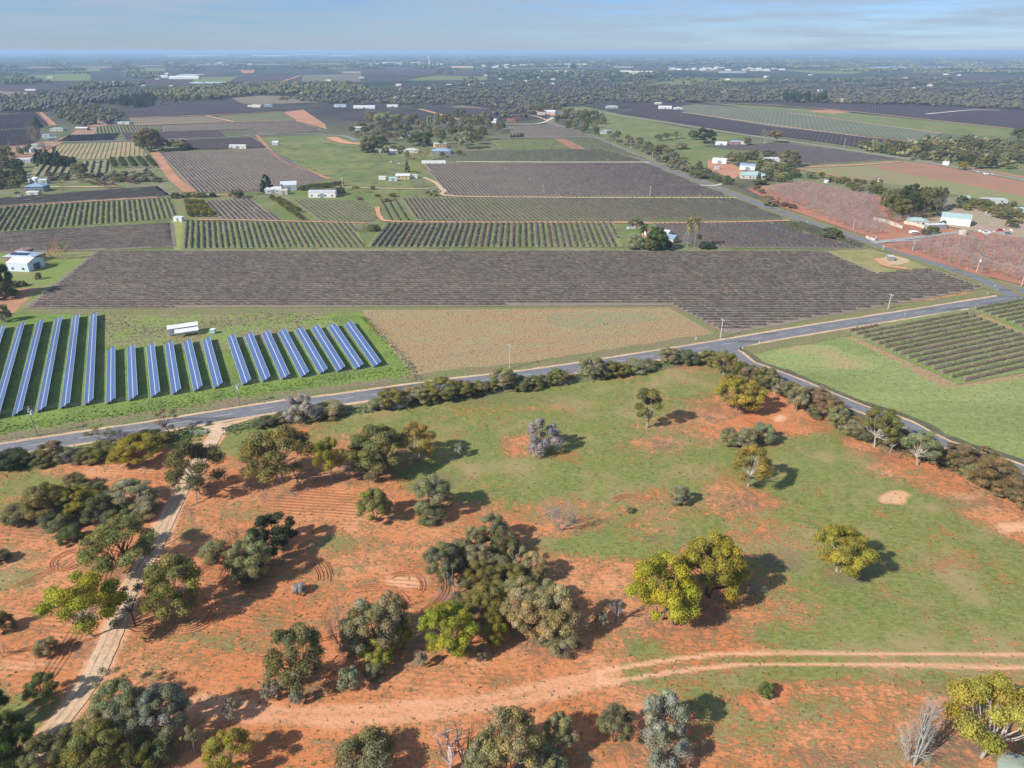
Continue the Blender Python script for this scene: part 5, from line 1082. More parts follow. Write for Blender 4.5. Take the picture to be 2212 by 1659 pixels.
# ------------------------------------------------------------------ buildings
MC = {}
def cm(c, kind='wall'):
    k = (tuple(c), kind)
    if k not in MC: MC[k] = sheet_metal(kind + str(len(MC)), c, .4) if kind == 'roof' else plain(kind + str(len(MC)), c, .7)
    return MC[k]
GLASS = plain('window_glass', (.05, .06, .08), .15, .6, .05)
WHITE, CREAM, BRICK, GREY, TEAL, BLUE, DGREY, RED, PBLUE, YEL, PGREEN = (.70,.70,.69), (.58,.53,.42), (.34,.20,.14), (.48,.48,.48), (.40,.54,.50), (.30,.40,.52), (.22,.24,.27), (.40,.14,.10), (.50,.60,.70), (.66,.52,.28), (.34,.46,.38)
def house(px, py, wpx, dep, h, rot, roof, wc, rc, lab, cat='shed', door=1, win=2, rise=None, pv=0, mpp=None, group=None, name=None, chim=0, plainbox=False):
    m_ = MPP(py); w_ = wpx * m_; e = empty(name or ('house' if cat == 'house' else ('building' if cat == 'building' else 'shed')), G(px, py) + Vector((0, dep * .3, 0)), R(rot)); tag(e, lab, cat, group)
    x, y = w_ / 2, dep / 2; rise = rise if rise is not None else min(w_, dep) * .16; ov = .35 if cat == 'house' else .12
    W = MB(); 
    if roof == 'gable' : W.add([(-x, -y, 0), (x, -y, 0), (x, y, 0), (-x, y, 0), (-x, -y, h), (x, -y, h), (x, y, h), (-x, y, h), (-x, 0, h + rise), (x, 0, h + rise)], [(0, 1, 5, 4), (1, 2, 6, 9, 5), (2, 3, 7, 6), (3, 0, 4, 8, 7)])
    else: W.add([(-x, -y, 0), (x, -y, 0), (x, y, 0), (-x, y, 0), (-x, -y, h), (x, -y, h), (x, y, h), (-x, y, h)], [(0, 1, 5, 4), (1, 2, 6, 5), (2, 3, 7, 6), (3, 0, 4, 7)])
    W.build('wall', cm(wc), e)
    X, Y = x + ov, y + ov; t = .1; zb = h - ov * rise / max(y, .1) + .02
    if roof == 'gable': V = [(-X, -Y, zb), (X, -Y, zb), (X, Y, zb), (-X, Y, zb), (-X, 0, h + rise + .02), (X, 0, h + rise + .02)]; Fc = [(0, 1, 5, 4), (2, 3, 4, 5)]
    elif roof == 'hip': r_ = max(X - Y, .1); V = [(-X, -Y, zb), (X, -Y, zb), (X, Y, zb), (-X, Y, zb), (-r_, 0, h + rise), (r_, 0, h + rise)]; Fc = [(0, 1, 5, 4), (2, 3, 4, 5), (1, 2, 5), (3, 0, 4)]
    elif roof == 'skillion': V = [(-X, -Y, h + .02), (X, -Y, h + .02), (X, Y, h + rise), (-X, Y, h + rise)]; Fc = [(0, 1, 2, 3)]
    else: V = [(-X, -Y, h + .02), (X, -Y, h + .02), (X, Y, h + .1), (-X, Y, h + .1)]; Fc = [(0, 1, 2, 3)]
    n0 = len(V); V2 = [(a, b, c + t) for a, b, c in V]; F2 = [tuple(reversed(f)) for f in Fc] + [tuple(i + n0 for i in f) for f in Fc]
    ed = {}
    for f in Fc:
        for i in range(len(f)): ed[(f[i], f[(i + 1) % len(f)])] = 1
    for (a, b) in ed:
        if (b, a) not in ed: F2.append((a, b, b + n0, a + n0))
    mb = MB(); mb.add(V + V2, F2); ro = mb.build('roof', cm(rc, 'roof'), e)
    if plainbox: return e
    if door: 
        dw = 1.0 if cat == 'house' else min(3.2, w_ * .3); dh = 2.1 if cat == 'house' else min(h - .3, 3)
        MB().box(-dw / 2, -y - .05, .02, dw / 2, -y - .002, dh).build('door', cm((.25, .28, .3), 'door'), e)
    for i in range(win):
        xx = -x + w_ * (i + .5) / win
        if abs(xx) < 1.6: xx += 1.9
        if abs(xx) + .7 < x: 
            f = MB().box(xx - .65, -y - .04, .95, xx + .65, -y - .002, 2.05).build('window', GLASS, e)
            MB().box(xx - .72, -y - .1, .88, xx + .72, -y - .042, .95).build('sill', cm(WHITE, 'sill'), f)
    if chim: MB().box(x * .3, .3, h, x * .3 + .7, 1.0, h + rise + .8).build('chimney', cm(BRICK, 'chimney'), ro)
    if pv:
        sl_ = math.atan2(rise, y); o = MB().box(-min(x * .8, 5), -1.2, 0, min(x * .8, 5), 1.2, .06).build('solar_panel', cm((.03, .05, .12), 'panel'), ro); o.location = (0, -y * .5, h + rise * .5 + .25); o.rotation_euler = (sl_, 0, 0)
    return e
B = [
 (50,584,50,11,4.2,-8,'gable',(.62,.70,.76),(.82,.82,.82),'big white-roofed shed with a pale blue wall on the left edge beside the vineyard','shed',0,2),
 (48,566,66,10,3.2,-6,'hip',BRICK,PBLUE,'pale blue roofed house with dark solar panels behind the big white-roofed shed','house',1,3,None,1),
 (47,553,22,8,2.8,0,'hip',BRICK,(.38,.24,.20),'brown-roofed outbuilding above the pale blue roofed house','house',1,2),
 (386,478,20,3,2.4,-10,'skillion',WHITE,WHITE,'little white pump shed at the corner of the left vineyards','shed',1,0),
 (590,417,34,9,3.0,8,'gable',(.62,.66,.68),WHITE,'low white-roofed shed left of the tall silver barn','shed',1,2),
 (622,411,34,10,4.2,14,'skillion',GREY,(.70,.72,.74),'tall silver barn with a sloping roof between the low shed and the olive hedge','shed',1,0,1.5),
 (612,420,18,6,3.0,8,'gable',CREAM,CREAM,'small cream gable shed in front of the silver barn','shed',1,0),
 (697,426,58,7,4.0,0,'gable',(.75,.75,.73),(.55,.56,.58),'long white shed with a grey roof below the olive hedge','shed',1,4,1.0),
 (77,414,38,11,4.2,6,'hip',DGREY,BLUE,'two-storey slate-blue roofed house at the left homestead','house',1,3),
 (72,423,26,5,2.6,0,'gable',CREAM,(.58,.60,.48),'cream garage in front of the slate-blue roofed house','shed',1,0),
 (78,396,18,7,3.6,-30,'gable',PBLUE,WHITE,'white gabled barn behind the slate-blue roofed house','shed',1,1),
 (94,397,18,5,3.0,0,'gable',GREY,(.6,.62,.64),'grey annexe right of the white gabled barn','shed',1,1),
 (61,395,9,3,2.4,0,'gable',WHITE,WHITE,'tiny white hut left of the white gabled barn','shed',1,0),
 (52,351,32,7,3.0,0,'gable',GREY,(.55,.52,.52),'long grey shed left of the row of dark pines','shed',1,3),
 (60,329,26,9,3.2,-12,'gable',WHITE,PBLUE,'blue-roofed shed on pale gravel at the upper left','shed',1,1),
 (76,320,30,8,3.0,5,'hip',CREAM,PGREEN,'green-roofed house above the blue-roofed shed, upper left','house',1,2),
 (108,304,24,8,3.0,25,'gable',GREY,PGREEN,'pale green barn with an orange door at the dark hedge rows','shed',1,1),
 (100,297,14,6,3.0,10,'gable',WHITE,BLUE,'small blue-roofed shed behind the pale green barn','shed',1,0),
 (124,283,28,9,3.0,0,'hip',CREAM,PGREEN,'wide green-roofed house near the red dirt, upper left','house',1,3),
 (177,282,26,8,3.2,0,'gable',BRICK,WHITE,'red brick house with a white roof at the end of the upper rows','house',1,3),
 (237,268,26,8,3.0,0,'hip',DGREY,BLUE,'dark blue roofed house beside the parked vehicles, upper left','house',1,2),
 (268,268,30,8,2.8,-10,'flat',GREY,(.6,.6,.6),'cluster of grey sheds right of the dark blue roofed house','shed',1,1),
 (514,321,36,5,3.4,0,'gable',(.70,.66,.60),(.68,.70,.70),'long pale shed alone on the edge of the dark square vineyard','shed',1,3,.8),
 (595,314,13,4,3.0,0,'skillion',GREY,(.62,.64,.66),'small grey tilted-roof shed in the green pasture','shed',0,0,1.6),
 (555,232,24,10,3.2,-20,'gable',CREAM,(.72,.66,.56),'cream-roofed house among trees at the corner of the upper purple vineyard','house',1,2),
 (578,231,20,10,3.2,10,'hip',GREY,BLUE,'blue-grey roofed house right of the cream-roofed house','house',1,2),
 (541,231,11,5,2.6,0,'gable',WHITE,WHITE,'small white hut left of the cream-roofed house','shed',0,0),
 (735,232,26,10,4,0,'gable',PBLUE,BLUE,'blue-roofed packing shed left of the long white shed, upper middle','shed',1,1),
 (787,235,46,11,4,0,'gable',WHITE,(.70,.76,.72),'long white packing shed right of the blue-roofed one, upper middle','shed',1,3),
 (848,232,24,9,3.5,0,'gable',WHITE,WHITE,'white shed beside tall trees right of the long white packing shed','shed',1,1),
 (838,333,40,11,3.2,12,'hip',GREY,(.55,.54,.54),'grey-roofed house with a veranda left of the orange flat-topped tree','house',1,3),
 (890,330,32,9,3.0,-6,'hip',CREAM,(.58,.57,.55),'pale house partly hidden behind the brown trees in the middle homestead','house',1,2),
 (953,333,44,12,3.4,-6,'hip',DGREY,BLUE,'wide blue-roofed house right of the orange flat-topped tree','house',1,3,2.2),
 (950,318,26,9,3.6,14,'gable',YEL,TEAL,'yellow-walled house with a green roof behind the wide blue-roofed house','house',1,2),
 (873,298,30,9,3.0,0,'hip',CREAM,(.6,.6,.58),'low cream house among the eucalypts left of the big green round tree','house',1,2),
 (773,281,20,8,3,10,'gable',WHITE,WHITE,'white farmhouse in the trees by the road bend, left of the eucalypt grove','house',1,1),
 (870,387,30,8,3.0,4,'gable',YEL,(.72,.74,.72),'small cottage with a pale roof below the green pasture','house',1,2,None,0,None,None,None,1),
 (849,391,18,5,2.4,4,'gable',PBLUE,TEAL,'pale green lean-to left of the cottage','shed',1,0),
 (826,388,15,4,2.2,0,'gable',WHITE,(.66,.66,.66),'low white hut left of the pale green lean-to','shed',0,0),
 (895,385,14,5,2.6,4,'flat',WHITE,WHITE,'white carport right of the cottage','shed',0,0),
 (937,353,52,2,2.6,0,'flat',(.76,.76,.74),(.76,.76,.74),'long white wall-like store along the white gravel path','shed',0,0),
 (1061,265,24,11,3.8,-10,'gable',WHITE,WHITE,'bright white shed in front of the eucalypt grove, upper middle','shed',1,1),
 (1104,263,20,9,3.2,0,'hip',BRICK,RED,'red-roofed house beside pale leafless poplars','house',1,2),
 (1188,246,26,12,4,-14,'gable',GREY,(.72,.74,.74),'white domed-looking shed at the northern road bend','shed',1,1),
 (1169,249,16,8,3,0,'gable',CREAM,CREAM,'cream shed left of the shed at the northern road bend','shed',0,0),
 (1238,256,14,8,3,20,'gable',GREY,(.72,.72,.72),'pale gabled shed in the roadside trees, left of a pair','shed',0,0),
 (1259,252,13,8,3,20,'gable',GREY,(.7,.7,.7),'pale gabled shed in the roadside trees, right of a pair','shed',0,0),
 (1311,289,28,10,3,-8,'hip',CREAM,BLUE,'blue-grey roofed house right of the roadside tree belt','house',1,2),
 (1322,234,26,10,3,0,'hip',GREY,(.56,.58,.62),'grey-roofed house at the left end of the long upper vineyards','house',1,2),
 (1437,236,28,11,4,-6,'gable',WHITE,(.74,.74,.76),'large white shed at the left end of the purple strip','shed',1,2),
 (1465,237,18,10,3,0,'hip',WHITE,WHITE,'white house right of the large white shed','house',1,1),
 (1422,226,14,9,3,0,'gable',CREAM,(.6,.58,.55),'small pale shed behind the large white shed','shed',0,0),
 (1556,353,30,8,3.6,-24,'gable',(.66,.74,.74),(.64,.70,.70),'pale green-grey long shed on the orange yard','shed',1,1),
 (1616,367,32,9,4.0,-20,'gable',WHITE,BLUE,'white shed with a blue roof in the orange yard','shed',1,1),
 (1629,386,54,13,3.0,-14,'hip',CREAM,TEAL,'sprawling teal-roofed house beside the orange yard','house',1,4,2.4),
 (1666,349,34,7,2.8,5,'skillion',WHITE,(.76,.76,.76),'low white-roofed shed behind the orange yard trees','shed',1,1,.5),
 (1549,366,9,4,2.4,0,'flat',GREY,(.6,.6,.6),'tiny open shelter on the orange yard','shed',0,0),
 (1559,315,24,9,3,-20,'gable',WHITE,(.7,.7,.72),'white shed left of three beside the tall tree at the dark triangular vineyard','shed',1,1),
 (1591,312,26,9,3,-10,'hip',BRICK,BLUE,'blue-roofed house, middle of three at the dark triangular vineyard','house',1,2),
 (1608,313,12,6,3,0,'gable',WHITE,CREAM,'small cream shed right of three at the dark triangular vineyard','shed',0,0),
 (1818,221,8,8,6,0,'skillion',YEL,(.7,.64,.45),'tall yellow box building at the right of the dark pine grove','building',0,0,1),
 (2070,486,56,13,4.6,-32,'gable',(.76,.75,.70),TEAL,'large white machinery shed with a teal roof right of the orchard drive','shed',0,0,2.0),
 (1984,486,40,9,2.8,-18,'hip',CREAM,TEAL,'teal-roofed cottage behind the long cream wall','house',1,2),
 (2022,495,44,4,2.8,8,'flat',(.3,.3,.32),(.78,.78,.76),'flat white carport left of the large machinery shed','carport',0,0),
 (2066,339,36,9,3,-4,'gable',WHITE,(.76,.78,.80),'white-roofed shed inside the dark tree belt','shed',1,2),
 (2044,357,11,5,2.8,-20,'gable',WHITE,WHITE,'small white shed at the roadside end of the tree belt','shed',0,0),
 (1400,508,15,6,3,-20,'gable',WHITE,RED,'red-roofed cottage behind the tall palm trees','house',1,1),
 (1446,524,32,8,3.0,-34,'gable',CREAM,BLUE,'blue-roofed house among palms above the big vineyard','house',1,2),
 (1437,511,24,6,2.8,-34,'gable',WHITE,(.72,.73,.74),'white-roofed annexe behind the blue-roofed house among palms','shed',0,1),
 (1925,563,12,3,2.2,-8,'flat',(.25,.24,.23),(.62,.64,.64),'tiny pump shed on posts beside the pale turning circle','shed',0,0),
 (2150,439,46,8,2.6,-10,'flat',GREY,(.6,.62,.58),'long low pale shed at the junk-filled yard, upper right','shed',0,2),
 (2085,434,18,6,2.6,-10,'gable',GREY,TEAL,'small teal-roofed shed left of the long low shed','shed',0,1),
 (2200,462,20,8,3,0,'gable',GREY,PBLUE,'pale shed on the right edge of the junk-filled yard','shed',0,0),
 (398,171,64,25,7,0,'gable',WHITE,(.80,.80,.78),'long bright white packing shed, far left middle distance','building',0,0),
 (352,168,22,18,7,0,'gable',WHITE,WHITE,'white shed left of the long bright white packing shed','building',0,0),
 (151,202,24,14,5,0,'hip',CREAM,(.64,.64,.56),'cream house where the far left road meets the trees','house',1,2),
 (66,196,22,8,3,0,'gable',WHITE,WHITE,'long white shed at the far left of the purple fields','shed',0,0),
 (48,206,20,8,3,0,'gable',CREAM,(.7,.68,.62),'cream shed below the long white shed, far left','shed',0,0),
 (1380,161,60,22,11,4,'gable',(.66,.62,.48),(.72,.70,.60),'huge cream hall with stepped roofs on the skyline side of the bush','building',0,0),
 (1352,160,24,20,12,0,'gable',(.66,.62,.48),(.76,.74,.66),'tall cream hall at the left of the stepped hall','building',0,0),
 (1180,158,22,15,12,0,'flat',(.62,.58,.46),(.66,.63,.55),'blocky cream silo building left of the stepped hall','building',0,0),
 (1206,157,14,12,11,0,'flat',(.64,.62,.54),(.66,.63,.55),'second blocky cream building beside the silo building','building',0,0),
 (1229,157,20,15,7,0,'gable',WHITE,WHITE,'white shed right of the blocky cream buildings','building',0,0),
 (1345,146,46,20,6,0,'flat',(.6,.62,.6),(.68,.70,.68),'wide pale flat-roofed works on an orange yard near the skyline','building',0,0),
 (1583,157,56,20,5,0,'flat',(.6,.64,.66),(.66,.70,.70),'long pale low building near the skyline, right of centre','building',0,0),
]
for b in B:
    k = dict(zip(['rise', 'pv', 'mpp', 'group', 'name', 'chim'], b[13:])) if len(b) > 12 else {}
    a = b[:10]; px, py, wpx, dep, h, rot, roof, wc, rc, lab = a; cat = b[10]; door, win = b[11], b[12] if len(b) > 12 else 0
    e = house(px, py, wpx, dep, h, rot, roof, wc, rc, lab, cat, door, win, **k)
    if 'large white machinery shed' in lab:
        w2 = wpx * MPP(py) / 2; MB().box(w2 + .002, -1.8, .02, w2 + .06, 1.8, 3.9).build('door', cm((.16, .26, .24), 'door'), e)
    if 'big white-roofed shed' in lab:
        w2 = wpx * MPP(py) / 2; MB().box(w2 + .002, -2.0, .02, w2 + .06, 2.4, 3.2).build('door', cm((.12, .12, .13), 'door'), e)
# distant town along the skyline
g = np.random.default_rng(31)
def specks(n, x0, x1, y0, y1, lab, grp, wr=(5, 14), hr=(4, 9)):
    for i, px in enumerate(sorted(g.uniform(x0, x1, n))):
        py = g.uniform(y0, y1); wc = [WHITE, CREAM, WHITE, (.7, .66, .6)][g.integers(4)]; rc = [WHITE, (.7,.72,.74), (.6,.5,.42), CREAM][g.integers(4)]
        e = house(px, py, g.uniform(*wr), g.uniform(10, 22), g.uniform(*hr), g.uniform(-25, 25), ['gable', 'flat', 'hip'][g.integers(3)], wc, rc, f'{lab}, {ordw(i)} from left', 'building', 0, 0, group=grp, name='town_building', plainbox=True)
specks(26, 775, 905, 135, 142, 'small pale town building left of the water tower on the skyline', 'town buildings left of the water tower'); specks(6, 905, 960, 138, 142, 'small pale building at the foot of the water tower', 'buildings at the foot of the water tower', (4, 8))
specks(16, 1040, 1170, 140, 147, 'small pale town building right of the water tower on the skyline', 'town buildings right of the water tower', (4, 10)); specks(24, 1180, 1330, 140, 145, 'small pale building above the purple field near the skyline', 'town buildings above the purple field', (5, 12))
specks(18, 1450, 1560, 147, 153, 'small pale building near the skyline right of the stepped hall', 'town buildings right of the stepped hall', (5, 12)); specks(14, 1560, 1700, 149, 155, 'small pale building at the right end of the skyline town', 'town buildings at the right end', (5, 14))
specks(14, 1000, 1290, 158, 185, 'scattered pale house in the bush beyond the eucalypt grove', 'houses scattered in the central bush', (6, 11), (3, 4)); specks(14, 1560, 2200, 158, 200, 'scattered pale house in the right-hand bush', 'houses scattered in the right-hand bush', (6, 11), (3, 4))
specks(10, 440, 640, 134, 141, 'small pale building beyond the far left fields', 'buildings beyond the far left fields', (5, 12)); specks(14, 600, 980, 168, 215, 'scattered pale house in the left-centre bush', 'houses scattered in the left-centre bush', (6, 12), (3, 4)); specks(10, 90, 440, 150, 190, 'scattered pale house among the far left fields', 'houses among the far left fields', (6, 12), (3, 4))
def glasshouse(px, py, wpx, dep, h, lab, c=(.72, .76, .78)):
    e = empty('greenhouse', G(px, py)); tag(e, lab, 'greenhouse'); w_ = wpx * MPP(py); k = max(4, int(w_ / 30)); mb = MB()
    for i in range(k):
        x0, x1 = -w_ / 2 + w_ * i / k, -w_ / 2 + w_ * (i + 1) / k; xm = (x0 + x1) / 2
        mb.add([(x0, 0, 0), (x1, 0, 0), (x1, dep, 0), (x0, dep, 0), (x0, 0, h * .7), (x1, 0, h * .7), (x1, dep, h * .7), (x0, dep, h * .7), (xm, 0, h), (xm, dep, h)], [(0, 1, 5, 8, 4), (1, 2, 6, 5), (2, 3, 7, 9, 6), (3, 0, 4, 7), (4, 8, 9, 7), (8, 5, 6, 9)])
    mb.build('glazed_roof', cm(c, 'glazing'), e)
glasshouse(392, 121.5, 74, 1500, 9, 'wide white greenhouse on the left skyline', (.85, .84, .82)); glasshouse(581, 121, 74, 900, 9, 'thin white greenhouse on the skyline right of the wide one', (.85, .84, .82)); glasshouse(733, 121, 44, 700, 9, 'short white greenhouse on the skyline left of the water tower', (.85, .84, .82)); glasshouse(660, 118.5, 60, 900, 9, 'faint white greenhouse highest on the skyline', (.8, .82, .84))
glasshouse(403, 164, 44, 90, 5, 'grey-white greenhouse right of the long packing shed', (.62, .66, .70)); glasshouse(446, 180, 74, 40, 3.5, 'row of small pale blue tunnels on the far green field', (.50, .62, .72))
e = empty('water_tower', G(928, 139)); tag(e, 'tall pale concrete water tower with a widening top on the skyline', 'water tower'); hh = HT(139, 122); mm = MPP(139)
mc = plain('tower_concrete', (.62, .60, .55)); MB().tube((0, 0, 0), (0, 0, hh * .55), 3.4 * mm * .55, 2.6 * mm * .6, 14).build('shaft', mc, e); MB().tube((0, 0, hh * .55), (0, 0, hh * .97), 2.6 * mm * .6, 4.4 * mm * .62, 16).build('tank', mc, e); MB().tube((0, 0, hh * .97), (0, 0, hh), 4.4 * mm * .62, 4.0 * mm * .5, 16).build('cap', mc, e)
e = empty('radio_mast', G(1216, 128)); tag(e, 'thin lattice radio mast rising over the right of the skyline town', 'mast'); hh = min(92, HT(128, 112)); mb = MB()
for a in (0, 2.1, 4.2): mb.tube((3 * math.cos(a), 3 * math.sin(a), 0), (.8 * math.cos(a), .8 * math.sin(a), hh), .8, .5, 4)
mb.build('lattice', plain('mast_grey', (.4, .42, .45)), e); MB().tube((0, 0, hh * .7), (0, 0, hh * .8), 3, 3, 8).build('dish_ring', M_white_p, e)

# vehicles and yard things
def car(px, py, rot, c, lab, L=4.4, H=1.45, W_=1.8, kind='car'):
    e = empty(kind, G(px, py), R(rot)); tag(e, lab, kind.replace('_', ' ')); m_ = plain('paint' + str(px), c, .3, .5, .04); x, y = L / 2, W_ / 2
    mb = MB(); mb.add([(-x, -y, .35), (x, -y, .35), (x, y, .35), (-x, y, .35), (-x, -y, .85), (x, -y, .8), (x, y, .8), (-x, y, .85)], [(0, 3, 2, 1), (4, 5, 6, 7), (0, 1, 5, 4), (1, 2, 6, 5), (2, 3, 7, 6), (3, 0, 4, 7)]); mb.build('body', m_, e)
    mb = MB(); mb.add([(-x * .6, -y * .92, .83), (x * .5, -y * .92, .83), (x * .5, y * .92, .83), (-x * .6, y * .92, .83), (-x * .42, -y * .8, H - .05), (x * .2, -y * .8, H - .05), (x * .2, y * .8, H - .05), (-x * .42, y * .8, H - .05)], [(0, 1, 5, 4), (1, 2, 6, 5), (2, 3, 7, 6), (3, 0, 4, 7)]); mb.build('windows', GLASS, e)
    MB().box(-x * .42, -y * .8, H - .05, x * .2, y * .8, H).build('roof', m_, e)
    for sx in (-.6, .6):
        for sy in (-1, 1): MB().tube((x * sx, y * sy - .1 * sy, .33), (x * sx, y * sy + .06 * sy, .33), .33, .33, 10).build('wheel', cm((.02, .02, .02), 'tyre'), e)
car(2130, 504, -25, (.8, .8, .82), 'white sedan parked at the end of the orchard yard'); car(2012, 507, 20, (.12, .16, .3), 'dark blue car beside the orchard drive hedge'); car(2160, 500, 0, (.55, .05, .05), 'red utility parked in the junk-filled yard', 5, 1.8); car(2176, 507, 10, (.2, .28, .32), 'blue-grey wreck beside the red utility', 4.6, 1.7); car(47, 425, 5, (.8, .8, .8), 'white van parked left of the cream garage', 5, 2.0, 1.9, 'van'); car(38, 418, 20, (.06, .06, .07), 'black car under the tree left of the slate-blue roofed house'); car(1596, 357, 10, (.05, .05, .06), 'black car in the orange yard'); car(213, 355, 0, (.8, .78, .8), 'white van beside the dark pines, upper left', 5, 2.2, 2, 'van'); car(2050, 521, 10, (.5, .08, .08), 'rusty red old car among the orchard trees', 4.2, 1.4)
e = empty('caravan', G(1973, 507), R(-12)); tag(e, 'rounded white caravan beside the long cream wall', 'caravan'); MB().ball((0, 0, 1.5), (3.0, 1.2, 1.15), 16, 8).build('body', plain('caravan_white', (.8, .8, .78)), e, True); MB().box(-1.6, -1.22, 1.4, 1.6, -1.12, 2.0).build('window', GLASS, e)
for x in (-.4, .4): MB().tube((x, -1.1, .32), (x, -.9, .32), .32, .32, 10).build('wheel', cm((.02, .02, .02), 'tyre'), e)
def tank(px, py, r, h, c, lab, dome=False):
    e = empty('water_tank', G(px, py)); tag(e, lab, 'water tank'); m_ = sheet_metal('tank' + str(px), c); MB().tube((0, 0, 0), (0, 0, h), r, r, 20).build('tank_wall', m_, e)
    mb = MB(); n_ = 20; mb.add([(0, 0, h + r * .28)] + [(r * 1.03 * math.cos(2 * math.pi * i / n_), r * 1.03 * math.sin(2 * math.pi * i / n_), h - .02) for i in range(n_)], [(0, 1 + i, 1 + (i + 1) % n_) for i in range(n_)]); mb.build('tank_roof', m_, e)
tank(2079, 507, 2.4, 2.6, CREAM, 'round cream water tank where the orchard drive meets the yard'); tank(2204, 1690, 3.4, 2.0, (.36, .42, .33), 'pale green conical-topped tank cut by the bottom right corner'); tank(1785, 395, 2.0, 2.2, WHITE, 'white water tank in the scrub above the upper orchard, right one'); tank(1897, 0 + 392, 1.8, 2.0, CREAM, 'cream water tank behind the scrub of the upper orchard')
def wall(line, h, lab, c=CREAM):
    P = pts(line); e = empty('boundary_wall', P[0]); tag(e, lab, 'wall')
    for i, (a, b) in enumerate(zip(P[:-1], P[1:])):
        k = max(1, int((b - a).length / 3))
        for j in range(k):
            p, q = a.lerp(b, j / k) - P[0], a.lerp(b, (j + .94) / k) - P[0]; d = (q - p).normalized(); nn = Vector((-d.y, d.x, 0)) * .08; z = h * random.uniform(.93, 1.05); z0 = Vector((0, 0, z))
            mb = MB(); mb.add([p - nn, q - nn, q + nn, p + nn, p - nn + z0, q - nn + z0, q + nn + z0, p + nn + z0], [(0, 3, 2, 1), (4, 5, 6, 7), (0, 1, 5, 4), (1, 2, 6, 5), (2, 3, 7, 6), (3, 0, 4, 7)]); mb.build('wall_panel', cm(c), e)
wall([(1886,476),(1918,484),(1949,496)], 2.4, 'long patched cream wall between the orchard and the teal-roofed cottage'); wall([(1952,484),(1975,488),(1996,495)], 2.0, 'shorter cream wall right of the long patched wall')
# small debris in the yards, one thing each
g = np.random.default_rng(5)
def junk(cx, cy, rx, ry, n, lab, grp):
    for i, qx in enumerate(sorted(g.uniform(-rx, rx, n))):
        e = empty('scrap_heap', G(cx + qx, cy + g.uniform(-ry, ry)), g.uniform(0, 3)); tag(e, f'{lab}, {ordw(i)} from left', 'scrap', grp); c = [(.75, .75, .74), (.3, .35, .42), (.7, .66, .6), (.3, .12, .1), (.5, .5, .5)][g.integers(5)]
        MB().box(-.9, -.5, 0, g.uniform(.3, 1.2), .5, g.uniform(.4, 1.1)).build('sheet', cm(c, 'junk'), e); MB().box(-.3, -.9, 0, .5, -.52, g.uniform(.3, .8)).build('crate', cm((.6, .58, .55), 'junk'), e)
junk(2140, 452, 50, 12, 26, 'pale scrap heap in the junk yard behind the large machinery shed', 'scrap in the junk yard'); junk(2150, 502, 36, 6, 16, 'scrap pile in the yard right of the cream water tank', 'scrap by the cream tank'); junk(1362, 492, 12, 3, 8, 'stack of boards by the sandy track above the palms', 'boards by the sandy track'); junk(850, 352, 12, 2, 4, 'white scrap lying in the green pasture', 'scrap in the green pasture'); junk(2126, 374, 18, 3, 8, 'white sack heap on the ploughed red field', 'heaps on the ploughed red field'); junk(950, 413, 18, 3, 8, 'rusty machinery pile by the sandy track bend', 'machinery by the track bend'); junk(350, 224, 40, 2, 14, 'pale dump of scrap at the end of the dark windbreak', 'scrap by the windbreak'); junk(265, 266, 26, 3, 10, 'parked white vehicle-sized box by the grey sheds', 'vehicles by the grey sheds')

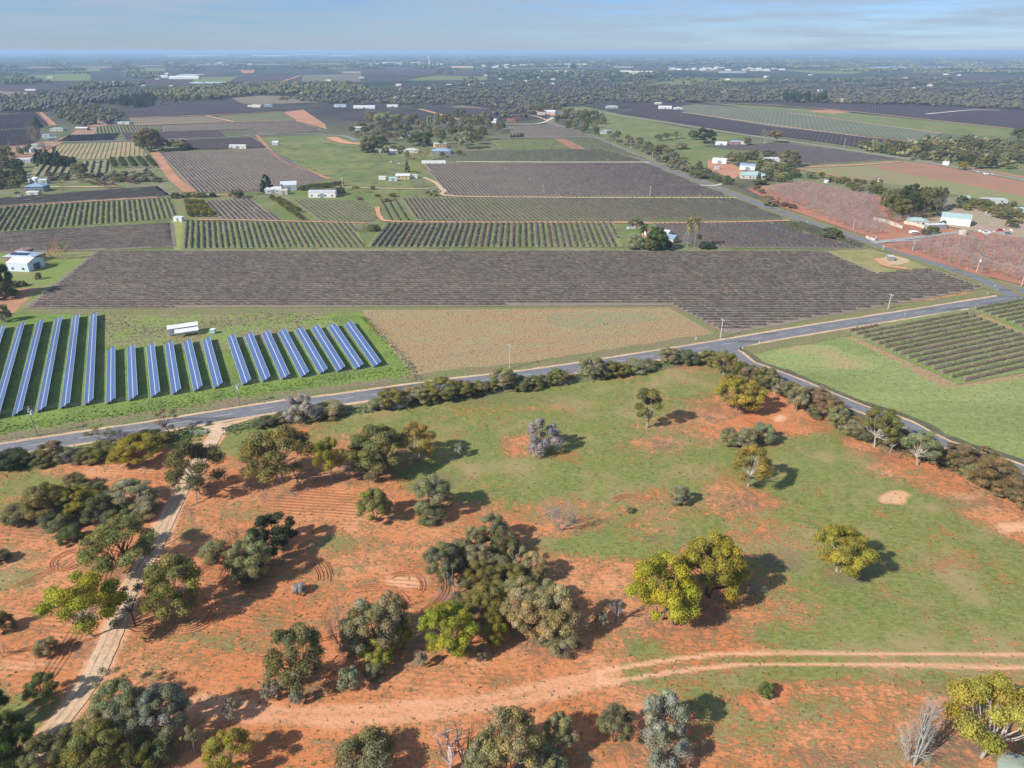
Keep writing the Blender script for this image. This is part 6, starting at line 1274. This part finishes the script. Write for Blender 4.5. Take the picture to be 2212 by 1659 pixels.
# ------------------------------------------------------------------ middle-distance trees, each its own thing
M = [ # x, y base, y top, width, kind, colour, bark, label
(0,641,556,56,'dome','dark','dark','big black-green tree on the left edge in front of the white-roofed shed'),(10,643,606,50,'shrub','dgg','dark','grey-green shrub at the foot of the big black-green tree'),(12,694,655,26,'shrub','gg','grey','grey bush on the left edge at the corner of the solar farm'),
(119,559,514,52,'bare','rust','mid','rusty-twigged bare tree behind the white-roofed shed'),(141,561,522,22,'sparse','gg','white','white-stemmed young tree right of the rusty bare tree'),(100,571,547,34,'bare','grey','grey','tangle of grey shrubs right of the white-roofed shed'),(84,603,588,14,'shrub','gg','grey','little tree on the lawn below the white-roofed shed'),(48,618,606,18,'shrub','dgg','dark','round hedge bush on the lawn edge near the left edge'),(33,620,607,18,'shrub','dgg','dark','hedge bush left of the round one on the lawn edge'),
(577,415,377,30,'conifer','pine','mid','dark green bushy conifer above the low white-roofed shed'),(735,421,405,20,'dome','bgreen','mid','dark round tree at the right end of the long white shed'),(380,428,415,20,'shrub','dgg','mid','dusky shrub by the small dirt corner, leftmost of five'),(403,425,414,20,'shrub','khaki','mid','pale reedy shrub, second of five by the dirt corner'),(424,426,415,18,'shrub','gg','mid','grey-green shrub, third of five by the dirt corner'),(440,426,415,16,'shrub','dgg','mid','dusky shrub, fourth of five by the dirt corner'),(460,426,416,14,'shrub','dark','mid','small dark shrub, last of five by the dirt corner'),(512,428,409,30,'dome','dgg','dark','round dark tree below the dark square vineyard'),(538,430,417,20,'bare','brown','mid','brown bare bush right of the round dark tree'),(552,420,400,26,'bare','grey','grey','pale leafless tree left of the low white-roofed shed'),
(140,417,385,28,'bare','khaki','pale','pale leafless tree right of the slate-blue roofed house'),(214,400,383,44,'bare','brown','mid','wide brownish leafless thicket below the citrus hedges, left one'),(243,406,390,38,'bare','brown','mid','wide brownish leafless thicket below the citrus hedges, right one'),(56,414,398,26,'bare','khaki','mid','tan leafless bush left of the slate-blue roofed house'),(175,384,350,32,'mallee','gg','pale','grey gum with a pale trunk below the spaced rows'),(217,382,369,14,'conifer','dark','dark','small dark conifer right of the grey gum, upper left'),
(325,327,277,54,'dome','dolive','dark','tall dark rounded tree at the head of the orange road'),(308,322,292,26,'dome','dolive','dark','dark tree at the left shoulder of the tall rounded one'),(352,323,300,34,'dome','dgg','dark','dark green tree right of the tall rounded one'),(388,324,300,40,'mallee','gg','mid','grey-green tree at the right end of the orange road trees'),(404,322,308,22,'shrub','gg','mid','pale shrub right of the orange road trees'),(75,305,262,24,'bare','rust','mid','tall pinkish leafless tree at the upper left barns'),(82,276,253,18,'conifer','dark','dark','dark conifer above the tall pinkish leafless tree'),(92,324,306,28,'bare','grey','grey','grey leafless bush right of the green-roofed house'),
(85,354,322,20,'conifer','pine','dark','leftmost dark pine beside the long grey shed'),(96,356,324,22,'conifer','pine','dark','second dark pine beside the long grey shed'),(108,358,322,20,'conifer','pine','dark','third dark pine beside the long grey shed'),(118,356,330,20,'conifer','pine','dark','fourth dark pine beside the long grey shed'),(128,360,319,20,'conifer','pine','dark','tallest dark pine beside the long grey shed'),(142,360,336,26,'shrub','dark','dark','dark hedge tree right of the tallest pine'),(158,360,338,20,'shrub','dark','dark','last dark tree right of the tallest pine'),
(803,271,239,26,'gum','gg','pale','tall grey gum left of the white farmhouse grove'),(838,281,240,56,'gum','gg','pale','great spreading eucalypt, biggest at the left of the grove'),(806,328,292,46,'dome','dolive','dark','dark rounded tree left of the grey-roofed house'),(795,330,306,30,'shrub','dgg','dark','dark shrubs left of the grey-roofed house'),(820,312,290,34,'shrub','dgg','mid','dusky tree behind the dark rounded one'),(910,314,284,52,'dome','bgreen','dark','big round green tree in the middle homestead'),(917,347,308,40,'bare','orange','dark','orange flat-topped leafless tree at the middle homestead'),(890,346,322,24,'bare','brown','dark','brown leafless tree left of the orange flat-topped one'),(897,374,352,32,'bare','orange','mid','orange-yellow tree above the cottage'),(966,320,303,24,'bare','rust','mid','rusty leafless tree beside the yellow-walled house'),(1010,321,283,34,'dome','sgreen','pale','pale grey-green rounded tree at the right end of the grove'),
(897,403,380,22,'bare','grey','grey','ashen leafless poplar below the cottage, left one'),(909,404,382,20,'bare','grey','grey','ashen leafless poplar below the cottage, right one'),(914,418,402,24,'bare','grey','grey','ashen low bush below the leafless poplars'),(880,372,345,12,'conifer','dgg','dark','narrow dark conifer left of the orange-yellow tree'),
(775,500,482,26,'bare','grey','grey','grey bush at the gap between the two striped vineyards'),(795,500,480,24,'bare','brown','grey','reddish bush at the gap between the two striped vineyards'),(808,499,484,24,'shrub','green','mid','green bush at the gap between the two striped vineyards'),
(1793,514,493,44,'dome','dgg','dark','round grey-green roadside tree left of the northern road'),(1812,516,502,16,'shrub','orange','mid','orange bush beside the round roadside tree'),(1832,522,505,30,'bare','grey','grey','grey leafless bush right of the round roadside tree'),(1373,488,472,30,'dome','dgg','dark','dark round tree where the sandy track bends to the palms'),
(1417,540,490,44,'dome','bgreen','dark','large leafy green tree above the vineyard edge among the palms'),(1405,540,512,34,'shrub','dolive','dark','green undergrowth left of the large leafy tree'),(1371,537,503,36,'shrub','gg','dark','grey-green bush left of the first palm'),(1436,538,518,30,'shrub','dark','dark','dark shrub in front of the blue-roofed house'),(1479,533,497,28,'bare','grey','grey','pale leafless tree between the two tall palms'),(1462,524,505,24,'bare','brown','grey','brownish leafless tree behind the blue-roofed house'),(1520,537,523,24,'shrub','dark','dark','low dark shrub right of the tall palms'),(1535,537,526,18,'shrub','dark','dark','last low dark shrub right of the tall palms'),
(1388,530,492,30,'palm','bgreen','mid','single palm left of the large leafy tree'),(1484,536,478,20,'palm','khaki','grey','tall fan palm, left of the tall pair'),(1500,537,475,20,'palm','khaki','grey','tall fan palm, right of the tall pair'),(1509,534,510,18,'palm','bgreen','grey','short palm right of the tall pair'),
(1522,309,277,46,'dome','dark','dark','big dark tree beside the white shed, upper right middle'),(1496,302,281,20,'dome','dgg','dark','small dark tree left of the big dark tree'),(1650,311,278,18,'sparse','gg','white','white-trunked tree above the triangular vineyard'),(1673,308,281,30,'gum','bolive','mid','brownish gum right of the white-trunked tree'),(1614,315,297,16,'dome','dolive','mid','round bush beside the small cream shed'),(1660,343,324,30,'dome','dgg','dark','dark tree behind the low white-roofed shed'),(1703,360,324,44,'dome','dgg','dark','large dark tree at the corner of the triangular vineyard'),(1599,355,328,32,'dome','dgg','mid','bluish-green tree behind the white shed with a blue roof'),(1578,348,326,24,'shrub','gg','mid','grey-green tree left of the bluish-green one'),(1625,345,322,26,'shrub','dgg','mid','dusky tree above the orange yard'),
(1541,389,376,15,'dome','green','mid','round green garden tree by the road, first of five'),(1552,393,380,15,'dome','bgreen','mid','round green garden tree by the road, second of five'),(1564,398,384,15,'dome','green','mid','round green garden tree by the road, third of five'),(1578,399,385,16,'dome','dgg','mid','dark round garden tree by the road, fourth of five'),(1571,393,379,14,'dome','green','mid','round green garden tree by the road, fifth and rearmost'),(1529,377,364,16,'dome','dgg','dark','lone dark tree on the orange yard'),(1509,365,346,17,'conifer','dgg','dark','narrow dark tree on the road side of the orange yard'),(1514,385,368,34,'shrub','dgg','dark','dusky hedge between the road and the orange yard'),(1500,381,366,22,'shrub','dgg','dark','dusky hedge shrub left of the orange yard hedge'),(1545,376,366,18,'bare','brown','mid','bare brown tree in the teal-roofed house garden'),
(1638,392,366,10,'conifer','bgreen','mid','narrow cypress in front of the teal-roofed house'),(1640,399,386,28,'shrub','dgg','mid','low dark shrub in front of the teal-roofed house'),(1720,384,371,18,'dome','bgreen','dark','round green tree at the end of the scrub by the teal-roofed house'),(1595,404,382,24,'bare','olive','mid','spindly roadside tree below the teal-roofed house'),
(1750,386,371,22,'dome','gg','mid','pale round tree on the edge of the upper orchard'),(1774,384,372,14,'dome','dolive','mid','small round tree above the upper orchard'),(1895,411,384,20,'sparse','brown','mid','tall thin tree above the upper orchard'),(1891,418,401,30,'shrub','dolive','mid','olive shrub below the tall thin tree'),
(2024,465,418,34,'bare','grey','grey','tall pale leafless tree at the right of the dark grove'),(2183,492,474,24,'dome','green','mid','bright green bush in the junk yard'),(2080,367,349,22,'dome','yellow','mid','yellow-green bush at the roadside end of the dark tree belt'),(2011,313,296,20,'bare','rust','mid','rusty leafless tree behind the dark tree belt'),(2094,323,308,26,'bare','rust','mid','rusty tree inside the dark tree belt'),(2203,308,276,42,'gum','dgg','mid','large dark gum on the right edge above the tree belt'),
(1660,446,430,24,'shrub','gg','mid','grey roadside bush at the corner of the upper orchard'),(2013,504,488,24,'shrub','bgreen','dark','green tree in front of the long cream wall'),(1998,508,494,20,'shrub','dgg','dark','dark bush beside the caravan'),(2035,489,476,14,'shrub','bgreen','dark','green bush by the flat white carport'),
(1118,263,243,26,'bare','brown','pale','pale leafless poplars beside the red-roofed house'),(1217,250,229,20,'bare','orange','mid','bright orange leafless tree in the bush near the road bend'),(1238,152,138,14,'dome','dark','dark','dark tree among the skyline buildings'),(1460,300,283,20,'gum','gg','mid','grey gum on the green strip right of the northern road'),(1440,303,286,22,'gum','dgg','mid','dark gum left of the grey gum on the green strip'),(1421,304,290,16,'dome','dgg','mid','small dark tree at the left of the pair on the green strip'),(1428,327,312,32,'dome','dgg','mid','wide dark shrub below the pair on the green strip'),(1470,322,306,26,'shrub','gg','mid','grey shrub right of the wide dark one'),(1445,330,318,22,'shrub','gg','mid','grey shrub below the wide dark one'),
]
for t in M: tree(*t)
def grp_trees(L, lab, grp):
    L = sorted(L, key=lambda a: a[0])
    for i, a in enumerate(L): tree(*a[:6], a[6] if len(a) > 6 else 'mid', lab.format(ordw(i)), grp)
g = np.random.default_rng(90)
def rt(poly, n, h, w_, kinds, cols, lab, grp, mind=.6):
    P = [tuple(q) for q in poly]; x0, x1 = min(p[0] for p in P), max(p[0] for p in P); y0, y1 = min(p[1] for p in P), max(p[1] for p in P); L = []; tr = 0
    while len(L) < n and tr < n * 60:
        tr += 1; x, y = g.uniform(x0, x1), g.uniform(y0, y1)
        if not inpoly(P, x, y): continue
        m_ = MPP(y); ww = g.uniform(*w_) / m_; hh = g.uniform(*h)
        if any(abs(x - a[0]) < mind * ww and abs(y - a[1]) < mind * ww * .4 for a in L): continue
        b = G(x, y); zc = b.y * CP + CAM_H * SP - hh * SP; up = b.y * SP - (CAM_H - hh) * CP; L.append((x, y, CY - F * up / (b.y * CP + (CAM_H - hh) * SP), ww, kinds[g.integers(len(kinds))], cols[g.integers(len(cols))]))
    grp_trees(L, lab, grp)
rt([(858,262),(1000,255),(1090,275),(1085,297),(1030,320),(940,312),(930,298),(860,290)], 46, (11, 18), (8, 13), ['gum', 'mallee', 'gum', 'dome'], ['dgg', 'gg', 'gg', 'dolive'], 'tall dark eucalypt, {} from the left in the middle homestead grove', 'eucalypts of the middle homestead grove')
rt([(760,286),(800,268),(860,280),(880,300),(830,310),(790,310),(760,300)], 18, (8, 13), (7, 12), ['gum', 'shrub', 'mallee'], ['dgg', 'gg'], 'grey-green tree, {} from the left by the road bend left of the grove', 'trees left of the homestead grove')
rt([(785,316),(880,300),(960,318),(1010,322),(990,345),(930,352),(860,348),(800,338)], 22, (4, 9), (5, 9), ['mallee', 'dome', 'bare', 'shrub'], ['gg', 'dgg', 'brown', 'dolive'], 'garden tree, {} from the left in the middle homestead', 'garden trees of the middle homestead')
rt([(0,318),(60,300),(110,300),(140,312),(70,345),(0,348)], 20, (4, 8), (5, 9), ['dome', 'shrub', 'bare'], ['dgg', 'gg', 'dolive', 'brown'], 'yard tree, {} from the left around the upper left barns', 'trees around the upper left barns')
rt([(690,404),(940,410),(970,424),(900,426),(820,440),(760,430),(700,420)], 26, (1.5, 3.2), (3, 6), ['shrub', 'bare'], ['gg', 'brown', 'dolive'], 'straggly bush, {} from the left in the weedy paddock below the cottage', 'bushes below the cottage')
rt([(560,205),(760,206),(860,232),(700,228)], 20, (6, 11), (7, 12), ['gum', 'dome', 'shrub'], ['dgg', 'gg'], 'scattered tree, {} from the left among the upper packing sheds', 'trees among the upper packing sheds')
rt([(236,224),(330,212),(345,226),(330,232),(240,236)], 22, (14, 20), (9, 13), ['conifer', 'dome'], ['dark', 'pine'], 'black-green windbreak tree, {} from the left above the upper purple vineyard', 'dark windbreak'); rt([(330,215),(470,208),(478,218),(400,224),(345,229)], 26, (10, 14), (9, 13), ['dome', 'gum'], ['dgg', 'gg', 'dolive'], 'grey-green windbreak tree, {} from the left along the upper field edge', 'grey-green windbreak')
rt([(110,240),(160,226),(240,240),(278,258),(250,268),(205,272),(180,278),(130,262)], 44, (7, 11), (7, 11), ['mallee', 'gum', 'shrub'], ['gg', 'dgg', 'olive'], 'dusty scrub tree, {} from the left in the grove above the upper left rows', 'scrub grove at upper left')
rt([(1200,262),(1225,245),(1290,252),(1308,270),(1290,290),(1250,290),(1215,280)], 30, (8, 13), (8, 12), ['gum', 'dome', 'shrub'], ['dgg', 'gg', 'dolive'], 'roadside belt tree, {} from the left beyond the northern road bend', 'tree belt beyond the road bend'); rt([(1138,243),(1180,232),(1215,240),(1170,247)], 12, (8, 14), (8, 12), ['gum', 'dome'], ['dgg'], 'dark tree, {} from the left behind the white shed at the road bend', 'trees at the road bend')
rt([(1290,292),(1340,290),(1470,340),(1500,372),(1470,372),(1380,322)], 34, (3, 6), (5, 9), ['shrub', 'mallee'], ['gg', 'dgg', 'olive'], 'low grey scrub bush, {} from the left right of the northern road', 'scrub along the far side of the northern road')
rt([(1693,222),(1787,222),(1780,216),(1700,214)], 22, (15, 22), (9, 13), ['conifer', 'dome'], ['dark', 'pine', 'dark'], 'dark pine, {} from the left in the grove on the far purple field', 'dark pine grove')
rt([(1852,318),(1940,320),(2055,322),(2085,306),(2110,316),(2212,326),(2215,352),(2125,366),(2060,352),(2000,346),(1852,326)], 78, (7, 12), (8, 13), ['dome', 'gum', 'mallee'], ['dgg', 'gg', 'dgg', 'dolive', 'dark'], 'tree belt tree, {} from the left beside the eastern road', 'tree belt beside the eastern road')
rt([(1908,455),(1990,440),(2030,448),(2022,470),(1950,474),(1912,468)], 24, (12, 17), (8, 12), ['dome', 'gum'], ['dark', 'dgg', 'dolive'], 'tall dark tree, {} from the left in the grove behind the cottage', 'dark grove behind the cottage'); rt([(1880,470),(1930,470),(2010,478),(1960,482),(1900,478)], 12, (5, 8), (6, 9), ['bare'], ['grey', 'brown'], 'ashen leafless tree, {} from the left in front of the dark grove', 'leafless trees before the dark grove')
rt([(2050,440),(2120,436),(2190,450),(2212,480),(2190,486),(2130,462),(2070,456)], 26, (3, 6), (5, 9), ['shrub', 'mallee'], ['gg', 'dgg', 'olive'], 'grey yard shrub, {} from the left around the junk yard', 'shrubs of the junk yard'); rt([(1783,392),(1830,388),(1905,402),(1910,418),(1840,412)], 16, (3, 5), (5, 8), ['shrub'], ['dolive', 'gg', 'olive'], 'olive shrub, {} from the left along the top of the upper orchard', 'shrubs above the upper orchard')
rt([(1640,352),(1680,360),(1720,380),(1700,398),(1655,395),(1645,375)], 30, (4, 7), (6, 9), ['shrub', 'mallee'], ['gg', 'dgg', 'green'], 'garden thicket shrub, {} from the left beside the teal-roofed house', 'thicket beside the teal-roofed house')
rt([(1600,405),(1640,410),(1720,452),(1700,455),(1640,425)], 12, (2, 4), (3, 6), ['shrub', 'bare'], ['gg', 'brown'], 'roadside bush, {} from the left along the upper orchard edge', 'bushes along the upper orchard edge')
rt([(0,352),(40,352),(60,398),(30,408),(0,412)], 20, (5, 9), (6, 10), ['dome', 'shrub', 'gum'], ['dgg', 'dark', 'dolive'], 'dark garden tree, {} from the left at the left homestead', 'trees of the left homestead'); rt([(100,380),(200,384),(330,372),(345,392),(240,396),(120,396)], 26, (2.5, 5), (5, 9), ['shrub', 'bare', 'mallee'], ['gg', 'brown', 'dgg'], 'scrubby bush, {} from the left below the spaced rows', 'scrub below the spaced rows')
def line_trees(a, b, n, h, w_, kind, cols, lab, grp, jx=1):
    L = []
    for i in range(n):
        t = (i + .5) / n; x, y = a[0] + (b[0] - a[0]) * t + g.uniform(-jx, jx), a[1] + (b[1] - a[1]) * t; bb = G(x, y); up = bb.y * SP - (CAM_H - h) * CP
        L.append((x, y, CY - F * up / (bb.y * CP + (CAM_H - h) * SP), w_ / MPP(y), kind, cols[i % len(cols)]))
    grp_trees(L, lab, grp)
line_trees((648,412), (742,401), 10, 4.2, 5.0, 'dome', ['dgg', 'dgg', 'dolive'], 'round olive-hedge tree, {} from the left above the long white shed', 'olive hedge')
for k, (a, b) in enumerate([((585,428), (655,478)), ((602,432), (648,460))]): line_trees(a, b, 11 if k == 0 else 7, 3.2, 3.8, 'dome', ['green', 'olive', 'yellow'], 'small citrus tree, {} from the top in the ' + ['longer', 'shorter'][k] + ' citrus line', 'citrus lines')
for k in range(4): line_trees((404 + k * 10, 436 + k), (412 + k * 17, 470), 8, 3.4, 4.2, 'dome', ['yellow', 'green', 'olive'], 'bushy citrus tree, {} from the top, ' + ordw(k) + ' line of the citrus block', 'citrus block')
for k in range(5): line_trees((243 + k * 19, 346 - k * .8), (250 + k * 19 + k * 3, 364), 5, 4.2, 5.5, 'dome', ['bgreen', 'green'], 'deep green citrus hedge tree, {} from the top, ' + ordw(k) + ' hedge from the left', 'citrus hedges')
line_trees((1104,298), (1132,296), 8, 5.5, 2.2, 'conifer', ['dark'], 'narrow cypress, {} from the left at the end of the grove', 'cypress line')

# ------------------------------------------------------------------ far woods that read as one mass
def mini(n, hs, ws, X, Y, cols, name, clus=3):
    """n small trees: a few lumpy blobs and loose leaf clumps each, one mesh"""
    iv, jf = ico(); keep = np.unique(jf.ravel()); import bmesh
    bm = bmesh.new(); bmesh.ops.create_icosphere(bm, subdivisions=1, radius=1); v1 = np.array([v.co[:] for v in bm.verts]); f1 = np.array([[v.index for v in f.verts] for f in bm.faces]); bm.free()
    V = []; Fc = []; T = []; o = 0; col = np.array([COLR[c] for c in cols])
    ci = g.integers(0, len(cols), n)
    for c in range(clus):
        off = g.normal(size=(n, 3)) * np.stack([ws * .24, ws * .24, hs * .10], 1); r = ws * g.uniform(.25, .40, n)
        q = v1[None] * (1 + g.normal(size=(n, len(v1), 1)) * .16) * np.stack([r, r, np.minimum(r, hs * .32)], 1)[:, None]
        q += (np.stack([X, Y, hs * .62], 1) + off)[:, None]; q[:, :, 2] = np.maximum(q[:, :, 2], .1)
        V.append(q.reshape(-1, 3)); Fc.append((f1[None] + (np.arange(n) * len(v1))[:, None, None]).reshape(-1, 3) + o); o += n * len(v1)
        T.append(np.repeat(col[ci] * g.uniform(.85, 1.15, (n, 1)), len(v1), 0))
    me = np_mesh(name, np.concatenate(V), np.concatenate(Fc), FOL, tint=np.concatenate(T)); ob = link(name, me); ob.color = (1, 1, 1, 1); tag(ob, kind='stuff'); return ob
def wood(poly, n, hr, wr, cols, name='bushland', clump=0.0):
    P = [tuple(q) for q in poly]; x0, x1 = min(p[0] for p in P), max(p[0] for p in P); y0, y1 = min(p[1] for p in P), max(p[1] for p in P); A = []
    while len(A) < n:
        x, y = g.uniform(x0, x1), g.uniform(y0, y1)
        if inpoly(P, x, y) and (not clump or math.sin(x * .031 + y * .21) * math.cos(y * .33 - x * .017) + .5 * math.sin(x * .011 + 1.7 + y * .6) > clump): A.append((x, y))
    A = np.array(A); Q = np.array([tuple(G(a, b)) for a, b in A]); mini(n, g.uniform(*hr, n), g.uniform(*wr, n) , Q[:, 0], Q[:, 1], cols, name)
BU = ['bush', 'bushb', 'bush', 'bushg', 'bushb', 'dgg', 'bush']
wood([(600,217),(690,200),(900,188),(1100,182),(1400,184),(1800,188),(2300,196),(2300,242),(2000,228),(1690,222),(1500,222),(1330,222),(1240,228),(1185,240),(1100,238),(1000,226),(900,228),(700,222)], 5200, (3, 9), (4, 14), BU, clump=-.75)
wood([(480,184),(760,180),(800,200),(680,208),(560,206),(470,216),(330,214),(360,200)], 900, (8, 13), (10, 18), ['dgg', 'dark', 'dgg', 'dolive'])
wood([(110,236),(160,226),(236,236),(278,256),(250,268),(205,270),(180,276),(130,260)], 190, (4, 9), (5, 10), BU, 'scrub')
wood([(100,378),(200,378),(330,368),(348,394),(240,400),(110,400)], 60, (1.5, 3.5), (3, 7), BU, 'scrub')
wood([(1050,236),(1190,232),(1200,245),(1100,262),(1075,262)], 60, (5, 10), (6, 10), BU, 'scrub')
wood([(1290,290),(1480,345),(1500,374),(1470,374),(1380,325)], 90, (1.5, 4), (3, 7), BU, 'scrub')
wood([(1852,312),(1940,312),(2060,300),(2085,296),(2212,318),(2215,352),(2125,366),(2060,352),(2000,346),(1852,326)], 150, (4, 8), (5, 9), ['dgg', 'bushg', 'gg'], 'scrub')
wood([(0,212),(120,205),(170,200),(360,204),(330,212),(240,222),(160,228),(110,242),(0,246)], 520, (7, 12), (9, 15), BU)
wood([(190,184),(320,184),(200,198),(150,196)], 130, (9, 15), (10, 18), ['dark', 'dgg']); wood([(0,158),(60,165),(110,182),(0,184)], 150, (8, 13), (12, 20), ['dgg', 'dark'])
wood([(1000,172),(1100,166),(1450,170),(1700,176),(1900,166),(2250,176),(2250,190),(1800,187),(1400,183),(1000,184)], 520, (7, 12), (10, 18), ['dgg', 'dark', 'bush'], clump=-.15)
wood([(1080,158),(1430,160),(1450,170),(1250,172),(1080,168)], 330, (10, 16), (14, 24), ['dark', 'dgg', 'dark']); wood([(270,156),(345,160),(345,172),(270,170)], 60, (9, 14), (12, 20), ['dgg'])
wood([(600,138),(820,136),(940,142),(930,150),(800,150),(640,150)], 380, (9, 15), (16, 30), ['dark', 'dgg'], clump=-.3)
wood([(-60,140),(600,140),(600,152),(-60,154)], 420, (8, 12), (18, 34), ['dgg', 'dark'], clump=.1)
wood([(-60,124),(2300,124),(2300,137),(-60,138)], 1700, (8, 14), (24, 60), ['dgg', 'dark', 'gg'], clump=-.1)
wood([(930,134),(1700,132),(1700,147),(1100,146),(930,142)], 700, (9, 18), (14, 30), ['dark', 'dgg'], clump=-.15); wood([(1700,132),(2300,132),(2300,160),(1900,158),(1700,150)], 800, (8, 13), (16, 34), ['dgg', 'gg', 'dgg'], clump=-.2)
wood([(120,200),(200,186),(380,186),(372,198),(200,204)], 420, (3.5, 4.5), (6, 8), ['bgreen', 'green'], 'far_orchard')
wood([(935,150),(1100,150),(1440,154),(1440,160),(1100,160),(940,162)], 160, (8, 13), (12, 22), ['dark', 'dgg'], clump=.25); wood([(60,150),(420,150),(420,162),(60,160)], 160, (8, 12), (12, 22), ['dgg', 'dark'], clump=.3)
for q in [([(-600,250),(-120,250),(-80,300),(-700,310)], M_sp), ([(-700,330),(-120,325),(-90,400),(-800,420)], M_sg), ([(-500,430),(-80,450),(-80,520),(-600,520)], M_sb), ([(2320,300),(2800,330),(2900,400),(2400,380)], M_sg), ([(2450,470),(2900,480),(3000,600),(2500,560)], M_sb), ([(2320,200),(2900,200),(3000,260),(2350,245)], M_sp)]: sheet('vineyard_floor', *q)
wood([(-900,150),(-60,150),(-60,245),(-900,245)], 500, (5, 10), (8, 16), BU, clump=.1); wood([(2300,150),(3100,150),(3100,200),(2300,245)], 400, (5, 10), (8, 16), BU, clump=.0); wood([(-700,312),(-80,305),(-80,325),(-700,330)], 70, (5, 10), (6, 11), ['dgg', 'gg']); wood([(2260,320),(2900,400),(2900,470),(2260,380)], 120, (5, 10), (6, 11), ['dgg', 'gg'])
wood([(1920,340),(2260,330),(2260,372),(2120,368)], 60, (3, 5), (5, 8), ['dgg', 'green'])
